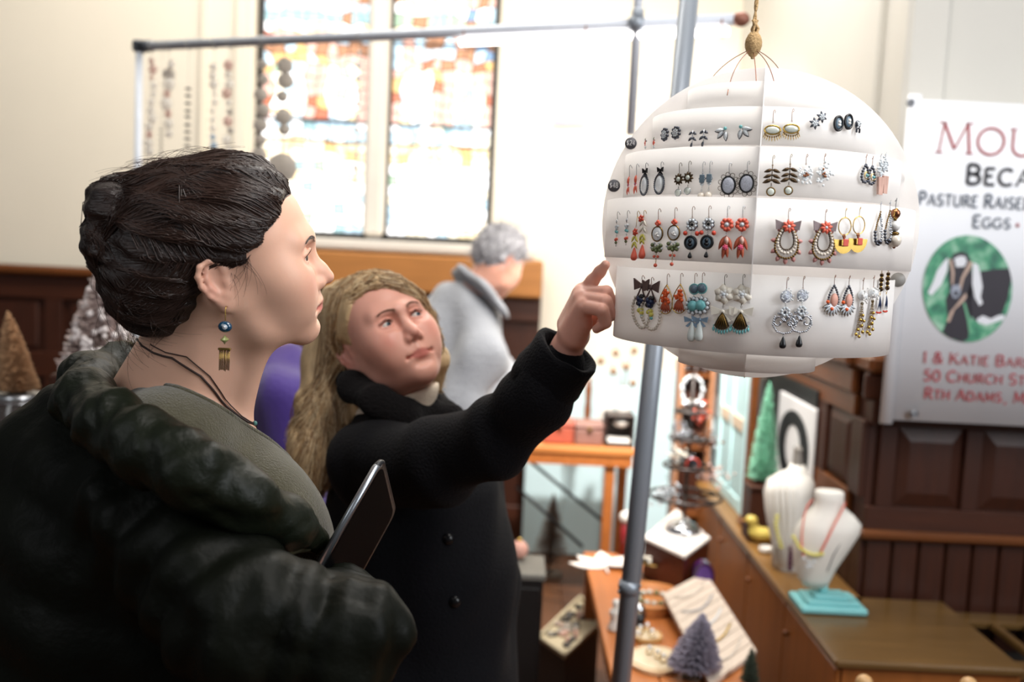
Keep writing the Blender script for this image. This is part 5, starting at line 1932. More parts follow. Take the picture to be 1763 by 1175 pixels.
# ornaments farther along the cupboard
def at_cup(px, py):
    p = onz(px, py, zc_ + .001)
    return p


d = 3.42
p = dep(1313, 832, d)
rs = thing('riser', 'small dark block lifting the mint-green cone tree', 'stand', (p.x, p.y, zc_))
solid('block', (p.x - .05, p.y - .05, zc_ + .001), (p.x + .05, p.y + .05, p.z - .013), oak, rs, .004)
solid('top', (p.x - .056, p.y - .056, p.z - .012), (p.x + .056, p.y + .056, p.z - .001), oak_h, rs, .003)
brush_tree('brush_tree', 'tall mint-green cone tree raised on the cupboard', (p.x, p.y, p.z), (832 - 655) * d / FPX, 25 * d / FPX, '#6aa78b', '#86bfa2', n=1800, trunk=.03)
p = at_cup(1321, 912); d = to_px(p)[2]
brush_tree('brush_tree', 'short blue cone tree before the mint-green one', (p.x, p.y, zc_ + .001), (912 - 822) * d / FPX, 15 * d / FPX, '#264b7c', '#34639c', n=900, trunk=.05)
p = at_cup(1290, 892); d = to_px(p)[2]
brush_tree('brush_tree', 'small olive cone tree beside the yellow bird', (p.x, p.y, zc_ + .001), (892 - 838) * d / FPX, 12 * d / FPX, '#5c5a35', '#6c6a42', n=700, trunk=.05)
p = at_cup(1308, 934); d = to_px(p)[2]; kp = d / FPX
yb = thing('bird_figure', 'little yellow ceramic bird sitting on the cupboard', 'figurine', tuple(p))
ym = mat('yellow_ceramic', '#c9b35a', .35, var=.15, coat=.3)
F = Field((p.x - .12, p.y - .1, zc_ - .02), (p.x + .12, p.y + .1, zc_ + .14), .004)
F.ell((p.x + .008, p.y, zc_ + .028), (.046, .03, .027), .01)
F.cap((p.x - .022, p.y, zc_ + .04), (p.x - .03, p.y, zc_ + .07), .018, .016, .015)
F.ell((p.x - .034, p.y, zc_ + .078), (.02, .017, .017), .01)
F.cap((p.x + .04, p.y, zc_ + .03), (p.x + .075, p.y + .005, zc_ + .042), .014, .006, .012)
V, Q = F.surf(1); np_mesh('body', V, Q, ym, yb)
b = MB(); b.lathe([(.006, 0), (.0005, .016)], (p.x - .052, p.y, zc_ + .076), 8, (-1, -.1, -.15)); b.build('beak', mat('ochre_beak', '#a5762c', .4), yb)
p = at_cup(1318, 952); d = to_px(p)[2]
pt = thing('white_dish', 'small white round pot beside the draped bust', 'pot', tuple(p))
b = MB(); b.lathe([(.018, 0), (.022, .004), (.022, .016), (.019, .018), (.019, .007), (.0001, .006)], p, 20); b.build('bowl', whiteb, pt)
b = MB(); b.ring(p + Vector((0, 0, .0175)), .0205, .0205, .0018, 20, 6, axis=(0, 0, 1)); b.build('rim', whiteb, pt)
# white board with a big black ring, leaning on the panelling
xs_ = XF - .035
sg = thing('letter_sign', 'white board with a large black letter O leaning on the panelling', 'sign', tuple(onx(1370, 850, xs_)))
ya, yb_ = onx(1400, 740, xs_).y, onx(1338, 740, xs_).y
za, zbm = onx(1398, 703, xs_).z, zc_ + .002
b = MB(); b.box((xs_ + .006, (ya + yb_) / 2, (za + zbm) / 2), (.012, yb_ - ya, za - zbm), None, .002); b.build('board', mat('white_board', '#d7d5d4', .5, var=.04), sg)
cy_, czz = (ya + yb_) / 2, onx(1362, 768, xs_).z
rx, rz_ = (yb_ - ya) * .44, (onx(1362, 703, xs_).z - onx(1362, 832, xs_).z) / 2
b = MB()
n = 48
vs = []
for i in range(n):
    a = 2 * math.pi * i / n
    for k, xx in ((1, xs_), (1, xs_ - .003), (.56, xs_ - .003), (.56, xs_)):
        kk = k if k == 1 else .5
        vs.append((xx, cy_ + rx * math.cos(a) * kk, czz + rz_ * math.sin(a) * (k if k == 1 else .62)))
b._add(vs, [(i * 4 + q, ((i + 1) % n) * 4 + q, ((i + 1) % n) * 4 + (q + 1) % 4, i * 4 + (q + 1) % 4) for i in range(n) for q in range(4)], False)
b.build('letter', mat('black_print', '#121214', .5), sg)
# dark frame behind it
fd = thing('picture_board', 'black picture frame standing behind the white letter board', 'frame', (XF - .012, (ya + yb_) / 2, zc_))
fz = onx(1372, 655, XF - .014).z
y0f, y1f = onx(1412, 700, XF - .014).y, onx(1322, 700, XF - .014).y
blk_ = mat('black_paint', '#0e0d0d', .5)
solid('backing', (XF - .02, y0f, zc_ + .02), (XF - .018, y1f, fz), blk_, fd)
for (lo, hi) in (((y0f, zc_ + .001), (y1f, zc_ + .04)), ((y0f, fz - .03), (y1f, fz)), ((y0f, zc_ + .04), (y0f + .03, fz - .03)), ((y1f - .03, zc_ + .04), (y1f, fz - .03))):
    solid('moulding', (XF - .026, lo[0], lo[1]), (XF - .0185, hi[0], hi[1]), blk_, fd, .002)
# old pale-blue window sash leaning beyond, with its oak post
pb = mat('pale_blue_paint', '#b4d2d3', .6, var=.1, scale=8)
xo = CX0 + .06
ws = thing('painted_shutter', 'pale blue painted shutter with two panels standing on the cupboard end', 'shutter', tuple(onx(1262, 850, xo)))
yA, yB_ = onx(1287, 760, xo).y, onx(1238, 760, xo).y
zt_ = 1.42
for (lo, hi) in (((yA, zc_ + .002), (yA + .035, zt_)), ((yB_ - .05, zc_ + .002), (yB_, zt_)), (((yA + yB_) / 2 - .02, zc_ + .06), ((yA + yB_) / 2 + .02, zt_ - .05))):
    solid('stile', (xo - .012, lo[0], lo[1]), (xo + .012, hi[0], hi[1]), pb, ws, .003)
zm = onx(1262, 730, xo).z
for z in (zc_ + .002, zm, zt_ - .05):
    solid('rail', (xo - .011, yA + .035, z), (xo + .011, yB_ - .05, z + .05), mat('worn_cream', '#cdb9a0', .6, var=.15) if z == zm else pb, ws, .003)
for y0_, y1_ in ((yA + .035, (yA + yB_) / 2 - .02), ((yA + yB_) / 2 + .02, yB_ - .05)):
    for z0_, z1_ in ((zc_ + .052, zm), (zm + .05, zt_ - .05)):
        solid('panel', (xo - .004, y0_, z0_), (xo + .004, y1_, z1_), pb, ws)
po = thing('wooden_post', 'slim reddish wooden post beside the mint-green tree', 'post', tuple(onx(1290, 862, CX0 + .04)))
pyy = onx(1291, 760, CX0 + .04).y
solid('shaft', (CX0 + .03, pyy - .02, zc_ + .02), (CX0 + .056, pyy + .02, 1.5), oak_cap, po, .003)
solid('foot', (CX0 + .02, pyy - .035, zc_ + .001), (CX0 + .07, pyy + .035, zc_ + .02), oak_cap, po, .003)

# ------------------------------------------------------------------ the display table before the cupboard
zt1 = 0.50
TX0, TX1 = onz(1004, 950, zt1).x, onz(1250, 1085, zt1).x
TY1 = onz(1004, 950, zt1).y
tabw = mat('orange_pine', '#a8622f', .38, var=.3, scale=6, stretch=(6, .6, 6), bump=.08, bscale=60)
tb_ = thing('display_table', 'narrow orange-brown wooden bench table crowded with jewellery', 'table', ((TX0 + TX1) / 2, 2.8, 0))
nb_ = 3
for i in range(nb_):
    xa_ = TX0 + (TX1 - TX0) * i / nb_
    solid('board', (xa_ + .001, 2.0, zt1 - .03), (xa_ + (TX1 - TX0) / nb_ - .001, TY1, zt1), tabw, tb_, .003)
for xx in (TX0 + .03, TX1 - .03):
    for yy in (2.06, TY1 - .06):
        solid('leg', (xx - .022, yy - .022, 0), (xx + .022, yy + .022, zt1 - .03), tabw, tb_)
solid('apron', (TX0 + .02, 2.06, zt1 - .09), (TX0 + .035, TY1 - .06, zt1 - .031), tabw, tb_)

T_ = lambda px, py, h=0.001: onz(px, py, zt1 + h)
# white-topped dark box carrying the jewellery tree
bx = [onz(px, py, zt1 + .135) for px, py in ((1110, 925), (1165, 878), (1221, 926), (1178, 957))]
bxc = sum(bx, Vector()) / 4
box = thing('wooden_box', 'dark wooden box with a white top on the display table', 'box', (bxc.x, bxc.y, zt1))
b = MB()
vs = [(p.x, p.y, zt1 + .001) for p in bx] + [(p.x, p.y, zt1 + .126) for p in bx]
b._add(vs, [(3, 2, 1, 0), (4, 5, 6, 7)] + [(i, (i + 1) % 4, 4 + (i + 1) % 4, 4 + i) for i in range(4)], False)
b.build('sides', mat('mahogany', '#4a1d12', .35, var=.3, scale=10, stretch=(1, 1, 6)), box)
b = MB()
vs = [(bxc.x + (p.x - bxc.x) * 1.04, bxc.y + (p.y - bxc.y) * 1.04, zt1 + z) for z in (.1265, .135) for p in bx]
b._add(vs, [(3, 2, 1, 0), (4, 5, 6, 7)] + [(i, (i + 1) % 4, 4 + (i + 1) % 4, 4 + i) for i in range(4)], False)
b.build('lid', mat('white_marble', '#dcd6d0', .25, var=.08), box)
jb_ = onz(1176, 915, zt1 + .136)
dj = to_px(jb_)[2]
kj = dj / FPX
ch = mat('chrome', '#c3c5c9', .12, 1.0, var=.05)
jtree = thing('jewellery_stand', 'tall metal jewellery stand with a ring rack and silver dome foot', 'jewellery stand', tuple(jb_))
b = MB(); b.lathe([(30 * kj, 0), (30 * kj, .004), (27 * kj, .016), (18 * kj, .03), (7 * kj, .038), (.005, .046)], jb_, 32); b.build('foot', ch, jtree)
ztp = dep(1190, 640, dj).z
b = MB(); b.cyl(jb_ + Vector((0, 0, .03)), (jb_.x + .003, jb_.y, ztp), .006, n=10); b.build('post', mat('dark_iron', '#3b3634', .4, .8), jtree)
for (py, rpx) in ((853, 62), (800, 40), (752, 33), (706, 26)):
    c = Vector((jb_.x, jb_.y, dep(1182, py, dj).z))
    b = MB(); b.ring(c, rpx * kj, rpx * kj, .0052, 40, 6, axis=(0, 0, 1))
    for k in range(3):
        a = k * 1.05 + .3
        b.cyl(c + Vector((math.cos(a), math.sin(a), 0)) * rpx * kj, c - Vector((math.cos(a), math.sin(a), 0)) * rpx * kj, .004, n=6)
    b.build('ring_rack', mat('dark_iron', '#3b3634', .4, .8), jtree)


def hung(px, py, label, kind, r):
    d = dj - .03
    c = dep(px, py, d)
    k = d / FPX
    t = thing('hanging_jewel', label, 'jewellery', tuple(c + Vector((0, 0, r * k))), 'jewellery hung on the metal stand')
    b = MB(); rd = random.Random(px * 3 + py)
    if kind == 'medal':
        b.lathe([(r * k * .2, 0), (r * k, .002), (r * k, .006), (r * k * .6, .008), (.0005, .009)], c, 20, (0, -1, 0)); b.build('medallion', JW['dsilver'], t)
        b = MB(); b.ring(c + Vector((0, -.008, 0)), r * k * .8, r * k * .8, .003, 20, 6); b.build('red_ring', JW['red'], t)
    elif kind == 'loop':
        for i in range(30):
            a = 2 * math.pi * i / 30
            b.ell(c + Vector((math.cos(a) * r * k * .75 + rd.gauss(0, .001), rd.gauss(0, .003), math.sin(a) * r * k)), rd.uniform(.005, .008), 7, 5)
        b.build('beads', JW['ice'], t)
    else:
        for i in range(40):
            b.ell(c + Vector((rd.gauss(0, r * k * .45), rd.gauss(0, .008), rd.gauss(0, r * k * .35))), rd.uniform(.0035, .007), 7, 5)
        b.build('beads', JW[kind], t)
        b = MB()
        for i in range(14):
            b.ell(c + Vector((rd.gauss(0, r * k * .5), rd.gauss(0, .01), rd.gauss(0, r * k * .35))), rd.uniform(.003, .006), 7, 5)
        b.build('accent_beads', JW['crystal' if kind != 'crystal' else 'slate'], t)
    b = MB(); b.ring(c + Vector((0, 0, r * k * 1.02)), .006, .008, .0012, 12, 5); b.build('hook', ch, t)


hung(1192, 800, 'round dark medallion with a red ring on the jewellery stand', 'medal', 14)
hung(1148, 850, 'cluster of clear crystals at the left of the ring rack', 'crystal', 28)
hung(1226, 816, 'cluster of mauve beads at the right of the jewellery stand', 'shell', 24)
hung(1192, 672, 'wreath of white beads near the top of the jewellery stand', 'loop', 24)
hung(1172, 745, 'silver bead tangle below the white bead wreath', 'silver', 22)
hung(1216, 762, 'brown bead tangle on the middle ring of the stand', 'copper', 20)
hung(1166, 782, 'ivory bead tangle beside the round medallion', 'ivory', 18)
hung(1206, 718, 'red and silver beads under the white wreath', 'coral', 14)
# shell dish, white cloth leaf, candle, slab dish, board, agate, small things
c = onz(1122, 966, zt1 + .06); k = to_px(c)[2] / FPX
sd = thing('shell_dish', 'round brass dish heaped with white shells by the white-topped box', 'dish', (c.x, c.y, zt1))
b = MB(); b.lathe([(.02, 0), (.022, .004), (.006, .01), (.006, .045), (18 * k, .052), (33 * k, .06), (34 * k, .062), (17 * k, .056), (.0001, .055)], (c.x, c.y, zt1 + .001), 28); b.build('dish', JW['brass'], sd)
rd = random.Random(9)
for i in range(22):
    a, q = rd.uniform(0, 6.28), rd.uniform(0, 26) * k
    b = MB(); b.ell((c.x + math.cos(a) * q, c.y + math.sin(a) * q, zt1 + .068 + rd.uniform(0, .01)), (rd.uniform(.007, .012), rd.uniform(.006, .01), .006), 8, 6, Matrix.Rotation(rd.uniform(0, 3), 3, 'Z'))
    o = b.build('shell', JW['ivory'], label='small ivory shell in the heap on the brass dish', cat='shell', group='shells on the brass dish')
c = T_(1046, 978)
lf = thing('white_leaf', 'white leaf-shaped cut-out lying at the far end of the display table', 'ornament', tuple(c))
b = MB()
for k_, a in enumerate((-1.2, -.6, 0, .6, 1.2)):
    l = (.10, .12, .14, .12, .1)[k_]
    n_ = 8
    pts = []
    for i in range(n_ + 1):
        t_ = i / n_
        pts.append((l * t_ * math.sin(a) + .022 * math.sin(math.pi * t_) * math.cos(a), l * t_ * math.cos(a) - .022 * math.sin(math.pi * t_) * math.sin(a)))
    for i in range(n_ - 1, 0, -1):
        t_ = i / n_
        pts.append((l * t_ * math.sin(a) - .022 * math.sin(math.pi * t_) * math.cos(a), l * t_ * math.cos(a) + .022 * math.sin(math.pi * t_) * math.sin(a)))
    vs = [(c.x + x * 1.3 - .01, c.y + yv * 1.2 - .02, zt1 + .002 + .003 * k_) for x, yv in pts] + [(c.x + x * 1.3 - .01, c.y + yv * 1.2 - .02, zt1 + .006 + .003 * k_) for x, yv in pts]
    m_ = len(pts)
    b._add(vs, [tuple(range(m_))[::-1], tuple(range(m_, 2 * m_))] + [(i, (i + 1) % m_, m_ + (i + 1) % m_, m_ + i) for i in range(m_)], False)
b.build('lobe', mat('white_felt', '#e6dcd2', .8), lf)
b = MB(); b.tube([(c.x - .01, c.y - .02, zt1 + .012), (c.x - .005, c.y - .07, zt1 + .006)], .004, 6); b.build('stalk', mat('white_felt', '#e6dcd2', .8), lf)
c = T_(1078, 955)
cd = thing('red_canister', 'tall dark red canister with a white top partly behind the pole', 'canister', tuple(c))
b = MB(); b.cyl(c, c + Vector((0, 0, .12)), .026, n=20); b.build('body', mat('dark_red_lacquer', '#7a1f22', .35), cd)
b = MB(); b.lathe([(.028, .12), (.032, .13), (.03, .145), (.015, .155), (.0002, .158)], c, 20); b.build('top', whiteb, cd)
# live-edge wooden tray with a bracelet
c = T_(1124, 1040); k = to_px(c)[2] / FPX
wt = thing('wooden_tray', 'oval live-edge wooden tray holding a pale stone bracelet', 'tray', tuple(c))


def blob(n, rx, ry, seed, amp=.08):
    r_ = random.Random(seed)
    ph = [r_.uniform(0, 6.28) for _ in range(4)]
    return [((1 + amp * (math.sin(2 * a + ph[0]) + .6 * math.sin(3 * a + ph[1]) + .4 * math.sin(5 * a + ph[2]))) * rx * math.cos(a), (1 + amp * (math.sin(2 * a + ph[3]) + .5 * math.sin(3 * a + ph[0]))) * ry * math.sin(a)) for a in [2 * math.pi * i / n for i in range(n)]]


def slab(b, c, pts, z0, z1, dish=0.0):
    m_ = len(pts)
    vs = [(c[0] + x, c[1] + yv, z0) for x, yv in pts] + [(c[0] + x, c[1] + yv, z1) for x, yv in pts]
    fs = [tuple(range(m_))[::-1]] + [(i, (i + 1) % m_, m_ + (i + 1) % m_, m_ + i) for i in range(m_)]
    if dish:
        vs += [(c[0] + x * .78, c[1] + yv * .78, z1) for x, yv in pts] + [(c[0] + x * .66, c[1] + yv * .66, z1 - dish) for x, yv in pts]
        for q in (1, 2):
            fs += [(q * m_ + i, q * m_ + (i + 1) % m_, (q + 1) * m_ + (i + 1) % m_, (q + 1) * m_ + i) for i in range(m_)]
        fs.append(tuple(range(3 * m_, 4 * m_)))
    else:
        fs.append(tuple(range(m_, 2 * m_)))
    b._add(vs, fs, False)


b = MB(); slab(b, c, blob(36, 52 * k, .13, 4), zt1 + .001, zt1 + .03, .016); b.build('tray', mat('cut_timber', '#b0703c', .5, var=.35, scale=20), wt)
rd = random.Random(4)
br = thing('stone_bracelet', 'bracelet of pale green-grey stones lying in the wooden tray', 'bracelet', (c.x, c.y, zt1 + .015))
for i in range(15):
    a = 2 * math.pi * i / 15
    b = MB(); b.ell((c.x + math.cos(a) * .05, c.y - .005 + math.sin(a) * .05, zt1 + .0215), (.011, .009, .0075), 8, 6, Matrix.Rotation(a, 3, 'Z')); b.build('stone', JW['moon'] if i % 3 else JW['green'], br)
# slatted necklace board
q4 = [T_(px, py) for px, py in ((1139, 1056), (1212, 1016), (1298, 1150), (1222, 1190))]
o0 = q4[0]
e1_, e2_ = (q4[1] - q4[0]), (q4[3] - q4[0])
nbd = thing('necklace_board', 'whitewashed slatted board laid with fine necklaces on the display table', 'display board', tuple((q4[0] + q4[2]) / 2))
nn_ = 11
for i in range(nn_):
    a, c_ = i / nn_ + .004, (i + 1) / nn_ - .004
    zz = .004
    lift = .045
    vs = []
    for z in (0, .012):
        for (u_, v_) in ((0, a), (1, a), (1, c_), (0, c_)):
            p = o0 + e1_ * u_ + e2_ * v_
            vs.append((p.x, p.y, zt1 + zz + z + lift * (1 - v_)))
    b = MB(); b._add(vs, [(3, 2, 1, 0), (4, 5, 6, 7)] + [(j, (j + 1) % 4, 4 + (j + 1) % 4, 4 + j) for j in range(4)], False)
    b.build('slat', mat('whitewashed_pine', '#c9b8a8', .65, var=.15, scale=25, stretch=(6, 1, 6)), nbd)
b = MB()
p = o0 + e1_ * .5 + e2_ * .1
b.box((p.x, p.y, zt1 + .018), (.12, .02, .034), None, .003); b.build('prop', tabw, nbd)
for i in range(5):
    v0 = .12 + i * .18
    pts = []
    for t_ in range(15):
        u_ = .16 + .68 * t_ / 14
        v_ = v0 + .07 * math.sin(math.pi * t_ / 14)
        p = o0 + e1_ * u_ + e2_ * v_
        pts.append((p.x, p.y, zt1 + .0185 + .045 * (1 - v_) + .002))
    ord_ = ('top', 'second', 'third', 'fourth', 'lowest')[i]
    string_of('fine_necklace', 'fine pale bead necklace, the %s one laid across the slatted board' % ord_, 'necklace', pts, .0028, JW[('pearl', 'silver', 'ice', 'gold', 'pearl')[i]], 'necklaces on the slatted board')
# agate, bottle-brush, slices and small figures
c = T_(1208, 1024)
ag = thing('agate', 'polished purple agate slice standing against the box', 'agate', tuple(c))
k = to_px(c)[2] / FPX
b = MB()
pts = [(18 * k * math.sin(a) * (1 - .15 * math.cos(a)), 29 * k * (1 - math.cos(a))) for a in [2 * math.pi * i / 28 for i in range(28)]]
b.prism(pts, -.018, .018, None, c + Vector((0, 0, .002))); b.build('stone', mat('purple_agate', '#3c1a4a', .1, var=.5, scale=25, coat=.5), ag)
b = MB(); b.prism([(x * .72, z * .78 + 29 * k * .22) for x, z in pts], -.0195, -.018, None, c + Vector((0, 0, .002))); b.build('crystal_heart', mat('violet_crystal', '#5a3a86', .15, var=.6, scale=200, bump=.4, bscale=200), ag)
c = T_(1192, 1168); d = to_px(c)[2]
brush_tree('brush_tree', 'grey-violet bottle-brush tree at the front of the display table', (c.x, c.y, zt1 + .001), (1168 - 1052) * d / FPX, 43 * d / FPX, '#7b7584', '#9a94a3', (.10, 0), 2600, trunk=.14)
c = T_(1290, 1182); d = to_px(c)[2]
brush_tree('brush_tree', 'small dark green tree at the right edge of the display table', (c.x, c.y, zt1 + .001), (1182 - 1112) * d / FPX, 16 * d / FPX, '#2a3328', '#3a4436', (0, 0), 900, trunk=.1)
for i, (px, py, rx, ry, col, lab) in enumerate(((1126, 1140, 50, .085, '#c9ab86', 'large pale agate slice with gold bracelets at the table front'), (1108, 1098, 32, .05, '#b98d52', 'small amber slice dish left of the violet tree'))):
    c = T_(px, py); k = to_px(c)[2] / FPX
    t = thing('agate_slice', lab, 'dish', tuple(c))
    b = MB(); slab(b, c, blob(30, rx * k, ry, 20 + i, .06), zt1 + .001, zt1 + .011); b.build('slice', mat('slice' + col, col, .2, var=.2, scale=12, coat=.4), t)
    b = MB(); slab(b, c, [(x * .8, y_ * .8) for x, y_ in blob(30, rx * k, ry, 20 + i, .06)], zt1 + .011, zt1 + .0125); b.build('heart', mat('slice_heart' + col, '#d9c6a8', .2, var=.2, scale=25), t)
rd = random.Random(12)
for i, (px, py) in enumerate(((1102, 1092), (1114, 1088), (1122, 1098), (1098, 1102), (1132, 1135), (1118, 1128), (1142, 1142))):
    c = T_(px, py, .013)
    t = thing('ring', ['gold ring with a pearl, farthest left on the amber slice dish', 'gold ring with a pearl at the back of the amber dish', 'gold ring with a pearl at the right of the amber dish', 'gold ring with a pearl at the front of the amber dish',
                       'gold ring with a pearl in the middle of the large slice', 'gold ring with a pearl near the pole on the large slice', 'gold ring with a pearl at the right of the large slice'][i], 'ring', tuple(c), 'rings on the agate slices')
    b = MB(); b.ring(c + Vector((0, 0, .009)), .009, .009, .0018, 18, 6, axis=(rd.uniform(-.6, .6), 1, .2)); b.build('band', JW['gold'], t)
    b = MB(); b.ell(c + Vector((0, 0, .02)), .006, 10, 6); b.build('pearl', JW['ice'], t)
c = T_(1058, 1085); k = to_px(c)[2] / FPX
fg = thing('white_figure', 'little white figure on the display table left of the pole', 'figurine', tuple(c))
b = MB(); b.lathe([(.02, 0), (.021, .005), (.015, .02), (.012, .035), (.016, .045), (.014, .058), (.007, .064), (.011, .074), (.009, .086), (.0002, .09)], c, 20); b.build('body', whiteb, fg)
b = MB(); b.ell(c + Vector((-.012, -.004, .05)), (.006, .006, .012), 8, 6); b.ell(c + Vector((.012, -.004, .05)), (.006, .006, .012), 8, 6); b.build('arms', whiteb, fg)
c = T_(1098, 1078); k = to_px(c)[2] / FPX
ct = thing('black_cup', 'small black cup with a silver ball on top right of the pole', 'cup', tuple(c))
b = MB(); b.lathe([(.016, 0), (.019, .004), (.021, .04), (.018, .04), (.016, .006), (.0001, .005)], c, 20); b.build('cup', JW['black'], ct)
b = MB(); b.ell(c + Vector((0, 0, .047)), .019, 14, 10); b.build('ball', ch, ct)

# ------------------------------------------------------------------ far table with its boxes, and the pale screen behind
zt2 = 0.76
fa, fbp = onz(905, 772, zt2), onz(1093, 776, zt2)
y0_ = fbp.y
y1_ = onz(1000, 742, zt2).y
ft = thing('folding_table', 'far wooden folding table with dark iron braces before the pale blue screen', 'table', ((fa.x + fbp.x) / 2, y0_, 0))
x0_, x1_ = onz(800, 772, zt2).x, onz(1094, 776, zt2).x
for i in range(2):
    yy0 = y0_ + i * .24
    solid('board', (x0_, yy0 + .001, zt2 - .028), (x1_, yy0 + .239, zt2), mat('bright_pine', '#b9743c', .4, var=.25, scale=5, stretch=(.6, 6, 6)), ft, .003)
solid('apron', (x0_ + .01, y0_ + .012, zt2 - .075), (x1_ - .01, y0_ + .03, zt2 - .029), tabw, ft)
lgx = [onz(1046, 800, .6).x * 0 + ony(1048, 830, y0_ + .05).x, x0_ + .06]
for xx in lgx + [ony(1070, 830, y0_ + .42).x]:
    yy = y0_ + .05 if xx != lgx[0] * 0 + ony(1070, 830, y0_ + .42).x else y0_ + .42
    solid('leg', (xx - .02, yy - .018, 0), (xx + .02, yy + .018, zt2 - .029), tabw, ft)
iron = mat('black_iron', '#1f1d1e', .45, .6)
for (a, c) in (((913, 795), (1046, 905)), ((888, 838), (1003, 942))):
    b = MB(); b.cyl(ony(a[0], a[1], y0_ + .06), ony(c[0], c[1], y0_ + .06), .007, n=8); b.build('brace', iron, ft)
for i, (p0, p1, pt, m_, lab, cat) in enumerate(((936, 988, 727, mat('red_leather_box', '#9c4c38', .5, var=.2, bump=.2), 'reddish leather keepsake box on the far table', 'box'),
                                           (990, 1039, 731, mat('brown_leather_box', '#7d5a50', .5, var=.2, bump=.2), 'brown leather keepsake box right of the reddish one', 'box'),
                                           (1042, 1092, 716, mat('dark_leather_box', '#2c1f1c', .45, var=.2), 'dark open-fronted box with white lining on the far table', 'box'))):
    yb0 = y0_ + .05
    xa_, xb_ = ony(p0, 750, yb0).x, ony(p1, 750, yb0).x
    zt_ = ony((p0 + p1) / 2, pt, yb0).z
    t = thing('keepsake_box', lab, cat, ((xa_ + xb_) / 2, yb0 + .07, zt2 + .001))
    if i < 2:
        solid('body', (xa_, yb0, zt2 + .001), (xb_, yb0 + .14, zt_ - .022), m_, t, .006)
        solid('lid', (xa_ - .003, yb0 - .003, zt_ - .02), (xb_ + .003, yb0 + .143, zt_), m_, t, .007)
        b = MB(); b.box(((xa_ + xb_) / 2, yb0 - .006, zt_ - .025), (.018, .006, .022), None, .002); b.build('clasp', JW['brass'], t)
    else:
        for lo, hi in (((xa_, yb0, zt2 + .001), (xa_ + .008, yb0 + .14, zt_)), ((xb_ - .008, yb0, zt2 + .001), (xb_, yb0 + .14, zt_)), ((xa_, yb0, zt_ - .008), (xb_, yb0 + .14, zt_)), ((xa_, yb0, zt2 + .001), (xb_, yb0 + .14, zt2 + .012)), ((xa_, yb0 + .13, zt2), (xb_, yb0 + .14, zt_))):
            solid('side', lo, hi, m_, t, .002)
        b = MB(); b.ell(((xa_ + xb_) / 2 + .01, yb0 + .07, zt_ - .035), ((xb_ - xa_) * .34, .05, .024), 12, 8); b.build('white_lining', whiteb, t)
        b = MB(); b.box(((xa_ + xb_) / 2, yb0 + .06, zt2 + .02), ((xb_ - xa_) * .8, .09, .014), None, .004); b.build('white_tray', whiteb, t)
# white cloth and pale stands behind the boxes
wc = thing('white_cloth', 'crumpled white cloth spread behind the boxes on the far table', 'cloth', (ony(985, 720, y0_ + .28).x, y0_ + .28, zt2))
b = MB()
cx_ = ony(985, 720, y0_ + .28).x
n_ = 16
vs, fs = [], []
for i in range(n_ + 1):
    for j in range(9):
        x = cx_ - .24 + .48 * i / n_
        yv = y0_ + .20 + .24 * j / 8
        vs.append((x, yv, zt2 + .004 + .05 * (math.sin(i * 1.1) * math.cos(j * 1.3 + i * .4) * .5 + .5) * math.sin(math.pi * i / n_) * math.sin(math.pi * j / 8)))
nv = len(vs)
vs += [(x, yv, z - .002) for x, yv, z in vs]
for i in range(n_):
    for j in range(8):
        a = i * 9 + j
        fs += [(a, a + 9, a + 10, a + 1), (nv + a + 1, nv + a + 10, nv + a + 9, nv + a)]
b._add(vs, fs, True)
b.build('fabric', mat('white_linen', '#e9e2d8', .85), wc)
b = MB(); b.tube([(cx_ - .24 + .48 * i / n_, y0_ + .20, zt2 + .005) for i in range(n_ + 1)], .003, 5); b.build('hem', mat('white_linen', '#e9e2d8', .85), wc)
for i, (px, py, pt, w, lab) in enumerate(((1042, 718, 655, 14, 'white necklace stand left of the metal pole on the far table'), (1072, 722, 668, 12, 'short white necklace stand right beside the metal pole'))):
    yb0 = y0_ + .24
    c = ony(px, py, yb0); c.z = zt2 + .001
    hgt = ony(px, pt, yb0).z - zt2
    k = to_px(c)[2] / FPX
    t = thing('necklace_stand', lab, 'stand', tuple(c))
    b = MB(); loft(b, [(c + Vector((0, 0, hgt * q)), w * k * s_, .03 * s_) for q, s_ in ((.12, .5), (.3, .8), (.6, 1.0), (.75, .95), (.82, .5), (.9, .42), (1.0, .44))], 20); b.build('torso', whiteb, t)
    b = MB(); b.lathe([(w * k * .7, 0), (w * k * .7, .006), (.008, .012), (.008, hgt * .14)], c, 20); b.build('foot', whiteb, t)
yb0 = y0_ + .33
c = ony(1012, 700, yb0)
tp = thing('jewellery_post', 'brown turned wooden post with a white globe behind the boxes', 'stand', (c.x, c.y, zt2))
b = MB(); b.lathe([(.035, 0), (.035, .01), (.014, .02), (.012, .06), (.016, .1), (.012, .14), (.015, .2), (.01, .24)], (c.x, c.y, zt2 + .001), 18); b.build('post', oak_cap, tp)
b = MB(); b.ell((c.x, c.y, zt2 + .265), .028, 16, 10); b.build('globe', whiteb, tp)
for i, (px, py, r_) in enumerate(((1092, 604, 10), (1078, 632, 14), (1056, 640, 12), (1088, 660, 12), (1062, 612, 9), (1030, 620, 11))):
    yb0 = YB - .17
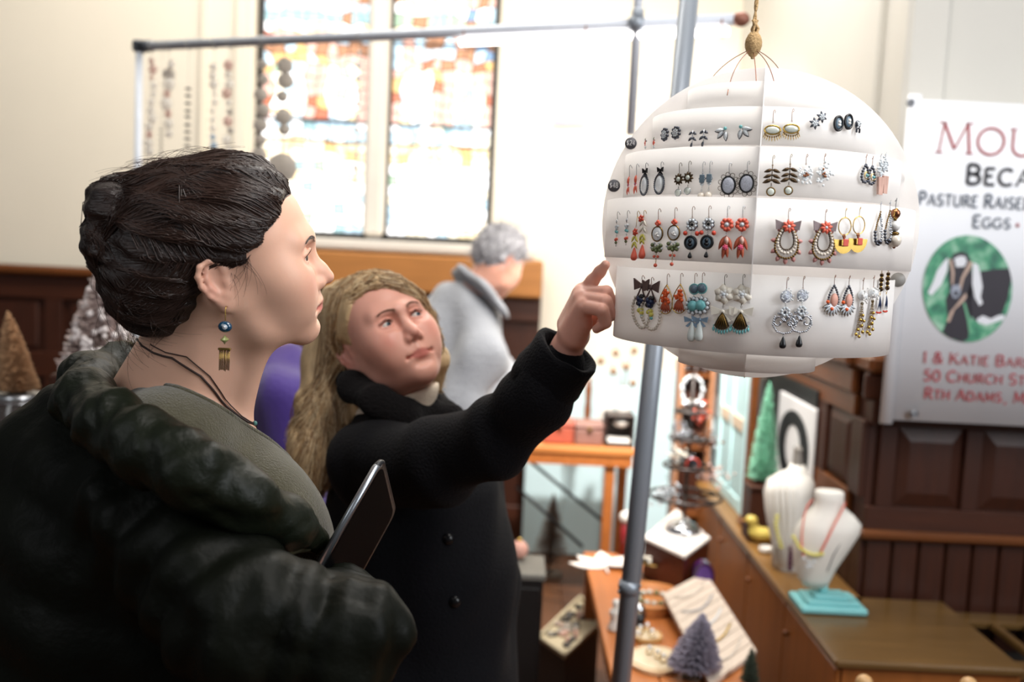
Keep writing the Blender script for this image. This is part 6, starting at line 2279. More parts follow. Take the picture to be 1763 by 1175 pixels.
# wired branches with ornaments, behind the boxes
c = ony(1074, 716, y0_ + .36)
wb = thing('wire_branch', 'branching wire stand hung with small brown ornaments on the far table', 'stand', (c.x, c.y, zt2))
b = MB(); b.lathe([(.04, 0), (.04, .008), (.006, .014)], (c.x, c.y, zt2 + .001), 16); b.build('foot', iron, wb)
b = MB()
ends = []
for (px, py) in ((1092, 604), (1078, 632), (1056, 640), (1090, 660), (1060, 608), (1034, 622)):
    e = ony(px, py, y0_ + .36 + random.uniform(-.05, .05))
    b.tube([(c.x, c.y, zt2 + .01), (c.x, c.y, zt2 + .16), ((c.x + e.x) / 2, e.y, max(zt2 + .2, e.z - .02)), (e.x, e.y, e.z + .02)], .002, 5)
    ends.append(e)
b.build('branches', mat('pale_wire', '#9a9086', .4, .6), wb)
for e in ends:
    b = MB(); b.lathe([(.0002, -.022), (.014, -.01), (.017, 0), (.012, .012), (.0002, .02)], e, 12); b.build('ornament', mat('brown_ornament', '#7a6048', .5, var=.3), wb)

# pale blue painted screen behind the far table
ys = 4.98
sc_ = thing('painted_screen', 'pale blue painted board screen standing against the far wall', 'screen', (.55, ys, 0))
xs0, xs1 = ony(900, 880, ys).x, ony(1236, 880, ys).x
nsc = 5
for i in range(nsc):
    xa_ = xs0 + (xs1 - xs0) * i / nsc
    solid('board', (xa_ + .002, ys, .012), (xa_ + (xs1 - xs0) / nsc - .002, ys + .02, .98), mat('pale_blue_board', '#b9cfd2', .6, var=.08, scale=6), sc_, .003)
solid('batten', (xs0, ys + .021, .3), (xs1, ys + .045, .36), oak_cap, sc_)
solid('batten', (xs0, ys + .021, .8), (xs1, ys + .045, .86), oak_cap, sc_)
# tall jewellery cabinet-back behind the stand
yk = 4.3
xk0, xk1 = ony(1166, 700, yk).x, ony(1226, 700, yk).x
kb = thing('display_case', 'narrow dark display case with shelves behind the jewellery stand', 'display case', ((xk0 + xk1) / 2, yk, 0))
ztk = ony(1190, 622, yk).z
solid('back', (xk0, yk + .08, 0), (xk1, yk + .1, ztk), oak, kb)
for xx in (xk0, xk1 - .016):
    solid('side', (xx, yk - .02, 0), (xx + .016, yk + .08, ztk), mat('pinkish_oak', '#9a6a4a', .45, var=.25, scale=8, stretch=(6, 6, .6)), kb)
for zz in (.02, .42, .72, .88, 1.04, ztk - .016):
    solid('shelf', (xk0 + .016, yk - .01, zz), (xk1 - .016, yk + .08, zz + .014), oak_cap, kb)
rd = random.Random(31)
for (zz, row_) in ((.895, 'lower shelf'), (1.055, 'upper shelf')):
    for i in range(3):
        x = xk0 + .035 + i * (xk1 - xk0 - .07) / 2
        t = thing('trinket_bowl', 'silver trinket bowl %s on the %s of the dark display case' % (('at the left', 'in the middle', 'at the right')[i], row_), 'bowl', (x, yk + .03, zz), 'bowls in the display case')
        b = MB(); b.lathe([(.01, 0), (.02, .012), (.024, .03), (.021, .03), (.017, .014), (.0002, .006)], (x, yk + .03, zz + .0005), 16); b.build('bowl', JW['silver'], t)
        b = MB()
        for q in range(6):
            b.ell((x + rd.gauss(0, .007), yk + .03 + rd.gauss(0, .007), zz + .03 + rd.uniform(0, .008)), .007, 8, 5)
        b.build('beads', JW[('ice', 'pearl', 'coral')[i]], t)

# ------------------------------------------------------------------ by the pointing woman's coat: dark cabinet, wire tree, mosaic tray
p = onz(908, 972, .62)
dk = thing('dark_cabinet', 'black cabinet with a grey top beside the black coat', 'cabinet', (p.x, p.y, 0))
dx0, dx1 = onz(868, 960, .62).x, onz(936, 985, .62).x
dy0, dy1 = onz(936, 990, .62).y, onz(936, 958, .62).y
solid('body', (dx0, dy0, .03), (dx1, dy1, .6), mat('black_wood', '#141110', .5, var=.3), dk, .004)
solid('top', (dx0 - .006, dy0 - .006, .601), (dx1 + .006, dy1 + .006, .62), mat('grey_top', '#6f6d66', .5, var=.15), dk, .003)
solid('door', (dx0 + .008, dy0 - .008, .06), (dx1 - .008, dy0, .58), mat('black_wood', '#141110', .5, var=.3), dk, .003)
solid('plinth', (dx0 + .01, dy0 + .01, 0), (dx1 - .01, dy1 - .01, .03), mat('black_wood', '#141110', .5, var=.3), dk)
c = onz(893, 962, .622)
pk = thing('pink_bauble', 'pink and gold bauble resting on the black cabinet', 'bauble', tuple(c))
b = MB(); b.ell(c + Vector((0, 0, .028)), .028, 16, 10); b.build('ball', JW['blush'], pk)
b = MB(); b.lathe([(.008, .052), (.008, .062), (.0002, .064)], c, 10); b.build('cap', JW['gold'], pk)
c = onz(946, 992, .001)
d = to_px(c)[2]
wtree = thing('wire_tree', 'pale bare wire tree standing on the floor before the blue screen', 'tree ornament', tuple(c))
hh = (992 - 848) * d / FPX
b = MB(); b.cyl(c, c + Vector((0, 0, hh)), .008, .002, 8); b.lathe([(.06, 0), (.06, .012), (.012, .02)], c, 16); b.build('trunk', mat('wire_bark', '#6a5a4c', .7), wtree)
P_ = []
for i in range(900):
    q = RNG.random() ** .8
    a = RNG.uniform(0, 6.283)
    r_ = (34 * d / FPX) * (1 - q) + .004
    z = hh * (.14 + .86 * q)
    s_ = np.array([c.x, c.y, c.z + z])
    e = s_ + np.array([math.cos(a) * r_, math.sin(a) * r_, r_ * .25])
    P_.append([s_, s_ * .5 + e * .5 + np.array([0, 0, -.004]), e])
V, Q = strands(np.array(P_), .0022, .001)
np_mesh('twigs', V, Q, mat('wire_twig', '#8c7a6c', .6), wtree, kind='stuff')
zz = .3
q4 = [onz(px, py, zz) for px, py in ((928, 1090), (1000, 1022), (1034, 1066), (972, 1121))]
cc = sum(q4, Vector()) / 4
cr_ = thing('black_crate', 'low black crate on the floor under the mosaic tray', 'crate', (cc.x, cc.y, 0))
b = MB()
vs = [(cc.x + (p.x - cc.x) * .96, cc.y + (p.y - cc.y) * .96, z) for z in (0, zz - .03) for p in q4]
b._add(vs, [(3, 2, 1, 0), (4, 5, 6, 7)] + [(i, (i + 1) % 4, 4 + (i + 1) % 4, 4 + i) for i in range(4)], False); b.build('body', blk_, cr_)
b = MB()
vs = [(cc.x + (p.x - cc.x) * 1.0, cc.y + (p.y - cc.y) * 1.0, z) for z in (zz - .045, zz - .029) for p in q4]
b._add(vs, [(3, 2, 1, 0), (4, 5, 6, 7)] + [(i, (i + 1) % 4, 4 + (i + 1) % 4, 4 + i) for i in range(4)], False); b.build('rim', blk_, cr_)
mt = thing('mosaic_tray', 'shallow cream tray of dark pebbles and shells on the black crate', 'tray', (cc.x, cc.y, zz - .028))
b = MB()
vs = [(p.x, p.y, z) for z in (zz - .028, zz - .018) for p in q4]
b._add(vs, [(3, 2, 1, 0), (4, 5, 6, 7)] + [(i, (i + 1) % 4, 4 + (i + 1) % 4, 4 + i) for i in range(4)], False); b.build('base', mat('cream_tray', '#b7a98c', .6), mt)
for i in range(4):
    a, c_ = q4[i], q4[(i + 1) % 4]
    b = MB(); b.tube([(a.x, a.y, zz - .012), (c_.x, c_.y, zz - .012)], .007, 6); b.build('rim', mat('cream_tray', '#b7a98c', .6), mt)
rd = random.Random(8)
for i in range(34):
    u_, v_ = rd.uniform(.12, .88), rd.uniform(.12, .88)
    p = q4[0] + (q4[1] - q4[0]) * u_ + (q4[3] - q4[0]) * v_
    b = MB(); b.ell((p.x, p.y, zz - .012), (rd.uniform(.010, .022), rd.uniform(.009, .016), .008), 8, 5, Matrix.Rotation(rd.uniform(0, 3), 3, 'Z'))
    kk = rd.randrange(3)
    b.build('pebble', [mat('pebble_dark', '#4a443e', .5), mat('pebble_grey', '#8a8378', .5), mat('pebble_pink', '#b08a7a', .5)][kk], label=('dark', 'pale grey', 'pinkish')[kk] + ' smooth pebble lying in the cream tray on the black crate', cat='pebble', group=('dark', 'pale grey', 'pinkish')[kk] + ' pebbles in the cream tray')

# chair with knobbed posts, its top just reaching the frame
k1, k2 = dep(1488, 1177, 1.95), dep(1668, 1181, 1.95)
chx = thing('knobbed_chair', 'wooden chair with round knobs on its back posts below the dark cupboard', 'chair', ((k1.x + k2.x) / 2, k1.y - .2, 0))
chm = mat('pale_chair_wood', '#b08a5c', .4, var=.25, scale=10, stretch=(6, 6, .8))
for kx in (k1, k2):
    b = MB(); b.cyl((kx.x, kx.y, 0), (kx.x, kx.y, kx.z - .012), .015, n=14); b.build('back_post', chm, chx)
    b = MB(); b.ell((kx.x, kx.y, kx.z), (.017, .017, .017), 14, 8); b.build('knob', chm, chx)
    b = MB(); b.cyl((kx.x, kx.y - .36, 0), (kx.x, kx.y - .36, .36), .015, n=14); b.build('front_leg', chm, chx)
for zz_ in (.44, .53):
    b = MB(); b.box(((k1.x + k2.x) / 2, k1.y, zz_), (k2.x - k1.x - .01, .012, .05), None, .004); b.build('back_slat', chm, chx)
b = MB(); b.box(((k1.x + k2.x) / 2, k1.y - .185, .372), (k2.x - k1.x + .05, .40, .025), None, .006); b.build('seat', chm, chx)
# ------------------------------------------------------------------ heads
def rot(yaw, pitch, tilt):
    """head frame: x = where the face looks, y = its left, z = up; yaw about z, pitch lifts the face, tilt drops its right ear"""
    return Matrix.Rotation(yaw, 3, 'Z') @ Matrix.Rotation(-pitch, 3, 'Y') @ Matrix.Rotation(tilt, 3, 'X')


def mm(*a):
    return tuple(x * 0.001 for x in a)


def head_prims(F, p):
    """skull, face and ears in the head's own frame (metres)"""
    E, C = F.ell, F.cap
    g = p.get
    ch = g('chin', 0.0)
    fat = g('fat', 0.0)
    E(mm(-12, 0, 42), mm(88, 73, 76), 0.01)
    E(mm(26, 0, 42), mm(56, 62, 58), 0.03)
    E(mm(34, 0, -14), mm(50, 60 + fat, 62), 0.04)
    E(mm(36, 0, -56), mm(44, 42 + fat, 42), 0.025)
    for s in (-1, 1):
        C(mm(2, s * (50 + fat), -40), mm(20, s * (41 + fat), -72), 0.015, 0.014, 0.025)
        C(mm(20, s * (41 + fat), -72), mm(68 + ch, s * 11, -92), 0.014, 0.013, 0.025)
        E(mm(54, s * 40, -18), mm(27, 22 + fat * .6, 22), 0.036)          # cheek
        E(mm(60, s * 33, -48), mm(20, 18 + fat * .6, 24), 0.036)
    E(mm(72 + ch, 0, -89), mm(16, 19, 16), 0.02)
    E(mm(71, 0, -58), mm(19, 29, 24), 0.02)                               # mouth mound
    for s in (-1, 1):                                                     # brow
        C(mm(83, s * 7, 24), mm(72, s * 40, 29), 0.010, 0.008, 0.018)
    for s in (-1, 1):                                                     # sockets
        E(mm(90, s * 31, 8), mm(13, 17, 11), 0.012, sub=True)
        E(mm(91, s * 15, 4), mm(9, 7, 12), 0.010, sub=True)
    # nose
    nl = g('nose', 0.0)
    C(mm(84, 0, 12), mm(97 + nl * .6, 0, -18), 0.0062, 0.0078, 0.012)
    C(mm(97 + nl * .6, 0, -18), mm(103 + nl, 0, -29 + g('nup', 0)), 0.0078, 0.0086, 0.008)
    E(mm(92, 0, -25), mm(10, 10, 14), 0.012)
    for s in (-1, 1):
        E(mm(92 + nl * .4, s * 11.5, -33), mm(10, 6.5, 7.5), 0.006)
        E(mm(97 + nl * .6, s * 6, -41.5), mm(5, 3.2, 3.2), 0.003, sub=True)   # nostril
    # lips
    C(mm(87.5, 0, -45), mm(91, 0, -53), 0.004, 0.005, 0.01)
    lp = g('lip', 0.0)
    for s in (-1, 1):
        F.chain([mm(92.5 + lp, 0, -57.5), mm(91 + lp, s * 9, -57), mm(81, s * 22, -61.5)], [0.0052, 0.0052, 0.0026], 0.005)
        F.chain([mm(90.5 + lp, 0, -67.5), mm(88.5 + lp, s * 10, -67), mm(81, s * 21, -62.5)], [0.0062, 0.0060, 0.0024], 0.005)
        F.chain([mm(100, 0, -62.3), mm(97.5, s * 9, -62.0), mm(85, s * 24, -62.6)], [0.0026, 0.0024, 0.0014], 0.0022, sub=True)
        E(mm(87, s * 25, -62.5), mm(3, 2.2, 2.4), 0.006, sub=True)
    E(mm(93, 0, -78), mm(7, 16, 5), 0.010, sub=True)
    # eyelids and the opening between them
    for s in (-1, 1):
        E(mm(73.5, s * 31, 6.5), mm(14.2, 15, 13.4), 0.004)
        th = g('open', 4.6)
        Rr = Matrix.Rotation(math.radians(-s * 4), 3, 'X')
        E(mm(89, s * 31, 6.5), mm(12, 13.0, th), 0.0012, R=Rr, sub=True)
        F.chain([mm(85.5, s * 19, 13.5), mm(88.6, s * 31, 15.3), mm(83, s * 44, 11)], [0.0014, 0.0018, 0.0012], 0.0035)   # lid fold
    # ears
    for s in (-1, 1):
        ex = g('earx', -22.0)
        def ep(u, v, w=0):   # u forward, v up, w outward, leaning back a little
            a = math.radians(14)
            x, z = u * math.cos(a) - v * math.sin(a), u * math.sin(a) + v * math.cos(a)
            return mm(ex + x, s * (67.5 + w + (-x) * 0.35), -7 + z)
        Re = Matrix.Rotation(s * math.radians(-22), 3, 'Z') @ Matrix.Rotation(math.radians(-14), 3, 'Y')
        E(ep(0, 2, 2), mm(16, 5, 29), 0.006, R=Re)
        E(ep(3, 4, 8.5), mm(11, 5.5, 20), 0.004, R=Re, sub=True)
        E(ep(5, -3, 9), mm(7, 6, 9), 0.003, R=Re, sub=True)
        F.chain([ep(9, 2, 4), ep(13, 14, 5), ep(11, 25, 6), ep(2, 31, 7), ep(-9, 28, 8), ep(-15, 18, 8), ep(-16, 5, 7), ep(-12, -9, 6), ep(-5, -20, 5)],
                [0.0022, 0.003, 0.0031, 0.0033, 0.0034, 0.0034, 0.0032, 0.003, 0.003], 0.003)
        F.chain([ep(-3, 22, 5), ep(-8, 12, 6.5), ep(-8, 0, 6.5), ep(-3, -10, 5)], [0.0018, 0.0026, 0.0028, 0.0026], 0.003)
        E(ep(1, -24, 3), mm(8, 4.2, 9), 0.005, R=Re)
        E(ep(11, -4, 4), mm(4, 3.5, 6), 0.004, R=Re)
        E(ep(5, -14, 5), mm(4, 3.2, 4), 0.004, R=Re)


def skin_color(P, base, lipc, cheek, p):
    """colour that belongs to the skin itself: lips, cheeks, nose, ear rims"""
    x, y, z = P[:, 0] * 1000, P[:, 1] * 1000, P[:, 2] * 1000
    ay = np.abs(y)
    c = np.repeat(np.array(srgb(base))[None], len(P), 0)

    def blend(w, col):
        nonlocal c
        c = c * (1 - w[:, None]) + np.array(srgb(col))[None] * w[:, None]
    blend(0.55 * np.exp(-((x - 70) / 30) ** 2 - ((ay - 42) / 17) ** 2 - ((z + 24) / 20) ** 2), cheek)
    blend(0.45 * np.exp(-((x - 104) / 10) ** 2 - (ay / 12) ** 2 - ((z + 30) / 10) ** 2), cheek)
    blend(0.5 * np.exp(-((x + 20) / 22) ** 2 - ((ay - 80) / 8) ** 2 - ((z + 5) / 30) ** 2), cheek)
    blend(0.35 * np.exp(-((ay - 31) / 14) ** 2 - ((z - 9) / 8) ** 2) * (x > 65), lipc)
    top = -54.5 - 6.5 * np.clip(ay / 23, 0, 1) ** 1.6 - 1.2 * np.exp(-(ay / 2.5) ** 2)
    bot = -71.5 + 9.0 * np.clip(ay / 23, 0, 1) ** 2
    w = 1 / (1 + np.exp(-(top - z) / 0.6)) / (1 + np.exp(-(z - bot) / 0.6)) * (x > 74) * (ay < 24)
    blend(w * 0.85, lipc)
    return np.clip(c, 0, 1)


def eyes(root, R, T, iris_col, look=(0, 0), eyecolor=None):
    wm = mat('eye_white', '#cfc7c0', 0.15, var=0.03)
    im = mat('iris_' + iris_col.strip('#'), iris_col, 0.1, var=0.3, scale=900)
    pm = mat('pupil', '#050505', 0.05, var=0.0)
    for s in (-1, 1):
        b = MB()
        c = Vector(mm(73.5, s * 31, 6.5))
        d = Vector((1, look[0], look[1])).normalized()
        fr = frame(d)
        rr = 0.0122
        prof = []
        A = [0, 0.17, 0.175, 0.30, 0.42, 0.5, 0.505, 0.8, 1.2, 1.7, 2.4, 3.14]
        for a in A:
            prof.append((max(rr * math.sin(a), 1e-7), rr * math.cos(a)))
        n0 = len(b.f)
        b.lathe(prof, c, 20, d)
        for i in range(len(b.f)):
            j = i // 20
            b.mi[i] = 2 if j < 1 else (1 if j < 5 else 0)
        b.v = [tuple((R @ Vector(v)) + T) for v in b.v]
        b.build('eyeball', [wm, im, pm], root)


def brows(root, R, T, F, m, n=90, thick=1.0):
    P = []
    for s in (-1, 1):
        for i in range(n):
            t = random.random()
            y = s * (9 + 36 * t)
            z = 23 + 7.5 * math.sin(min(t, 1) * 2.3) - 3 * t * t + random.uniform(-2.6, 2.6) * (1 - 0.55 * t) * thick
            dy, dz = s * random.uniform(3.5, 6.5), random.uniform(0.2, 2.5) * (1 - 1.6 * t)
            a = np.array(mm(95, y, z))
            b_ = np.array(mm(93, y + dy, z + dz))
            P.append([a + (b_ - a) * q for q in (0, 0.33, 0.67, 1)])
    P = np.array(P)
    sh = P.shape
    Q = F.push(P.reshape(-1, 3), 0.0007, 5).reshape(sh)
    V, f = strands(Q, 0.00033, 0.00012)
    V = V @ np.array(R).T + np.array(T)
    np_mesh('eyebrows', V, f, m, root, kind='stuff')


def lashes(root, R, T, m):
    P = []
    for s in (-1, 1):
        for i in range(34):
            t = i / 33
            y = s * (19.5 + 24 * t)
            zz = 6.5 + 4.8 * math.sin(math.pi * t) ** 0.7
            xx = 73.5 + math.sqrt(max(13.6 ** 2 - (abs(y) - 31) ** 2 * .9, 4))
            a = np.array(mm(xx - 0.4, y, zz))
            out = np.array(mm(4.0, s * (t - .5) * 4, 2.6))
            P.append([a + out * q + np.array(mm(0, 0, 1.5 * q * q)) for q in (0, .4, .7, 1)])
    V, f = strands(np.array(P), 0.00035, 0.0001)
    V = V @ np.array(R).T + np.array(T)
    np_mesh('eyelashes', V, f, m, root, kind='stuff')
# ------------------------------------------------------------------ people
def plane3(a, b, c, up=(0, 0, 1)):
    n = (Vector(b) - Vector(a)).cross(Vector(c) - Vector(a)).normalized()
    return Vector(a), (n if n.dot(Vector(up)) > 0 else -n)


def PP(*t):
    return [tuple(dep(*q)) for q in t]


def join(parts):
    V = np.concatenate([p[0] for p in parts])
    o, Q = 0, []
    for p in parts:
        Q.append(p[1] + o)
        o += len(p[0])
    return V, np.concatenate(Q)


def legs(root, hip, fx, m, shoe, spread=0.09, top=0.86):
    """trousers and shoes below a coat: fx is the direction the toes point in"""
    fx = Vector((fx[0], fx[1], 0)).normalized()
    sx = Vector((-fx.y, fx.x, 0))
    hip = Vector((hip[0], hip[1], 0))
    b = MB()
    for s in (-1, 1):
        o = hip + sx * spread * s
        b.tube([o + Vector((0, 0, z)) for z in (top, 0.7, 0.48, 0.25, 0.09)], [0.085, 0.082, 0.062, 0.056, 0.06], 14)
    b.ell(hip + Vector((0, 0, top)), (0.165, 0.14, 0.12), 16, 8)
    b.build('trousers', m, root)
    for s in (-1, 1):
        o = hip + sx * spread * s
        k = MB()
        k.tube([o + fx * t + Vector((0, 0, z)) for t, z in ((-0.06, 0.045), (0, 0.05), (0.08, 0.042), (0.15, 0.034), (0.185, 0.03))], [0.036, 0.045, 0.042, 0.034, 0.022], 12)
        k.box(o + fx * 0.06 + Vector((0, 0, 0.012)), (0.26, 0.08, 0.024), Matrix.Rotation(math.atan2(fx.y, fx.x), 3, 'Z'), 0.008)
        k.build('shoe', shoe, root)


def fabric_folds(amp, *waves):
    def fn(X, Y, Z):
        r = 0
        for (kx, ky, kz, a, ph) in waves:
            r = r + a * np.sin(kx * X + ky * Y + kz * Z + ph + 1.3 * np.sin(9 * X - 7 * Z + 5 * Y))
        return amp * r
    return fn


def hair_flow(F, starts, ends, K, offs, lift=0.0, bias=None):
    """combed strands: points between start and end pushed onto the hair's surface"""
    t = np.linspace(0, 1, K)[None, :, None]
    P = starts[:, None] * (1 - t) + ends[:, None] * t
    if bias is not None:
        P = P + bias[:, None] * (np.sin(np.pi * t))
    sh = P.shape
    o = np.repeat(offs[:, None], K, 1)
    o = o + lift * np.sin(np.pi * t[:, :, 0]) * RNG.random((sh[0], 1))
    Q = F.push(P.reshape(-1, 3), o.reshape(-1), 5)
    return Q.reshape(sh)


skin_m = mat('skin', '#d8a790', 0.42, attr='Col', var=0.07, scale=60, sss=0.12, bump=0.05, bscale=900, spec=0.4)

# ================= the woman in the green jacket
def woman_one():
    root = thing('person', 'dark-haired woman in profile with a messy bun, olive sweater and dark green puffer jacket', 'person', (-0.42, 1.26, 0))
    R = rot(math.radians(13.1), math.radians(8.6), math.radians(11.1))
    T = Vector((-0.3417, 1.2235, 1.5174))
    Ri = np.array(R).T
    Rn, Tn = np.array(R), np.array(T)

    def L(p):       # world -> head frame
        return tuple(Ri @ (np.array(p) - Tn))
    par = dict(chin=-1, nose=4, nup=1, open=4.2, lip=-0.5, fat=0)
    F = Field(mm(-190, -150, -300), mm(125, 130, 135), 0.0022)
    head_prims(F, par)
    F.ell(mm(-14, 0, -7), mm(70, 63, 58), 0.02)
    nb = L(dep(315, 735, 1.27))
    F.cap(mm(-18, 0, -38), nb, 0.050, 0.056, 0.035)
    F.cap(mm(-55, 0, -40), L(dep(240, 715, 1.27)), 0.034, 0.050, 0.03)
    F.cap(nb, L(dep(285, 785, 1.18)), 0.052, 0.044, 0.03)
    F.cap(nb, L(dep(330, 800, 1.40)), 0.052, 0.05, 0.03)
    F.cap(L(dep(330, 745, 1.22)), L(dep(425, 772, 1.25)), 0.028, 0.022, 0.03)
    F.cap(mm(20, -30, -86), L(dep(415, 735, 1.26)), 0.010, 0.009, 0.03)      # throat muscle
    V, Q = F.surf(1)
    col = skin_color(V, '#dcad94', '#b05c54', '#cf8678', par)
    Vw = V @ Rn.T + Tn
    # torso, arm and hand under the clothes
    B = Field((-0.75, 0.95, 0.75), (0.0, 1.6, 1.45), 0.009)
    B.chain(PP((300, 770, 1.26), (330, 900, 1.27), (320, 1200, 1.28), (320, 1500, 1.29)), [0.06, 0.10, 0.105, 0.11], 0.04)
    B.chain(PP((300, 860, 1.14), (450, 1040, 1.05), (575, 1060, 1.12)), [0.045, 0.04, 0.03], 0.02)
    B.chain(PP((330, 850, 1.40), (470, 1050, 1.42), (590, 1030, 1.24)), [0.045, 0.04, 0.028], 0.02)
    V2, Q2 = B.surf(1)
    # left hand closing on the tablet from behind
    h0 = np.array(dep(600, 1035, 1.235))
    Hf = Field(h0 - 0.14, h0 + 0.14, 0.0028)
    Hf.chain(PP((585, 1050, 1.25), (606, 1030, 1.21)), [0.028, 0.026], 0.01)
    fing = [((606, 1014, 1.205), (600, 992, 1.185), (582, 984, 1.165)), ((616, 1020, 1.20), (614, 999, 1.18), (595, 991, 1.158)),
            ((622, 1030, 1.195), (624, 1010, 1.172), (605, 1001, 1.152)), ((624, 1042, 1.19), (628, 1026, 1.17), (612, 1014, 1.152))]
    for i, fg in enumerate(fing):
        Hf.chain([tuple(dep(606, 1030, 1.21))] + PP(*fg), [0.012, 0.0092, 0.0086, 0.0072 - 0.0004 * i], 0.004)
    Hf.chain(PP((596, 1050, 1.22), (580, 1036, 1.19), (566, 1018, 1.178)), [0.012, 0.010, 0.008], 0.005)
    V3, Q3 = Hf.surf(1)
    Va, Qa = join([(Vw, Q), (V2, Q2), (V3, Q3)])
    c3 = np.repeat(np.array(srgb('#d3a088'))[None], len(V2) + len(V3), 0)
    np_mesh('body', Va, Qa, skin_m, root, colors=np.concatenate([col, c3]))
    eyes(root, R, T, '#3a2a20', (-0.22, 0.0))
    bm = mat('brow_hair_dark', '#2a1a12', 0.6)
    brows(root, R, T, F, bm, 130)
    lashes(root, R, T, bm)
    # hair: one volume, gathered back into a loose bun, with combed strands on it
    hd = mat('dark_brown_hair', '#211612', 0.34, var=0.35, scale=26, stretch=(1, 6, 6), bump=0.35, bscale=70, spec=0.5)
    hs = mat('hair_strand_brown', '#2d1e18', 0.3, var=0.4, scale=40, spec=0.6)
    G = Field(mm(-215, -125, -135), mm(110, 125, 185), 0.003)
    G.ell(mm(2, 0, 52), mm(82, 80, 84), 0.01)
    G.ell(mm(-66, 0, 40), mm(80, 82, 88), 0.03)
    G.ell(mm(-98, -4, 0), mm(64, 70, 78), 0.03)
    G.ell(mm(-126, -12, 84), mm(34, 42, 36), 0.010)
    G.ell(mm(-146, -14, 44), mm(24, 40, 34), 0.010)
    # cut along the hairline
    G.half(mm(38, 0, 41), (0.772, 0, -0.635), 0.012)
    G.ell(mm(-20, -86, -13), mm(24, 24, 30), 0.006, sub=True)
    G.ell(mm(-20, 86, -13), mm(24, 24, 30), 0.006, sub=True)
    G.ell(mm(102, 0, 60), mm(22, 60, 30), 0.01, sub=True)
    G.warp(lambda X, Y, Z: 0.0016 * np.sin(260 * Z + 60 * X + 3 * np.sin(40 * Y)) + 0.0014 * np.sin(190 * Y - 50 * X + 2 * np.sin(55 * Z)))
    Vh, Qh = G.surf(2)
    hair = np_mesh('hair', Vh @ Rn.T + Tn, Qh, hd, root)
    n = 2400
    th = RNG.uniform(-1, 1, n)
    # starts along the hairline, over brow, temples, ears and nape
    line = np.array([mm(*q) for q in [(-100, -60, -80), (-70, -70, -62), (-48, -74, -28), (-30, -76, 22), (4, -74, 6), (24, -72, 22), (48, -66, 50), (66, -48, 70), (76, -22, 80), (78, 0, 82),
                                      (76, 22, 80), (66, 48, 70), (48, 66, 50), (24, 72, 22), (-30, 76, 22), (-48, 74, -28), (-100, 60, -80)]])
    u = RNG.random(n) * (len(line) - 1)
    i = u.astype(int)
    st = line[i] + (line[np.minimum(i + 1, len(line) - 1)] - line[i]) * (u - i)[:, None]
    back = RNG.random((n, 1)) ** 1.5 * 0.45
    en = np.array(mm(-142, -14, 58)) + (st - st.mean(0)) * np.array([0.1, 0.32, 0.26]) + RNG.normal(size=(n, 3)) * 0.003
    st = st * (1 - back) + en * back + RNG.normal(size=(n, 3)) * 0.0025
    low = np.clip((st[:, 2] < 0.03), 0, 1)[:, None]
    bias = np.array([[-0.012, 0, -0.035]]) * low + np.array([[0, 0, 0.02]]) * (1 - low)
    Ps = hair_flow(G, st, en, 12, RNG.uniform(-0.0004, 0.0010, n), 0.0012, bias)
    Vs, Qs = strands(Ps, 0.0008, 0.0005)
    np_mesh('combed_strands', Vs @ Rn.T + Tn, Qs, hs, root, kind='stuff')
    # flyaway locks
    fly = []
    for k in range(70):
        a = np.array(mm(random.uniform(-90, 60), random.uniform(-40, 40), 0))
        a[2] = 0.12
        a = G.push(a[None], 0.0)[0]
        d = np.array([random.uniform(-0.06, -0.03), random.uniform(-0.02, 0.02), random.uniform(-0.006, 0.006)])
        fly.append([a + d * q + np.array([0, 0, 0.005 * math.sin(q * 3)]) for q in np.linspace(0, 1, 12)])
    for k in range(70):     # long wisps at the top of the bun and the nape
        if k % 2:
            a = G.push(np.array([mm(random.uniform(-100, -50), random.uniform(-30, 20), 128)]), 0.0)[0]
            e = np.array(mm(random.uniform(-110, 30), random.uniform(-30, 10), random.uniform(128, 146)))
            m_ = (a + e) / 2 + np.array([0, 0, 0.012])
        else:
            a = G.push(np.array([mm(random.uniform(-160, -90), random.uniform(-60, -10), random.uniform(-70, 20))]), 0.0)[0]
            e = a + np.array(mm(random.uniform(-26, 60), random.uniform(-18, 10), random.uniform(-70, -20)))
            m_ = (a + e) / 2 + np.array(mm(-16, -4, -8))
        fly.append([(1 - q) ** 2 * a + 2 * q * (1 - q) * m_ + q * q * e for q in np.linspace(0, 1, 12)])
    for k in range(14):     # fine hairs before and over the ear
        a = np.array(mm(random.uniform(-10, 24), -76, random.uniform(5, 24)))
        a = G.push(a[None], 0.0)[0]
        e = a + np.array(mm(random.uniform(-26, 20), random.uniform(-6, -1), random.uniform(-46, -18)))
        m_ = (a + e) / 2 + np.array(mm(8, -5, 0))
        fly.append([(1 - q) ** 2 * a + 2 * q * (1 - q) * m_ + q * q * e for q in np.linspace(0, 1, 12)])
    Vf, Qf = strands(np.array(fly), 0.00028, 0.0001)
    np_mesh('loose_strands', Vf @ Rn.T + Tn, Qf, mat('hair_strand_light', '#3a261c', 0.35, var=0.3), root, kind='stuff')

    # sweater
    sw = mat('olive_sweater_knit', '#403c2b', 0.9, var=0.25, scale=55, bump=0.5, bscale=420, sheen=0.3, spec=0.2)
    S = Field((-0.62, 0.98, 0.72), (-0.05, 1.55, 1.46), 0.006)
    S.chain(PP((315, 760, 1.265), (350, 860, 1.27), (375, 980, 1.27), (330, 1300, 1.28), (320, 1560, 1.29)), [0.078, 0.118, 0.135, 0.135, 0.15], 0.05)
    S.chain(PP((312, 728, 1.24), (285, 775, 1.165), (300, 900, 1.16)), [0.066, 0.066, 0.055], 0.04)
    S.chain(PP((325, 745, 1.29), (335, 800, 1.42), (360, 900, 1.43)), [0.064, 0.062, 0.055], 0.04)
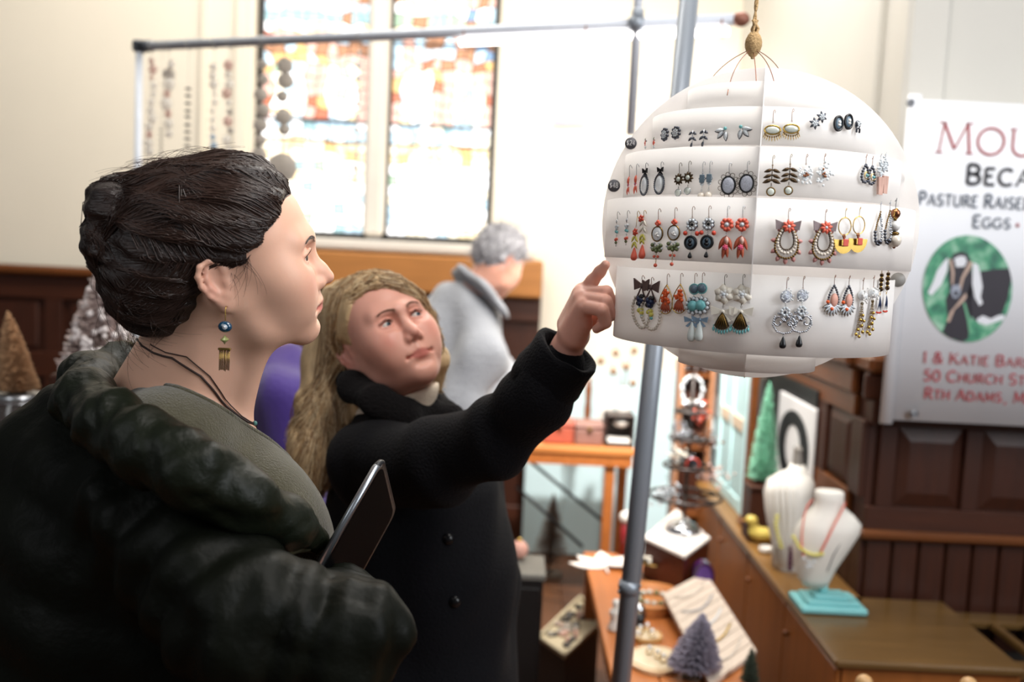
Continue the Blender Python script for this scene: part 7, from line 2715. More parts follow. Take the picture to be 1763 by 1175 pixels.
    S.ell(tuple(dep(445, 900, 1.22)), (0.075, 0.062, 0.07), 0.04)
    S.ell(tuple(dep(470, 905, 1.33)), (0.07, 0.062, 0.07), 0.04)
    pa, pn = plane3(*PP((195, 668, 1.32), (432, 752, 1.29), (300, 662, 1.17)))
    S.half(pa, pn, 0.008)
    S.warp(fabric_folds(0.0035, (30, 20, 26, 1, 0), (52, -30, 20, .6, 2)))
    Vg, Qg = S.surf(2)
    np_mesh('sweater', Vg, Qg, sw, root)
    b = MB()
    # ribbed neck edge following the cut
    ring = []
    ctr = Vector(dep(312, 700, 1.265))
    u_, w_, _ = frame(pn)
    for q in range(48):
        a = 2 * math.pi * q / 48
        d = u_ * math.cos(a) + w_ * math.sin(a)
        lo, hi = 0.03, 0.16
        c0 = pa + (ctr - pa) - pn * (ctr - pa).dot(pn) - pn * 0.004
        for _ in range(18):
            md = (lo + hi) / 2
            if S.val(np.array([c0 + d * md]))[0] < 0:
                lo = md
            else:
                hi = md
        ring.append(c0 + d * (lo - 0.004))
    b.tube(ring, 0.0045, 8, True)
    b.build('neckband', sw, root)

    # jacket body and sleeves
    jm = mat('dark_green_nylon', '#0a0c07', 0.5, var=0.22, scale=14, bump=0.4, bscale=26, spec=0.11)
    J = Field((-1.0, 0.80, 0.62), (0.06, 1.62, 1.46), 0.007)
    J.chain(PP((165, 830, 1.27), (235, 930, 1.25), (255, 1060, 1.25), (235, 1300, 1.26), (230, 1640, 1.28)), [0.125, 0.185, 0.20, 0.215, 0.225], 0.06, flat=((0, 1, 0), 0.8))
    A, Bp, Cp = PP((150, 680, 1.28), (330, 818, 1.03), (552, 940, 1.18))
    pa, pn = plane3(A, Bp, Cp)
    J.half(pa, pn, 0.02)

    def puff(L_, per, amp):
        return lambda t, X, Y, Z: amp * (np.abs(np.sin(math.pi * t * L_ / per)) - 0.5) + 0.003 * np.sin(70 * X + 50 * Z)
    up = PP((265, 885, 1.12), (420, 1075, 1.02), (590, 1105, 1.03))
    J.cap(up[0], up[1], 0.075, 0.068, 0.03, wob=puff(0.2, 0.055, 0.012))
    J.cap(up[1], up[2], 0.066, 0.058, 0.012, wob=puff(0.12, 0.045, 0.014))
    J.cap(up[2], tuple(dep(596, 1062, 1.15)), 0.058, 0.048, 0.012, wob=puff(0.12, 0.04, 0.012))
    fl = PP((360, 900, 1.43), (480, 1070, 1.43), (592, 1050, 1.27))
    J.cap(fl[0], fl[1], 0.07, 0.062, 0.03, wob=puff(0.2, 0.055, 0.012))
    J.cap(fl[1], fl[2], 0.06, 0.045, 0.02, wob=puff(0.18, 0.05, 0.012))
    J.warp(lambda X, Y, Z: -0.007 * np.abs(np.sin((Z + 0.25 * X) * math.pi / 0.085)) + 0.0035 * np.sin(60 * X + 35 * Z + 2 * np.sin(30 * Y)) * np.sin(18 * Z + 22 * Y))
    Vj, Qj = J.surf(2)
    np_mesh('jacket', Vj, Qj, jm, root)
    # thick folded hood collar, lying off the shoulder
    K = Field((-0.78, 0.85, 1.02), (-0.1, 1.62, 1.56), 0.005)
    roll = PP((262, 640, 1.40), (205, 628, 1.38), (152, 652, 1.29), (145, 690, 1.18), (190, 730, 1.08), (250, 768, 1.03), (330, 812, 1.01), (415, 856, 1.04), (490, 898, 1.10), (545, 928, 1.17))
    K.chain(roll, [0.020, 0.025, 0.029, 0.031, 0.032, 0.033, 0.032, 0.029, 0.025, 0.016], 0.03)
    K.warp(lambda X, Y, Z: 0.0022 * np.sin(95 * X - 50 * Y + 3 * np.sin(40 * Z)) + 0.0018 * np.sin(150 * X - 120 * Y + 130 * Z + 4 * np.sin(37 * X + 21 * Y)) * np.sin(31 * X + 17 * Z + 1) + 0.0012 * np.sin(260 * X + 170 * Z + 5 * np.sin(23 * Y)) + 0.003 * np.exp(-((Z - 1.2 - 0.5 * (X + 0.3)) / 0.004) ** 2))
    Vk, Qk = K.surf(2)
    np_mesh('hood_collar', Vk, Qk, mat('dark_green_nylon_hood', '#10140b', 0.46, var=0.2, scale=18, bump=0.4, bscale=40, spec=0.2), root)
    K2 = Field((-0.5, 0.9, 1.0), (-0.1, 1.5, 1.4), 0.005)
    K2.chain(PP((440, 905, 1.10), (495, 925, 1.13), (552, 942, 1.19)), [0.018, 0.022, 0.013], 0.01, flat=((0, 0.3, 1), 0.8))
    K2.warp(lambda X, Y, Z: 0.003 * np.sin(160 * X))
    Vk, Qk = K2.surf(1)
    np_mesh('zip_flap', Vk, Qk, mat('olive_lining', '#4a4c38', 0.6, bump=0.3, bscale=80), root)
    fur = []
    for k in range(700):
        t = random.random()
        a = np.array(dep(150 + 90 * t, 668 - 62 * math.sin(t * 1.5) + random.uniform(-14, 14), 1.34 + 0.05 * t))
        d = RNG.normal(size=3) * np.array([0.010, 0.010, 0.006]) + np.array([-0.004, -0.006, 0.008])
        fur.append([a + d * q for q in (0, .5, 1)])
    Vf, Qf = strands(np.array(fur), 0.0008, 0.0002)
    np_mesh('fur_edging', Vf, Qf, mat('olive_fur', '#5b5440', 0.8), root, kind='stuff')
    legs(root, (-0.46, 1.27), (1, 0.2), mat('dark_jeans', '#1a1d26', 0.8, bump=0.3, bscale=300), mat('black_leather', '#121110', 0.35))

    # necklaces: two dark cords, a small bead
    cord = mat('dark_cord', '#2b1a16', 0.6)
    for k, pts in enumerate(([(262, 596, 1.235), (300, 615, 1.20), (345, 650, 1.195), (385, 690, 1.215), (418, 728, 1.25), (436, 752, 1.275)],
                             [(280, 588, 1.24), (325, 612, 1.20), (362, 650, 1.20), (392, 690, 1.22), (422, 726, 1.25), (434, 742, 1.27)])):
        P = np.array([L(dep(*q)) for q in pts])
        # finer, laid onto the skin
        Pf = np.concatenate([np.linspace(P[i], P[i + 1], 5)[:-1] for i in range(len(P) - 1)] + [P[-1:]])
        Pf = F.push(Pf, 0.0012, 6)
        b = MB()
        b.tube([R @ Vector(q) + T for q in Pf], 0.0013 if k == 0 else 0.0007, 6)
        o = b.build('necklace', cord, root)
        b = MB()
        bd = R @ Vector(Pf[-2 if k == 0 else -4]) + T
        b.ell(bd, 0.0032, 8, 6)
        b.build('bead', mat('verdigris', '#3f6f6a', 0.5), o)
    # her earring
    lobe = R @ Vector(mm(-14, -77, -37)) + T
    s = 0.00069
    o = lobe + Vector((0, -0.006, 0))
    gold = mat('antique_gold', '#a5894a', 0.3, 1.0, var=0.3, scale=200)
    er = MB()
    er.tube([o + Vector((0.0, 0.006, 0.004)), o + Vector((0, -0.001, 0.005)), o + Vector((0, -0.003, 0)), o + Vector((0, -0.002, -0.012)), o + Vector((0, -0.002, -0.022))], 0.0006, 6)
    e = er.build('drop_earring', gold, root, label='antique brass drop earring with blue bead and tassel')
    q = o + Vector((0, -0.003, 0))
    b = MB(); b.ell(q + Vector((0, 0, -0.0185)), (0.0082, 0.005, 0.0066), 16, 8); b.build('blue_bead', mat('deep_blue_glass', '#153c55', 0.08, var=0.4, scale=300, coat=0.6), e)
    b = MB(); b.ell(q + Vector((0.001, -0.005, -0.0185)), 0.0017, 8, 6); b.ring(q + Vector((0.001, -0.0045, -0.0185)), 0.0024, 0.0024, 0.0005); b.build('crystal', mat('clear_crystal', '#d9dde2', 0.06, var=0.2, scale=400), e)
    b = MB(); b.lathe([(0.0001, -0.0058), (0.003, -0.003), (0.0088, -0.0004), (0.0088, 0.0004), (0.003, 0.003), (0.0001, 0.0058)], q + Vector((0, 0, -0.0335)), 20, (0, 0, 1), 1, .5); b.build('green_bead', mat('olive_green_stone', '#7f8453', 0.3, var=0.4, scale=250), e)
    b = MB(); b.box(q + Vector((0, 0, -0.0445)), (0.0145, 0.004, 0.0028), None, .0006)
    for k in range(9):
        x = -0.0058 + k * 0.00145
        b.cyl(q + Vector((x, random.uniform(-.0008, .0008), -0.045)), q + Vector((x * .95, 0, -0.0685 - random.uniform(0, .002))), 0.0006, n=5)
    b.build('tassel', gold, e)

    # what she holds
    t = thing('tablet', 'thin black tablet with a silver edge held by the woman in the puffer jacket', 'tablet', tuple(dep(560, 1000, 1.16)))
    a, bq = Vector(dep(541, 990, 1.13)), Vector(dep(652, 797, 1.21))
    e1 = bq - a
    c = Vector(dep(596, 1062, 1.30))
    e2 = c - a
    e2 = e2 - e1 * (e2.dot(e1) / e1.length_squared)
    e1n, e2n = e1.normalized(), e2.normalized()
    nn = e1n.cross(e2n)
    w, l, rr = e1.length + 0.012, 0.15, 0.014
    pts = []
    for cx, cy, a0 in ((w / 2 - rr, l / 2 - rr, 0), (-w / 2 + rr, l / 2 - rr, 90), (-w / 2 + rr, -l / 2 + rr, 180), (w / 2 - rr, -l / 2 + rr, 270)):
        for k in range(7):
            q = math.radians(a0 + 15 * k)
            pts.append((cx + rr * math.cos(q), cy + rr * math.sin(q)))
    cen = a + e1 * 0.5 + e2n * (l / 2)
    M = Matrix((e1n, -nn, e2n)).transposed()
    b = MB(); b.prism(pts, -0.0042, 0.0036, M, cen); b.build('back_shell', mat('black_plastic', '#0b0b0d', 0.3, bump=0.1), t)
    b = MB()
    b.tube([M @ Vector((x, 0, z)) + cen for x, z in pts], 0.0042, 6, True)
    b.build('edge_band', mat('dim_metal_edge', '#1c1d20', 0.45, .3), t)  # rim metal darkened in colour where no light catches it
    b = MB(); b.tube([M @ Vector((x, 0, z)) + cen for x, z in ((-w / 2 + rr, -l / 2 - .0006), (w / 2 - rr, -l / 2 - .0006), (w / 2 - rr * .4, -l / 2 + rr * .3))], 0.0046, 8); b.build('lit_edge', mat('lit_metal_edge', '#8d9298', 0.3, .9), t)  # paler copy of the rim metal, light on this edge put into its colour
    b = MB(); b.prism([(x * .93, z * .93) for x, z in pts], 0.0036, 0.0043, M, cen); b.build('screen', mat('dark_glass', '#030304', 0.6, var=0, spec=.05), t)


# ================= the woman pointing
def woman_two():
    root = thing('person', 'blonde woman in a black coat looking up and pointing at the hanging earrings', 'person', (-0.17, 1.88, 0))
    R = rot(math.radians(-60.8), math.radians(26.1), math.radians(18.4))
    T = Vector((-0.227, 1.7971, 1.3787))
    Ri, Rn, Tn = np.array(R).T, np.array(R), np.array(T)

    def L(p):
        return tuple(Ri @ (np.array(p) - Tn))
    par = dict(chin=0, nose=1, nup=3, open=3.5, lip=-4.2, fat=4)
    F = Field(mm(-150, -140, -240), mm(125, 130, 135), 0.0024)
    head_prims(F, par)
    F.ell(mm(-14, 0, -7), mm(70, 65, 58), 0.02)
    nb = L(dep(672, 735, 1.83))
    F.cap(mm(-15, 0, -45), nb, 0.054, 0.06, 0.03)
    F.ell(mm(30, 0, -84), mm(34, 34, 22), 0.03)
    V, Q = F.surf(1)
    col = skin_color(V, '#d79f8d', '#b9665d', '#cd7468', par)
    Vw = V @ Rn.T + Tn
    B = Field((-0.5, 1.35, 0.75), (0.25, 2.2, 1.45), 0.009)
    B.chain(PP((680, 760, 1.85), (700, 900, 1.87), (710, 1150, 1.88), (710, 1500, 1.9)), [0.07, 0.105, 0.11, 0.12], 0.04)
    B.chain(PP((665, 795, 1.72), (850, 765, 1.53), (962, 620, 1.44)), [0.045, 0.036, 0.026], 0.02)
    B.chain(PP((800, 800, 1.98), (840, 1050, 2.0), (840, 1200, 1.92)), [0.045, 0.036, 0.026], 0.02)
    V2, Q2 = B.surf(1)
    # the pointing right hand: forefinger out, the others curled under
    h0 = np.array(dep(1005, 530, 1.40))
    Hf = Field(h0 - np.array((0.10, 0.10, 0.11)), h0 + np.array((0.10, 0.10, 0.11)), 0.0018)
    Hf.chain(PP((950, 640, 1.455), (976, 600, 1.435), (990, 575, 1.425)), [0.026, 0.0235, 0.024], 0.008, flat=((0.6, -0.5, 0.2), 0.85))
    wr = [(984, 572, 1.410), (984, 566, 1.422), (982, 560, 1.434), (980, 558, 1.446)]
    kn = [(1006, 528, 1.375), (1002, 515, 1.388), (1000, 507, 1.402), (1003, 503, 1.418)]
    for i in range(4):
        Hf.chain(PP(wr[i], kn[i]), [0.0175, 0.0135], 0.008)
    Hf.chain(PP((990, 580, 1.408), (1003, 558, 1.392)), [0.018, 0.0135], 0.012)                 # heel of the hand
    curl = [[(1006, 528, 1.375), (1036, 534, 1.346), (1043, 556, 1.356), (1027, 567, 1.368)],
            [(1002, 515, 1.388), (1043, 519, 1.352), (1052, 543, 1.362), (1035, 557, 1.382)],
            [(1000, 507, 1.402), (1044, 503, 1.366), (1056, 530, 1.376), (1038, 550, 1.398)]]
    for i, c in enumerate(curl):
        Hf.chain(PP(*c), [0.0108, 0.0092, 0.0082, 0.0070 if i else 0.0062], 0.0012)
    Hf.chain(PP((1003, 505, 1.418), (1020, 484, 1.396), (1033, 468, 1.384), (1043, 456, 1.374)), [0.0112, 0.0092, 0.0082, 0.0062], 0.004)
    Hf.chain(PP((984, 572, 1.446), (1008, 556, 1.446), (1030, 546, 1.430), (1044, 536, 1.412)), [0.014, 0.0115, 0.010, 0.0078], 0.006)   # thumb, along the far side
    V3, Q3 = Hf.surf(1)
    Va, Qa = join([(Vw, Q), (V2, Q2), (V3, Q3)])
    c3 = np.repeat(np.array(srgb('#dba492'))[None], len(V2) + len(V3), 0)
    np_mesh('body', Va, Qa, skin_m, root, colors=np.concatenate([col, c3]))
    nail = mat('fingernail', '#e3b9ac', 0.25)
    for (p0, p1, r_) in (((1033, 468, 1.384), (1043, 456, 1.374), 0.0062),):
        a, c = Vector(dep(*p0)), Vector(dep(*p1))
        d = (c - a).normalized()
        up_ = Vector((-0.6, 0, 0.8))
        up_ = (up_ - d * up_.dot(d)).normalized()
        b = MB()
        b.ell(c + up_ * r_ * 0.72 - d * 0.001, (0.0055, 0.0042, 0.0022), 10, 6, Matrix((d, d.cross(up_) * -1, up_)).transposed())
        b.build('fingernail', nail, root)
    eyes(root, R, T, '#3f4d54', (0.33, -0.02))
    bm = mat('brow_hair_brown', '#6b4a38', 0.6)
    brows(root, R, T, F, bm, 100, 0.8)
    lashes(root, R, T, mat('brow_hair_dark', '#2a1a12', 0.6))

    # hair
    hb = mat('blonde_hair', '#c0a47c', 0.42, var=0.3, scale=30, stretch=(5, 5, 1), bump=0.3, bscale=60, spec=0.5)
    hs = mat('blonde_strand', '#b8966c', 0.38, attr='Col', var=0.2, scale=60, spec=0.5)
    G = Field((-0.55, 1.58, 0.95), (-0.04, 2.10, 1.60), 0.0045)

    def W(*q):
        return tuple(Rn @ np.array(mm(*q)) + Tn)
    Rm = np.array(R)
    G.ell(W(-10, 0, 48), mm(97, 82, 84), 0.01, R=Rm)
    G.ell(W(-30, 0, 10), mm(86, 80, 84), 0.02, R=Rm)
    hp = Vector(W(40, 0, 46))
    hn = R @ Vector((0.80, 0.0, -0.60))
    G.half(hp, hn, 0.010)
    G.ell(W(100, 6, 50), mm(30, 52, 32), 0.01, R=Rm, sub=True)
    long_ = PP((600, 540, 1.88), (572, 620, 1.885), (556, 700, 1.86), (540, 770, 1.83), (532, 850, 1.80))
    G.chain(long_, [0.065, 0.050, 0.046, 0.042, 0.024], 0.03)
    G.chain(PP((612, 560, 1.89), (602, 650, 1.875), (590, 720, 1.85), (566, 800, 1.81)), [0.06, 0.036, 0.034, 0.016], 0.03)
    G.ell(W(-14, -92, -14), mm(34, 38, 38), 0.008, R=Rm, sub=True)
    # swept fringe from the parting over to her left temple
    G.chain([W(52, -40, 84), W(74, -8, 88), W(80, 26, 70), W(70, 54, 40), W(48, 70, 4), W(20, 80, -40)], [0.010, 0.012, 0.012, 0.011, 0.010, 0.010], 0.012)
    G.chain([W(10, 78, -10), W(-6, 84, -70), tuple(dep(752, 668, 1.87))], [0.02, 0.018, 0.010], 0.012)
    G.warp(lambda X, Y, Z: 0.0022 * np.sin(240 * X + 120 * Y + 2 * np.sin(25 * Z)))
    Vh, Qh = G.surf(2)
    np_mesh('hair', Vh, Qh, hb, root)
    n = 1500
    crown = np.array(W(10, -30, 128))
    st = np.array([W(random.uniform(-60, 60), random.uniform(-46, -24), 120) for _ in range(n)])
    tip = []
    for k in range(n):
        q = random.random()
        if q < 0.72:
            tip.append(np.array(dep(random.uniform(512, 592), random.uniform(720, 868), random.uniform(1.78, 1.86))))
        elif q < 0.9:
            tip.append(np.array(W(random.uniform(10, 50), random.uniform(66, 84), random.uniform(-50, 10))))
        else:
            tip.append(np.array(dep(random.uniform(735, 765), random.uniform(640, 690), 1.87)))
    tip = np.array(tip)
    K = 16
    t = np.linspace(0, 1, K)[None, :, None]
    ear = np.array([W(-62, -88, 10)])
    ctrl = np.where((tip[:, :1] < -0.25), ear + RNG.normal(size=(n, 3)) * 0.012, (st + tip) / 2 + np.array(R @ Vector((0.06, 0.03, 0.06))))
    P = (1 - t) ** 2 * st[:, None] + 2 * t * (1 - t) * ctrl[:, None] + t * t * tip[:, None]
    sh = P.shape
    far = np.clip((np.linspace(0, 1, K)[None] - 0.0), 0, 1)
    Q_ = G.push(P.reshape(-1, 3), np.repeat(RNG.uniform(0.0, 0.003, n)[:, None], K, 1).reshape(-1), 5).reshape(sh)
    wv = RNG.uniform(0, 6.28, (n, 1))
    wav = 0.006 * np.sin(9 * t[:, :, 0] + wv) * t[:, :, 0]
    Q_[:, :, 0] += wav
    fr_ = np.array([W(40, -44, 96), W(66, -10, 96), W(78, 26, 78), W(71, 55, 44), W(49, 72, 6), W(20, 82, -44)])
    ti = np.linspace(0, 5, K)
    ii = np.minimum(ti.astype(int), 4)
    base_ = fr_[ii] + (fr_[ii + 1] - fr_[ii]) * (ti - ii)[:, None]
    base_ = np.stack([np.convolve(np.pad(base_[:, c_], 2, 'edge'), np.ones(5) / 5, 'valid') for c_ in range(3)], 1)
    fs_ = base_[None] + RNG.normal(size=(420, 1, 3)) * 0.011 + np.linspace(0, 1, K)[None, :, None] * RNG.normal(size=(420, 1, 3)) * 0.006
    fs_ = G.push(fs_.reshape(-1, 3), np.repeat(RNG.uniform(-0.0003, 0.0022, 420)[:, None], K, 1).reshape(-1), 5).reshape(420, K, 3)
    Q_ = np.concatenate([Q_, fs_])
    n += 420
    Vs, Qs = strands(Q_, 0.0009, 0.0005)
    cs = np.array([srgb('#d3b78d'), srgb('#b08c63'), srgb('#8a6a4c'), srgb('#e2cda8')])[RNG.integers(0, 4, n)]
    np_mesh('combed_strands', Vs, Qs, hs, root, colors=np.repeat(cs, K * 3, 0), kind='stuff')

    # turtleneck
    C2 = Field(mm(-150, -140, -240), mm(125, 130, 20), 0.0032)
    C2.cap(mm(-13, 0, -88), nb, 0.0625, 0.068, 0.02)
    C2.half(mm(10, 0, -108), (0.25, 0, 1), 0.006)
    V5, Q5 = C2.surf(2)
    np_mesh('turtleneck', V5 @ Rn.T + Tn, Q5, mat('cream_knit', '#d8c8b4', 0.9, bump=0.4, bscale=300), root)
    # coat
    cm = mat('black_wool', '#0a0a0e', 0.85, var=0.2, scale=60, bump=0.4, bscale=260, sheen=0.02, spec=0.15)
    J = Field((-0.52, 1.30, 0.55), (0.17, 2.25, 1.42), 0.0065)
    J.chain(PP((690, 765, 1.87), (712, 860, 1.88), (722, 980, 1.88), (716, 1200, 1.89), (716, 1650, 1.9)), [0.10, 0.155, 0.172, 0.178, 0.20], 0.05)
    J.chain(PP((690, 745, 1.84), (640, 790, 1.73)), [0.065, 0.068], 0.04)
    J.chain(PP((690, 745, 1.87), (790, 790, 1.98), (838, 1000, 2.0), (838, 1180, 1.92)), [0.06, 0.07, 0.06, 0.05], 0.04)
    arm = PP((640, 800, 1.73), (742, 800, 1.62), (848, 757, 1.54), (918, 690, 1.475), (958, 632, 1.447))

    def wr_(t_, X, Y, Z):
        return 0.0016 * np.sin(75 * X - 40 * Y + 45 * Z)
    J.chain(arm, [0.072, 0.066, 0.056, 0.047, 0.043], 0.035, wob=wr_)
    J.warp(fabric_folds(0.0028, (42, -28, 18, 1, 0.5), (24, 40, -35, .8, 2.2)))
    J.cap(mm(0, 0, 0), mm(0, 0, 1), 0.01)
    nk = Vector(dep(690, 680, 1.84))
    J.ell(tuple(nk), (0.066, 0.07, 0.085), 0.012, sub=True)
    Vj, Qj = J.surf(2)
    np_mesh('coat', Vj, Qj, cm, root)
    # turned-back cuff
    a, c = Vector(dep(930, 668, 1.468)), Vector(dep(978, 603, 1.438))
    b = MB()
    ax = c - a
    b.lathe([(0.046, 0), (0.0525, 0.003), (0.053, ax.length * .3), (0.0515, ax.length * .7), (0.051, ax.length - .006), (0.048, ax.length), (0.040, ax.length - .002), (0.036, ax.length - .03)], a, 28, ax)
    b.v = [tuple(Vector(v) + Vector((0.0012 * math.sin(v[2] * 160), 0, 0.0016 * math.sin(v[0] * 170)))) for v in b.v]
    b.build('cuff', cm, root)
    # stand collar and lapels
    K = Field((-0.45, 1.55, 1.02), (0.10, 2.12, 1.42), 0.0045)
    col_ = PP((742, 705, 1.80), (700, 712, 1.735), (650, 690, 1.715), (608, 668, 1.75), (600, 655, 1.85), (640, 640, 1.93))
    K.chain(col_, [0.022, 0.026, 0.028, 0.028, 0.028, 0.028], 0.02, flat=((0.4, -0.7, 0.2), 0.45))
    K.chain(PP((742, 705, 1.80), (775, 722, 1.79), (800, 760, 1.76)), [0.022, 0.026, 0.03], 0.015, flat=((0.3, -0.8, 0.3), 0.55))
    K.chain(PP((748, 690, 1.90), (772, 712, 1.86), (785, 740, 1.84)), [0.026, 0.024, 0.022], 0.015, flat=((0.6, -0.6, 0.2), 0.6))
    K.warp(fabric_folds(0.0016, (60, -30, 50, 1, 0.5)))
    V6, Q6 = K.surf(2)
    np_mesh('coat_collar', V6, Q6, mat('black_fleece', '#0f0d0e', 0.9, bump=0.6, bscale=200, sheen=0.03, spec=0.15), root)
    for k, q in enumerate([(765, 830, 1.70), (778, 930, 1.70), (786, 1040, 1.70)]):
        b = MB(); p_ = J.push(np.array([dep(*q)]), 0.002)[0]; b.ell(p_, (0.011, 0.006, 0.011), 12, 6); b.build('button', mat('black_button', '#0c0c0e', 0.25), root)
    legs(root, (-0.17, 1.9), (0.8, -0.6), mat('black_trousers', '#141419', 0.85), mat('black_leather', '#121110', 0.35))
    # her earring
    b = MB(); p_ = Vector(W(-12, -80, -40)) + Vector((-0.002, -0.004, -0.012))
    b.tube([p_ + Vector((0, .002, .014)), p_ + Vector((0, 0, .004))], .0008)
    o = b.build('drop_earring', mat('silver', '#c9ccd1', 0.2, 1.0), root)
    b = MB(); b.ell(p_ + Vector((0, 0, -0.008)), (0.009, 0.005, 0.017), 14, 8); b.ell(p_ + Vector((0, 0, -0.03)), (0.008, 0.005, 0.006), 10, 6)
    b.build('crystal', mat('pale_crystal', '#aeb2a6', 0.12, var=0.5, scale=300), o)


# ================= the person bending over the far table
def person_three():
    root = thing('person', 'grey-haired person in a pale grey wool coat bending over the far table', 'person', (-0.28, 3.75, 0))
    yaw = math.radians(52)
    R = rot(yaw, math.radians(-32), 0)
    T = Vector(dep(858, 452, 3.62))
    Rn, Tn = np.array(R), np.array(T)
    F = Field(mm(-150, -120, -220), mm(125, 120, 135), 0.0042)
    head_prims(F, dict())
    F.ell(mm(-14, 0, -7), mm(70, 65, 58), 0.02)
    Lw = lambda p: tuple(Rn.T @ (np.array(p) - Tn))
    F.cap(mm(-15, 0, -45), Lw(dep(805, 520, 3.64)), 0.055, 0.062, 0.03)
    V, Q = F.surf(1)
    col = skin_color(V, '#d9a08a', '#a85550', '#c97a70', {})
    B = Field((-0.65, 3.3, 0.5), (0.25, 4.05, 1.6), 0.016)
    B.chain(PP((790, 540, 3.66), (745, 650, 3.7), (700, 780, 3.75)), [0.09, 0.12, 0.13], 0.05)
    B.chain(PP((815, 590, 3.5), (780, 690, 3.45), (850, 720, 3.4), (905, 735, 3.45)), [0.05, 0.042, 0.034, 0.03], 0.02)
    V2, Q2 = B.surf(1)
    Va, Qa = join([(V @ Rn.T + Tn, Q), (V2, Q2)])
    np_mesh('body', Va, Qa, skin_m, root, colors=np.concatenate([col, np.repeat(np.array(srgb('#d9a08a'))[None], len(V2), 0)]))
    eyes(root, R, T, '#4a4036')
    G = Field(mm(-150, -120, -90), mm(120, 120, 170), 0.005)
    G.ell(mm(-10, 0, 52), mm(100, 86, 88), 0.01)
    G.ell(mm(-50, 0, 10), mm(64, 78, 70), 0.03)
    G.half(mm(45, 0, 44), (0.80, 0, -0.60), 0.01)
    G.ell(mm(-20, -90, -12), mm(26, 24, 32), 0.006, sub=True)
    G.warp(lambda X, Y, Z: 0.006 * np.sin(95 * X + 3 * np.sin(50 * Y)) * np.sin(90 * Z + 2 * np.sin(60 * X)) + 0.003 * np.sin(150 * Y + 80 * Z))
    Vh, Qh = G.surf(1)
    np_mesh('hair', Vh @ Rn.T + Tn, Qh, mat('grey_hair', '#8b898c', 0.6, var=0.45, scale=35, bump=0.6, bscale=60), root)
    P = G.push(RNG.normal(size=(900, 3)) * np.array(mm(70, 60, 50)) + np.array(mm(-20, 0, 70)), 0.0)
    P = P[G.val(P) < 0.006]
    d = G.grad(P) * 0.012 + RNG.normal(size=P.shape) * 0.010
    tt = np.linspace(0, 1, 5)[None, :, None]
    Ps = P[:, None] + d[:, None] * tt + np.array([0, 0, -0.008]) * tt ** 2
    Vs, Qs = strands(Ps, 0.0018, 0.0006)
    np_mesh('curls', Vs @ Rn.T + Tn, Qs, mat('grey_curl', '#a3a1a4', 0.55, var=0.4), root, kind='stuff')
    cm = mat('pale_grey_wool', '#8b8d92', 0.95, var=0.12, scale=25, bump=0.6, bscale=90, sheen=0.3)
    J = Field((-0.78, 3.2, 0.45), (0.28, 4.15, 1.62), 0.011)
    J.chain(PP((800, 535, 3.66), (775, 590, 3.68), (745, 680, 3.72), (705, 830, 3.78), (700, 1000, 3.8)), [0.115, 0.175, 0.20, 0.20, 0.21], 0.08)
    J.chain(PP((818, 560, 3.58), (826, 620, 3.47), (785, 715, 3.42), (850, 742, 3.38)), [0.10, 0.088, 0.075, 0.06], 0.05)
    J.chain(PP((790, 560, 3.8), (850, 640, 3.9), (880, 730, 3.8)), [0.11, 0.085, 0.06], 0.05)
    J.warp(fabric_folds(0.007, (22, 14, 16, 1, 0), (35, -20, 26, .6, 1)))
    Vj, Qj = J.surf(2)
    np_mesh('coat', Vj, Qj, cm, root)
    K = Field((-0.4, 3.35, 1.2), (0.2, 3.95, 1.66), 0.009)
    K.chain(PP((792, 482, 3.74), (806, 478, 3.6), (838, 500, 3.53), (862, 530, 3.53), (872, 545, 3.56)), [0.05, 0.056, 0.054, 0.040, 0.018], 0.03, flat=((0.75, 0.1, 0.65), 0.36))
    Vk, Qk = K.surf(2)
    np_mesh('coat_collar', Vk, Qk, cm, root)
    legs(root, (-0.36, 3.8), (0.9, 0.4), mat('brown_trousers', '#5a4a3c', 0.9), mat('black_leather', '#121110', 0.35), top=0.72)


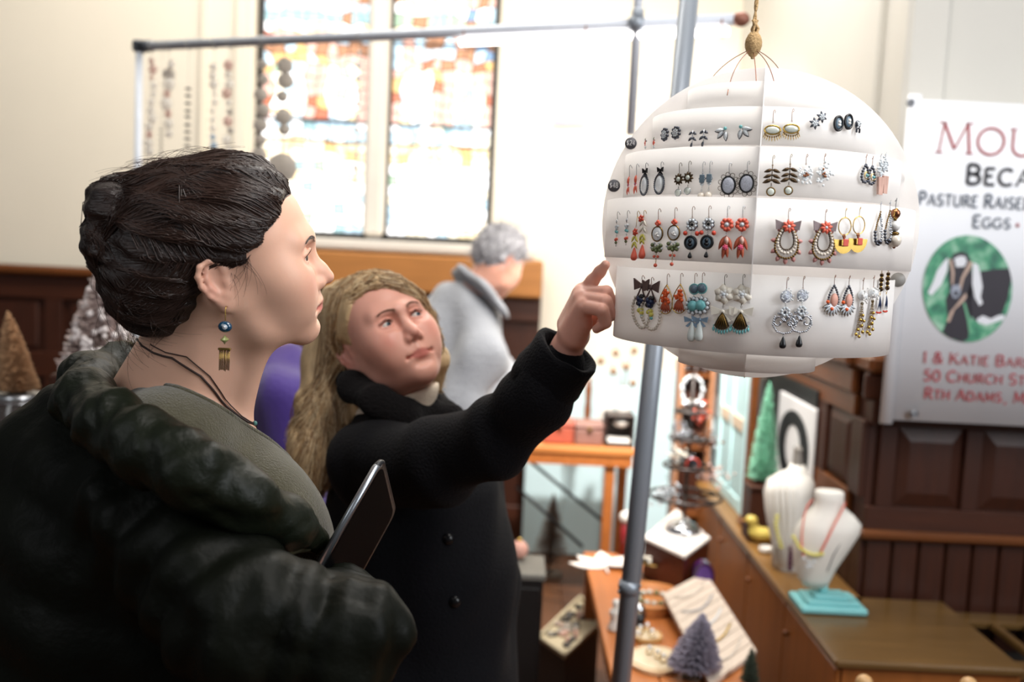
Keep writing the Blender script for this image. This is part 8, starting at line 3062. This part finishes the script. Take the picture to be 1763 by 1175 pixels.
def person_four():
    root = thing('person', 'person in a purple top standing between the two women', 'person', (-0.62, 2.75, 0))
    R = rot(math.radians(60), math.radians(-10), 0)
    T = Vector(dep(452, 505, 2.72))
    Rn, Tn = np.array(R), np.array(T)
    F = Field(mm(-150, -120, -220), mm(125, 120, 135), 0.0042)
    head_prims(F, dict())
    F.cap(mm(-15, 0, -45), tuple(Rn.T @ (np.array(dep(462, 600, 2.75)) - Tn)), 0.054, 0.06, 0.03)
    V, Q = F.surf(1)
    col = skin_color(V, '#d9a58c', '#a85550', '#c97a70', {})
    B = Field((-1.0, 2.45, 0.7), (-0.3, 3.05, 1.45), 0.016)
    B.chain(PP((462, 640, 2.75), (462, 800, 2.75), (462, 1000, 2.75)), [0.08, 0.12, 0.12], 0.05)
    V2, Q2 = B.surf(1)
    Va, Qa = join([(V @ Rn.T + Tn, Q), (V2, Q2)])
    np_mesh('body', Va, Qa, skin_m, root, colors=np.concatenate([col, np.repeat(np.array(srgb('#d9a58c'))[None], len(V2), 0)]))
    eyes(root, R, T, '#4a4036')
    G = Field(mm(-150, -120, -130), mm(120, 120, 170), 0.005)
    G.ell(mm(-12, 0, 50), mm(98, 82, 84), 0.01)
    G.half(mm(40, 0, 42), (0.80, 0, -0.60), 0.01)
    Vh, Qh = G.surf(1)
    np_mesh('hair', Vh @ Rn.T + Tn, Qh, mat('brown_hair', '#4a3428', 0.5, var=0.3, bump=0.4), root)
    J = Field((-1.1, 2.4, 0.7), (-0.25, 3.1, 1.40), 0.011)
    J.chain(PP((466, 640, 2.75), (468, 700, 2.75), (462, 850, 2.75), (462, 1050, 2.75)), [0.09, 0.155, 0.165, 0.17], 0.06)
    J.chain(PP((470, 650, 2.72), (495, 690, 2.60), (508, 830, 2.56), (470, 930, 2.5)), [0.075, 0.075, 0.062, 0.05], 0.04)
    J.chain(PP((460, 650, 2.78), (400, 690, 2.88), (390, 850, 2.9)), [0.075, 0.075, 0.06], 0.04)
    J.warp(fabric_folds(0.006, (30, 18, 14, 1, 0), (40, -20, 10, .6, 1)))
    Vj, Qj = J.surf(2)
    np_mesh('purple_top', Vj, Qj, mat('purple_fleece', '#3a2470', 0.85, var=0.15, sheen=0.3, bump=0.3, bscale=80), root)
    legs(root, (-0.64, 2.77), (0.3, 0.9), mat('dark_jeans', '#1a1d26', 0.8), mat('black_leather', '#121110', 0.35))


woman_one()
woman_two()
person_three()
person_four()
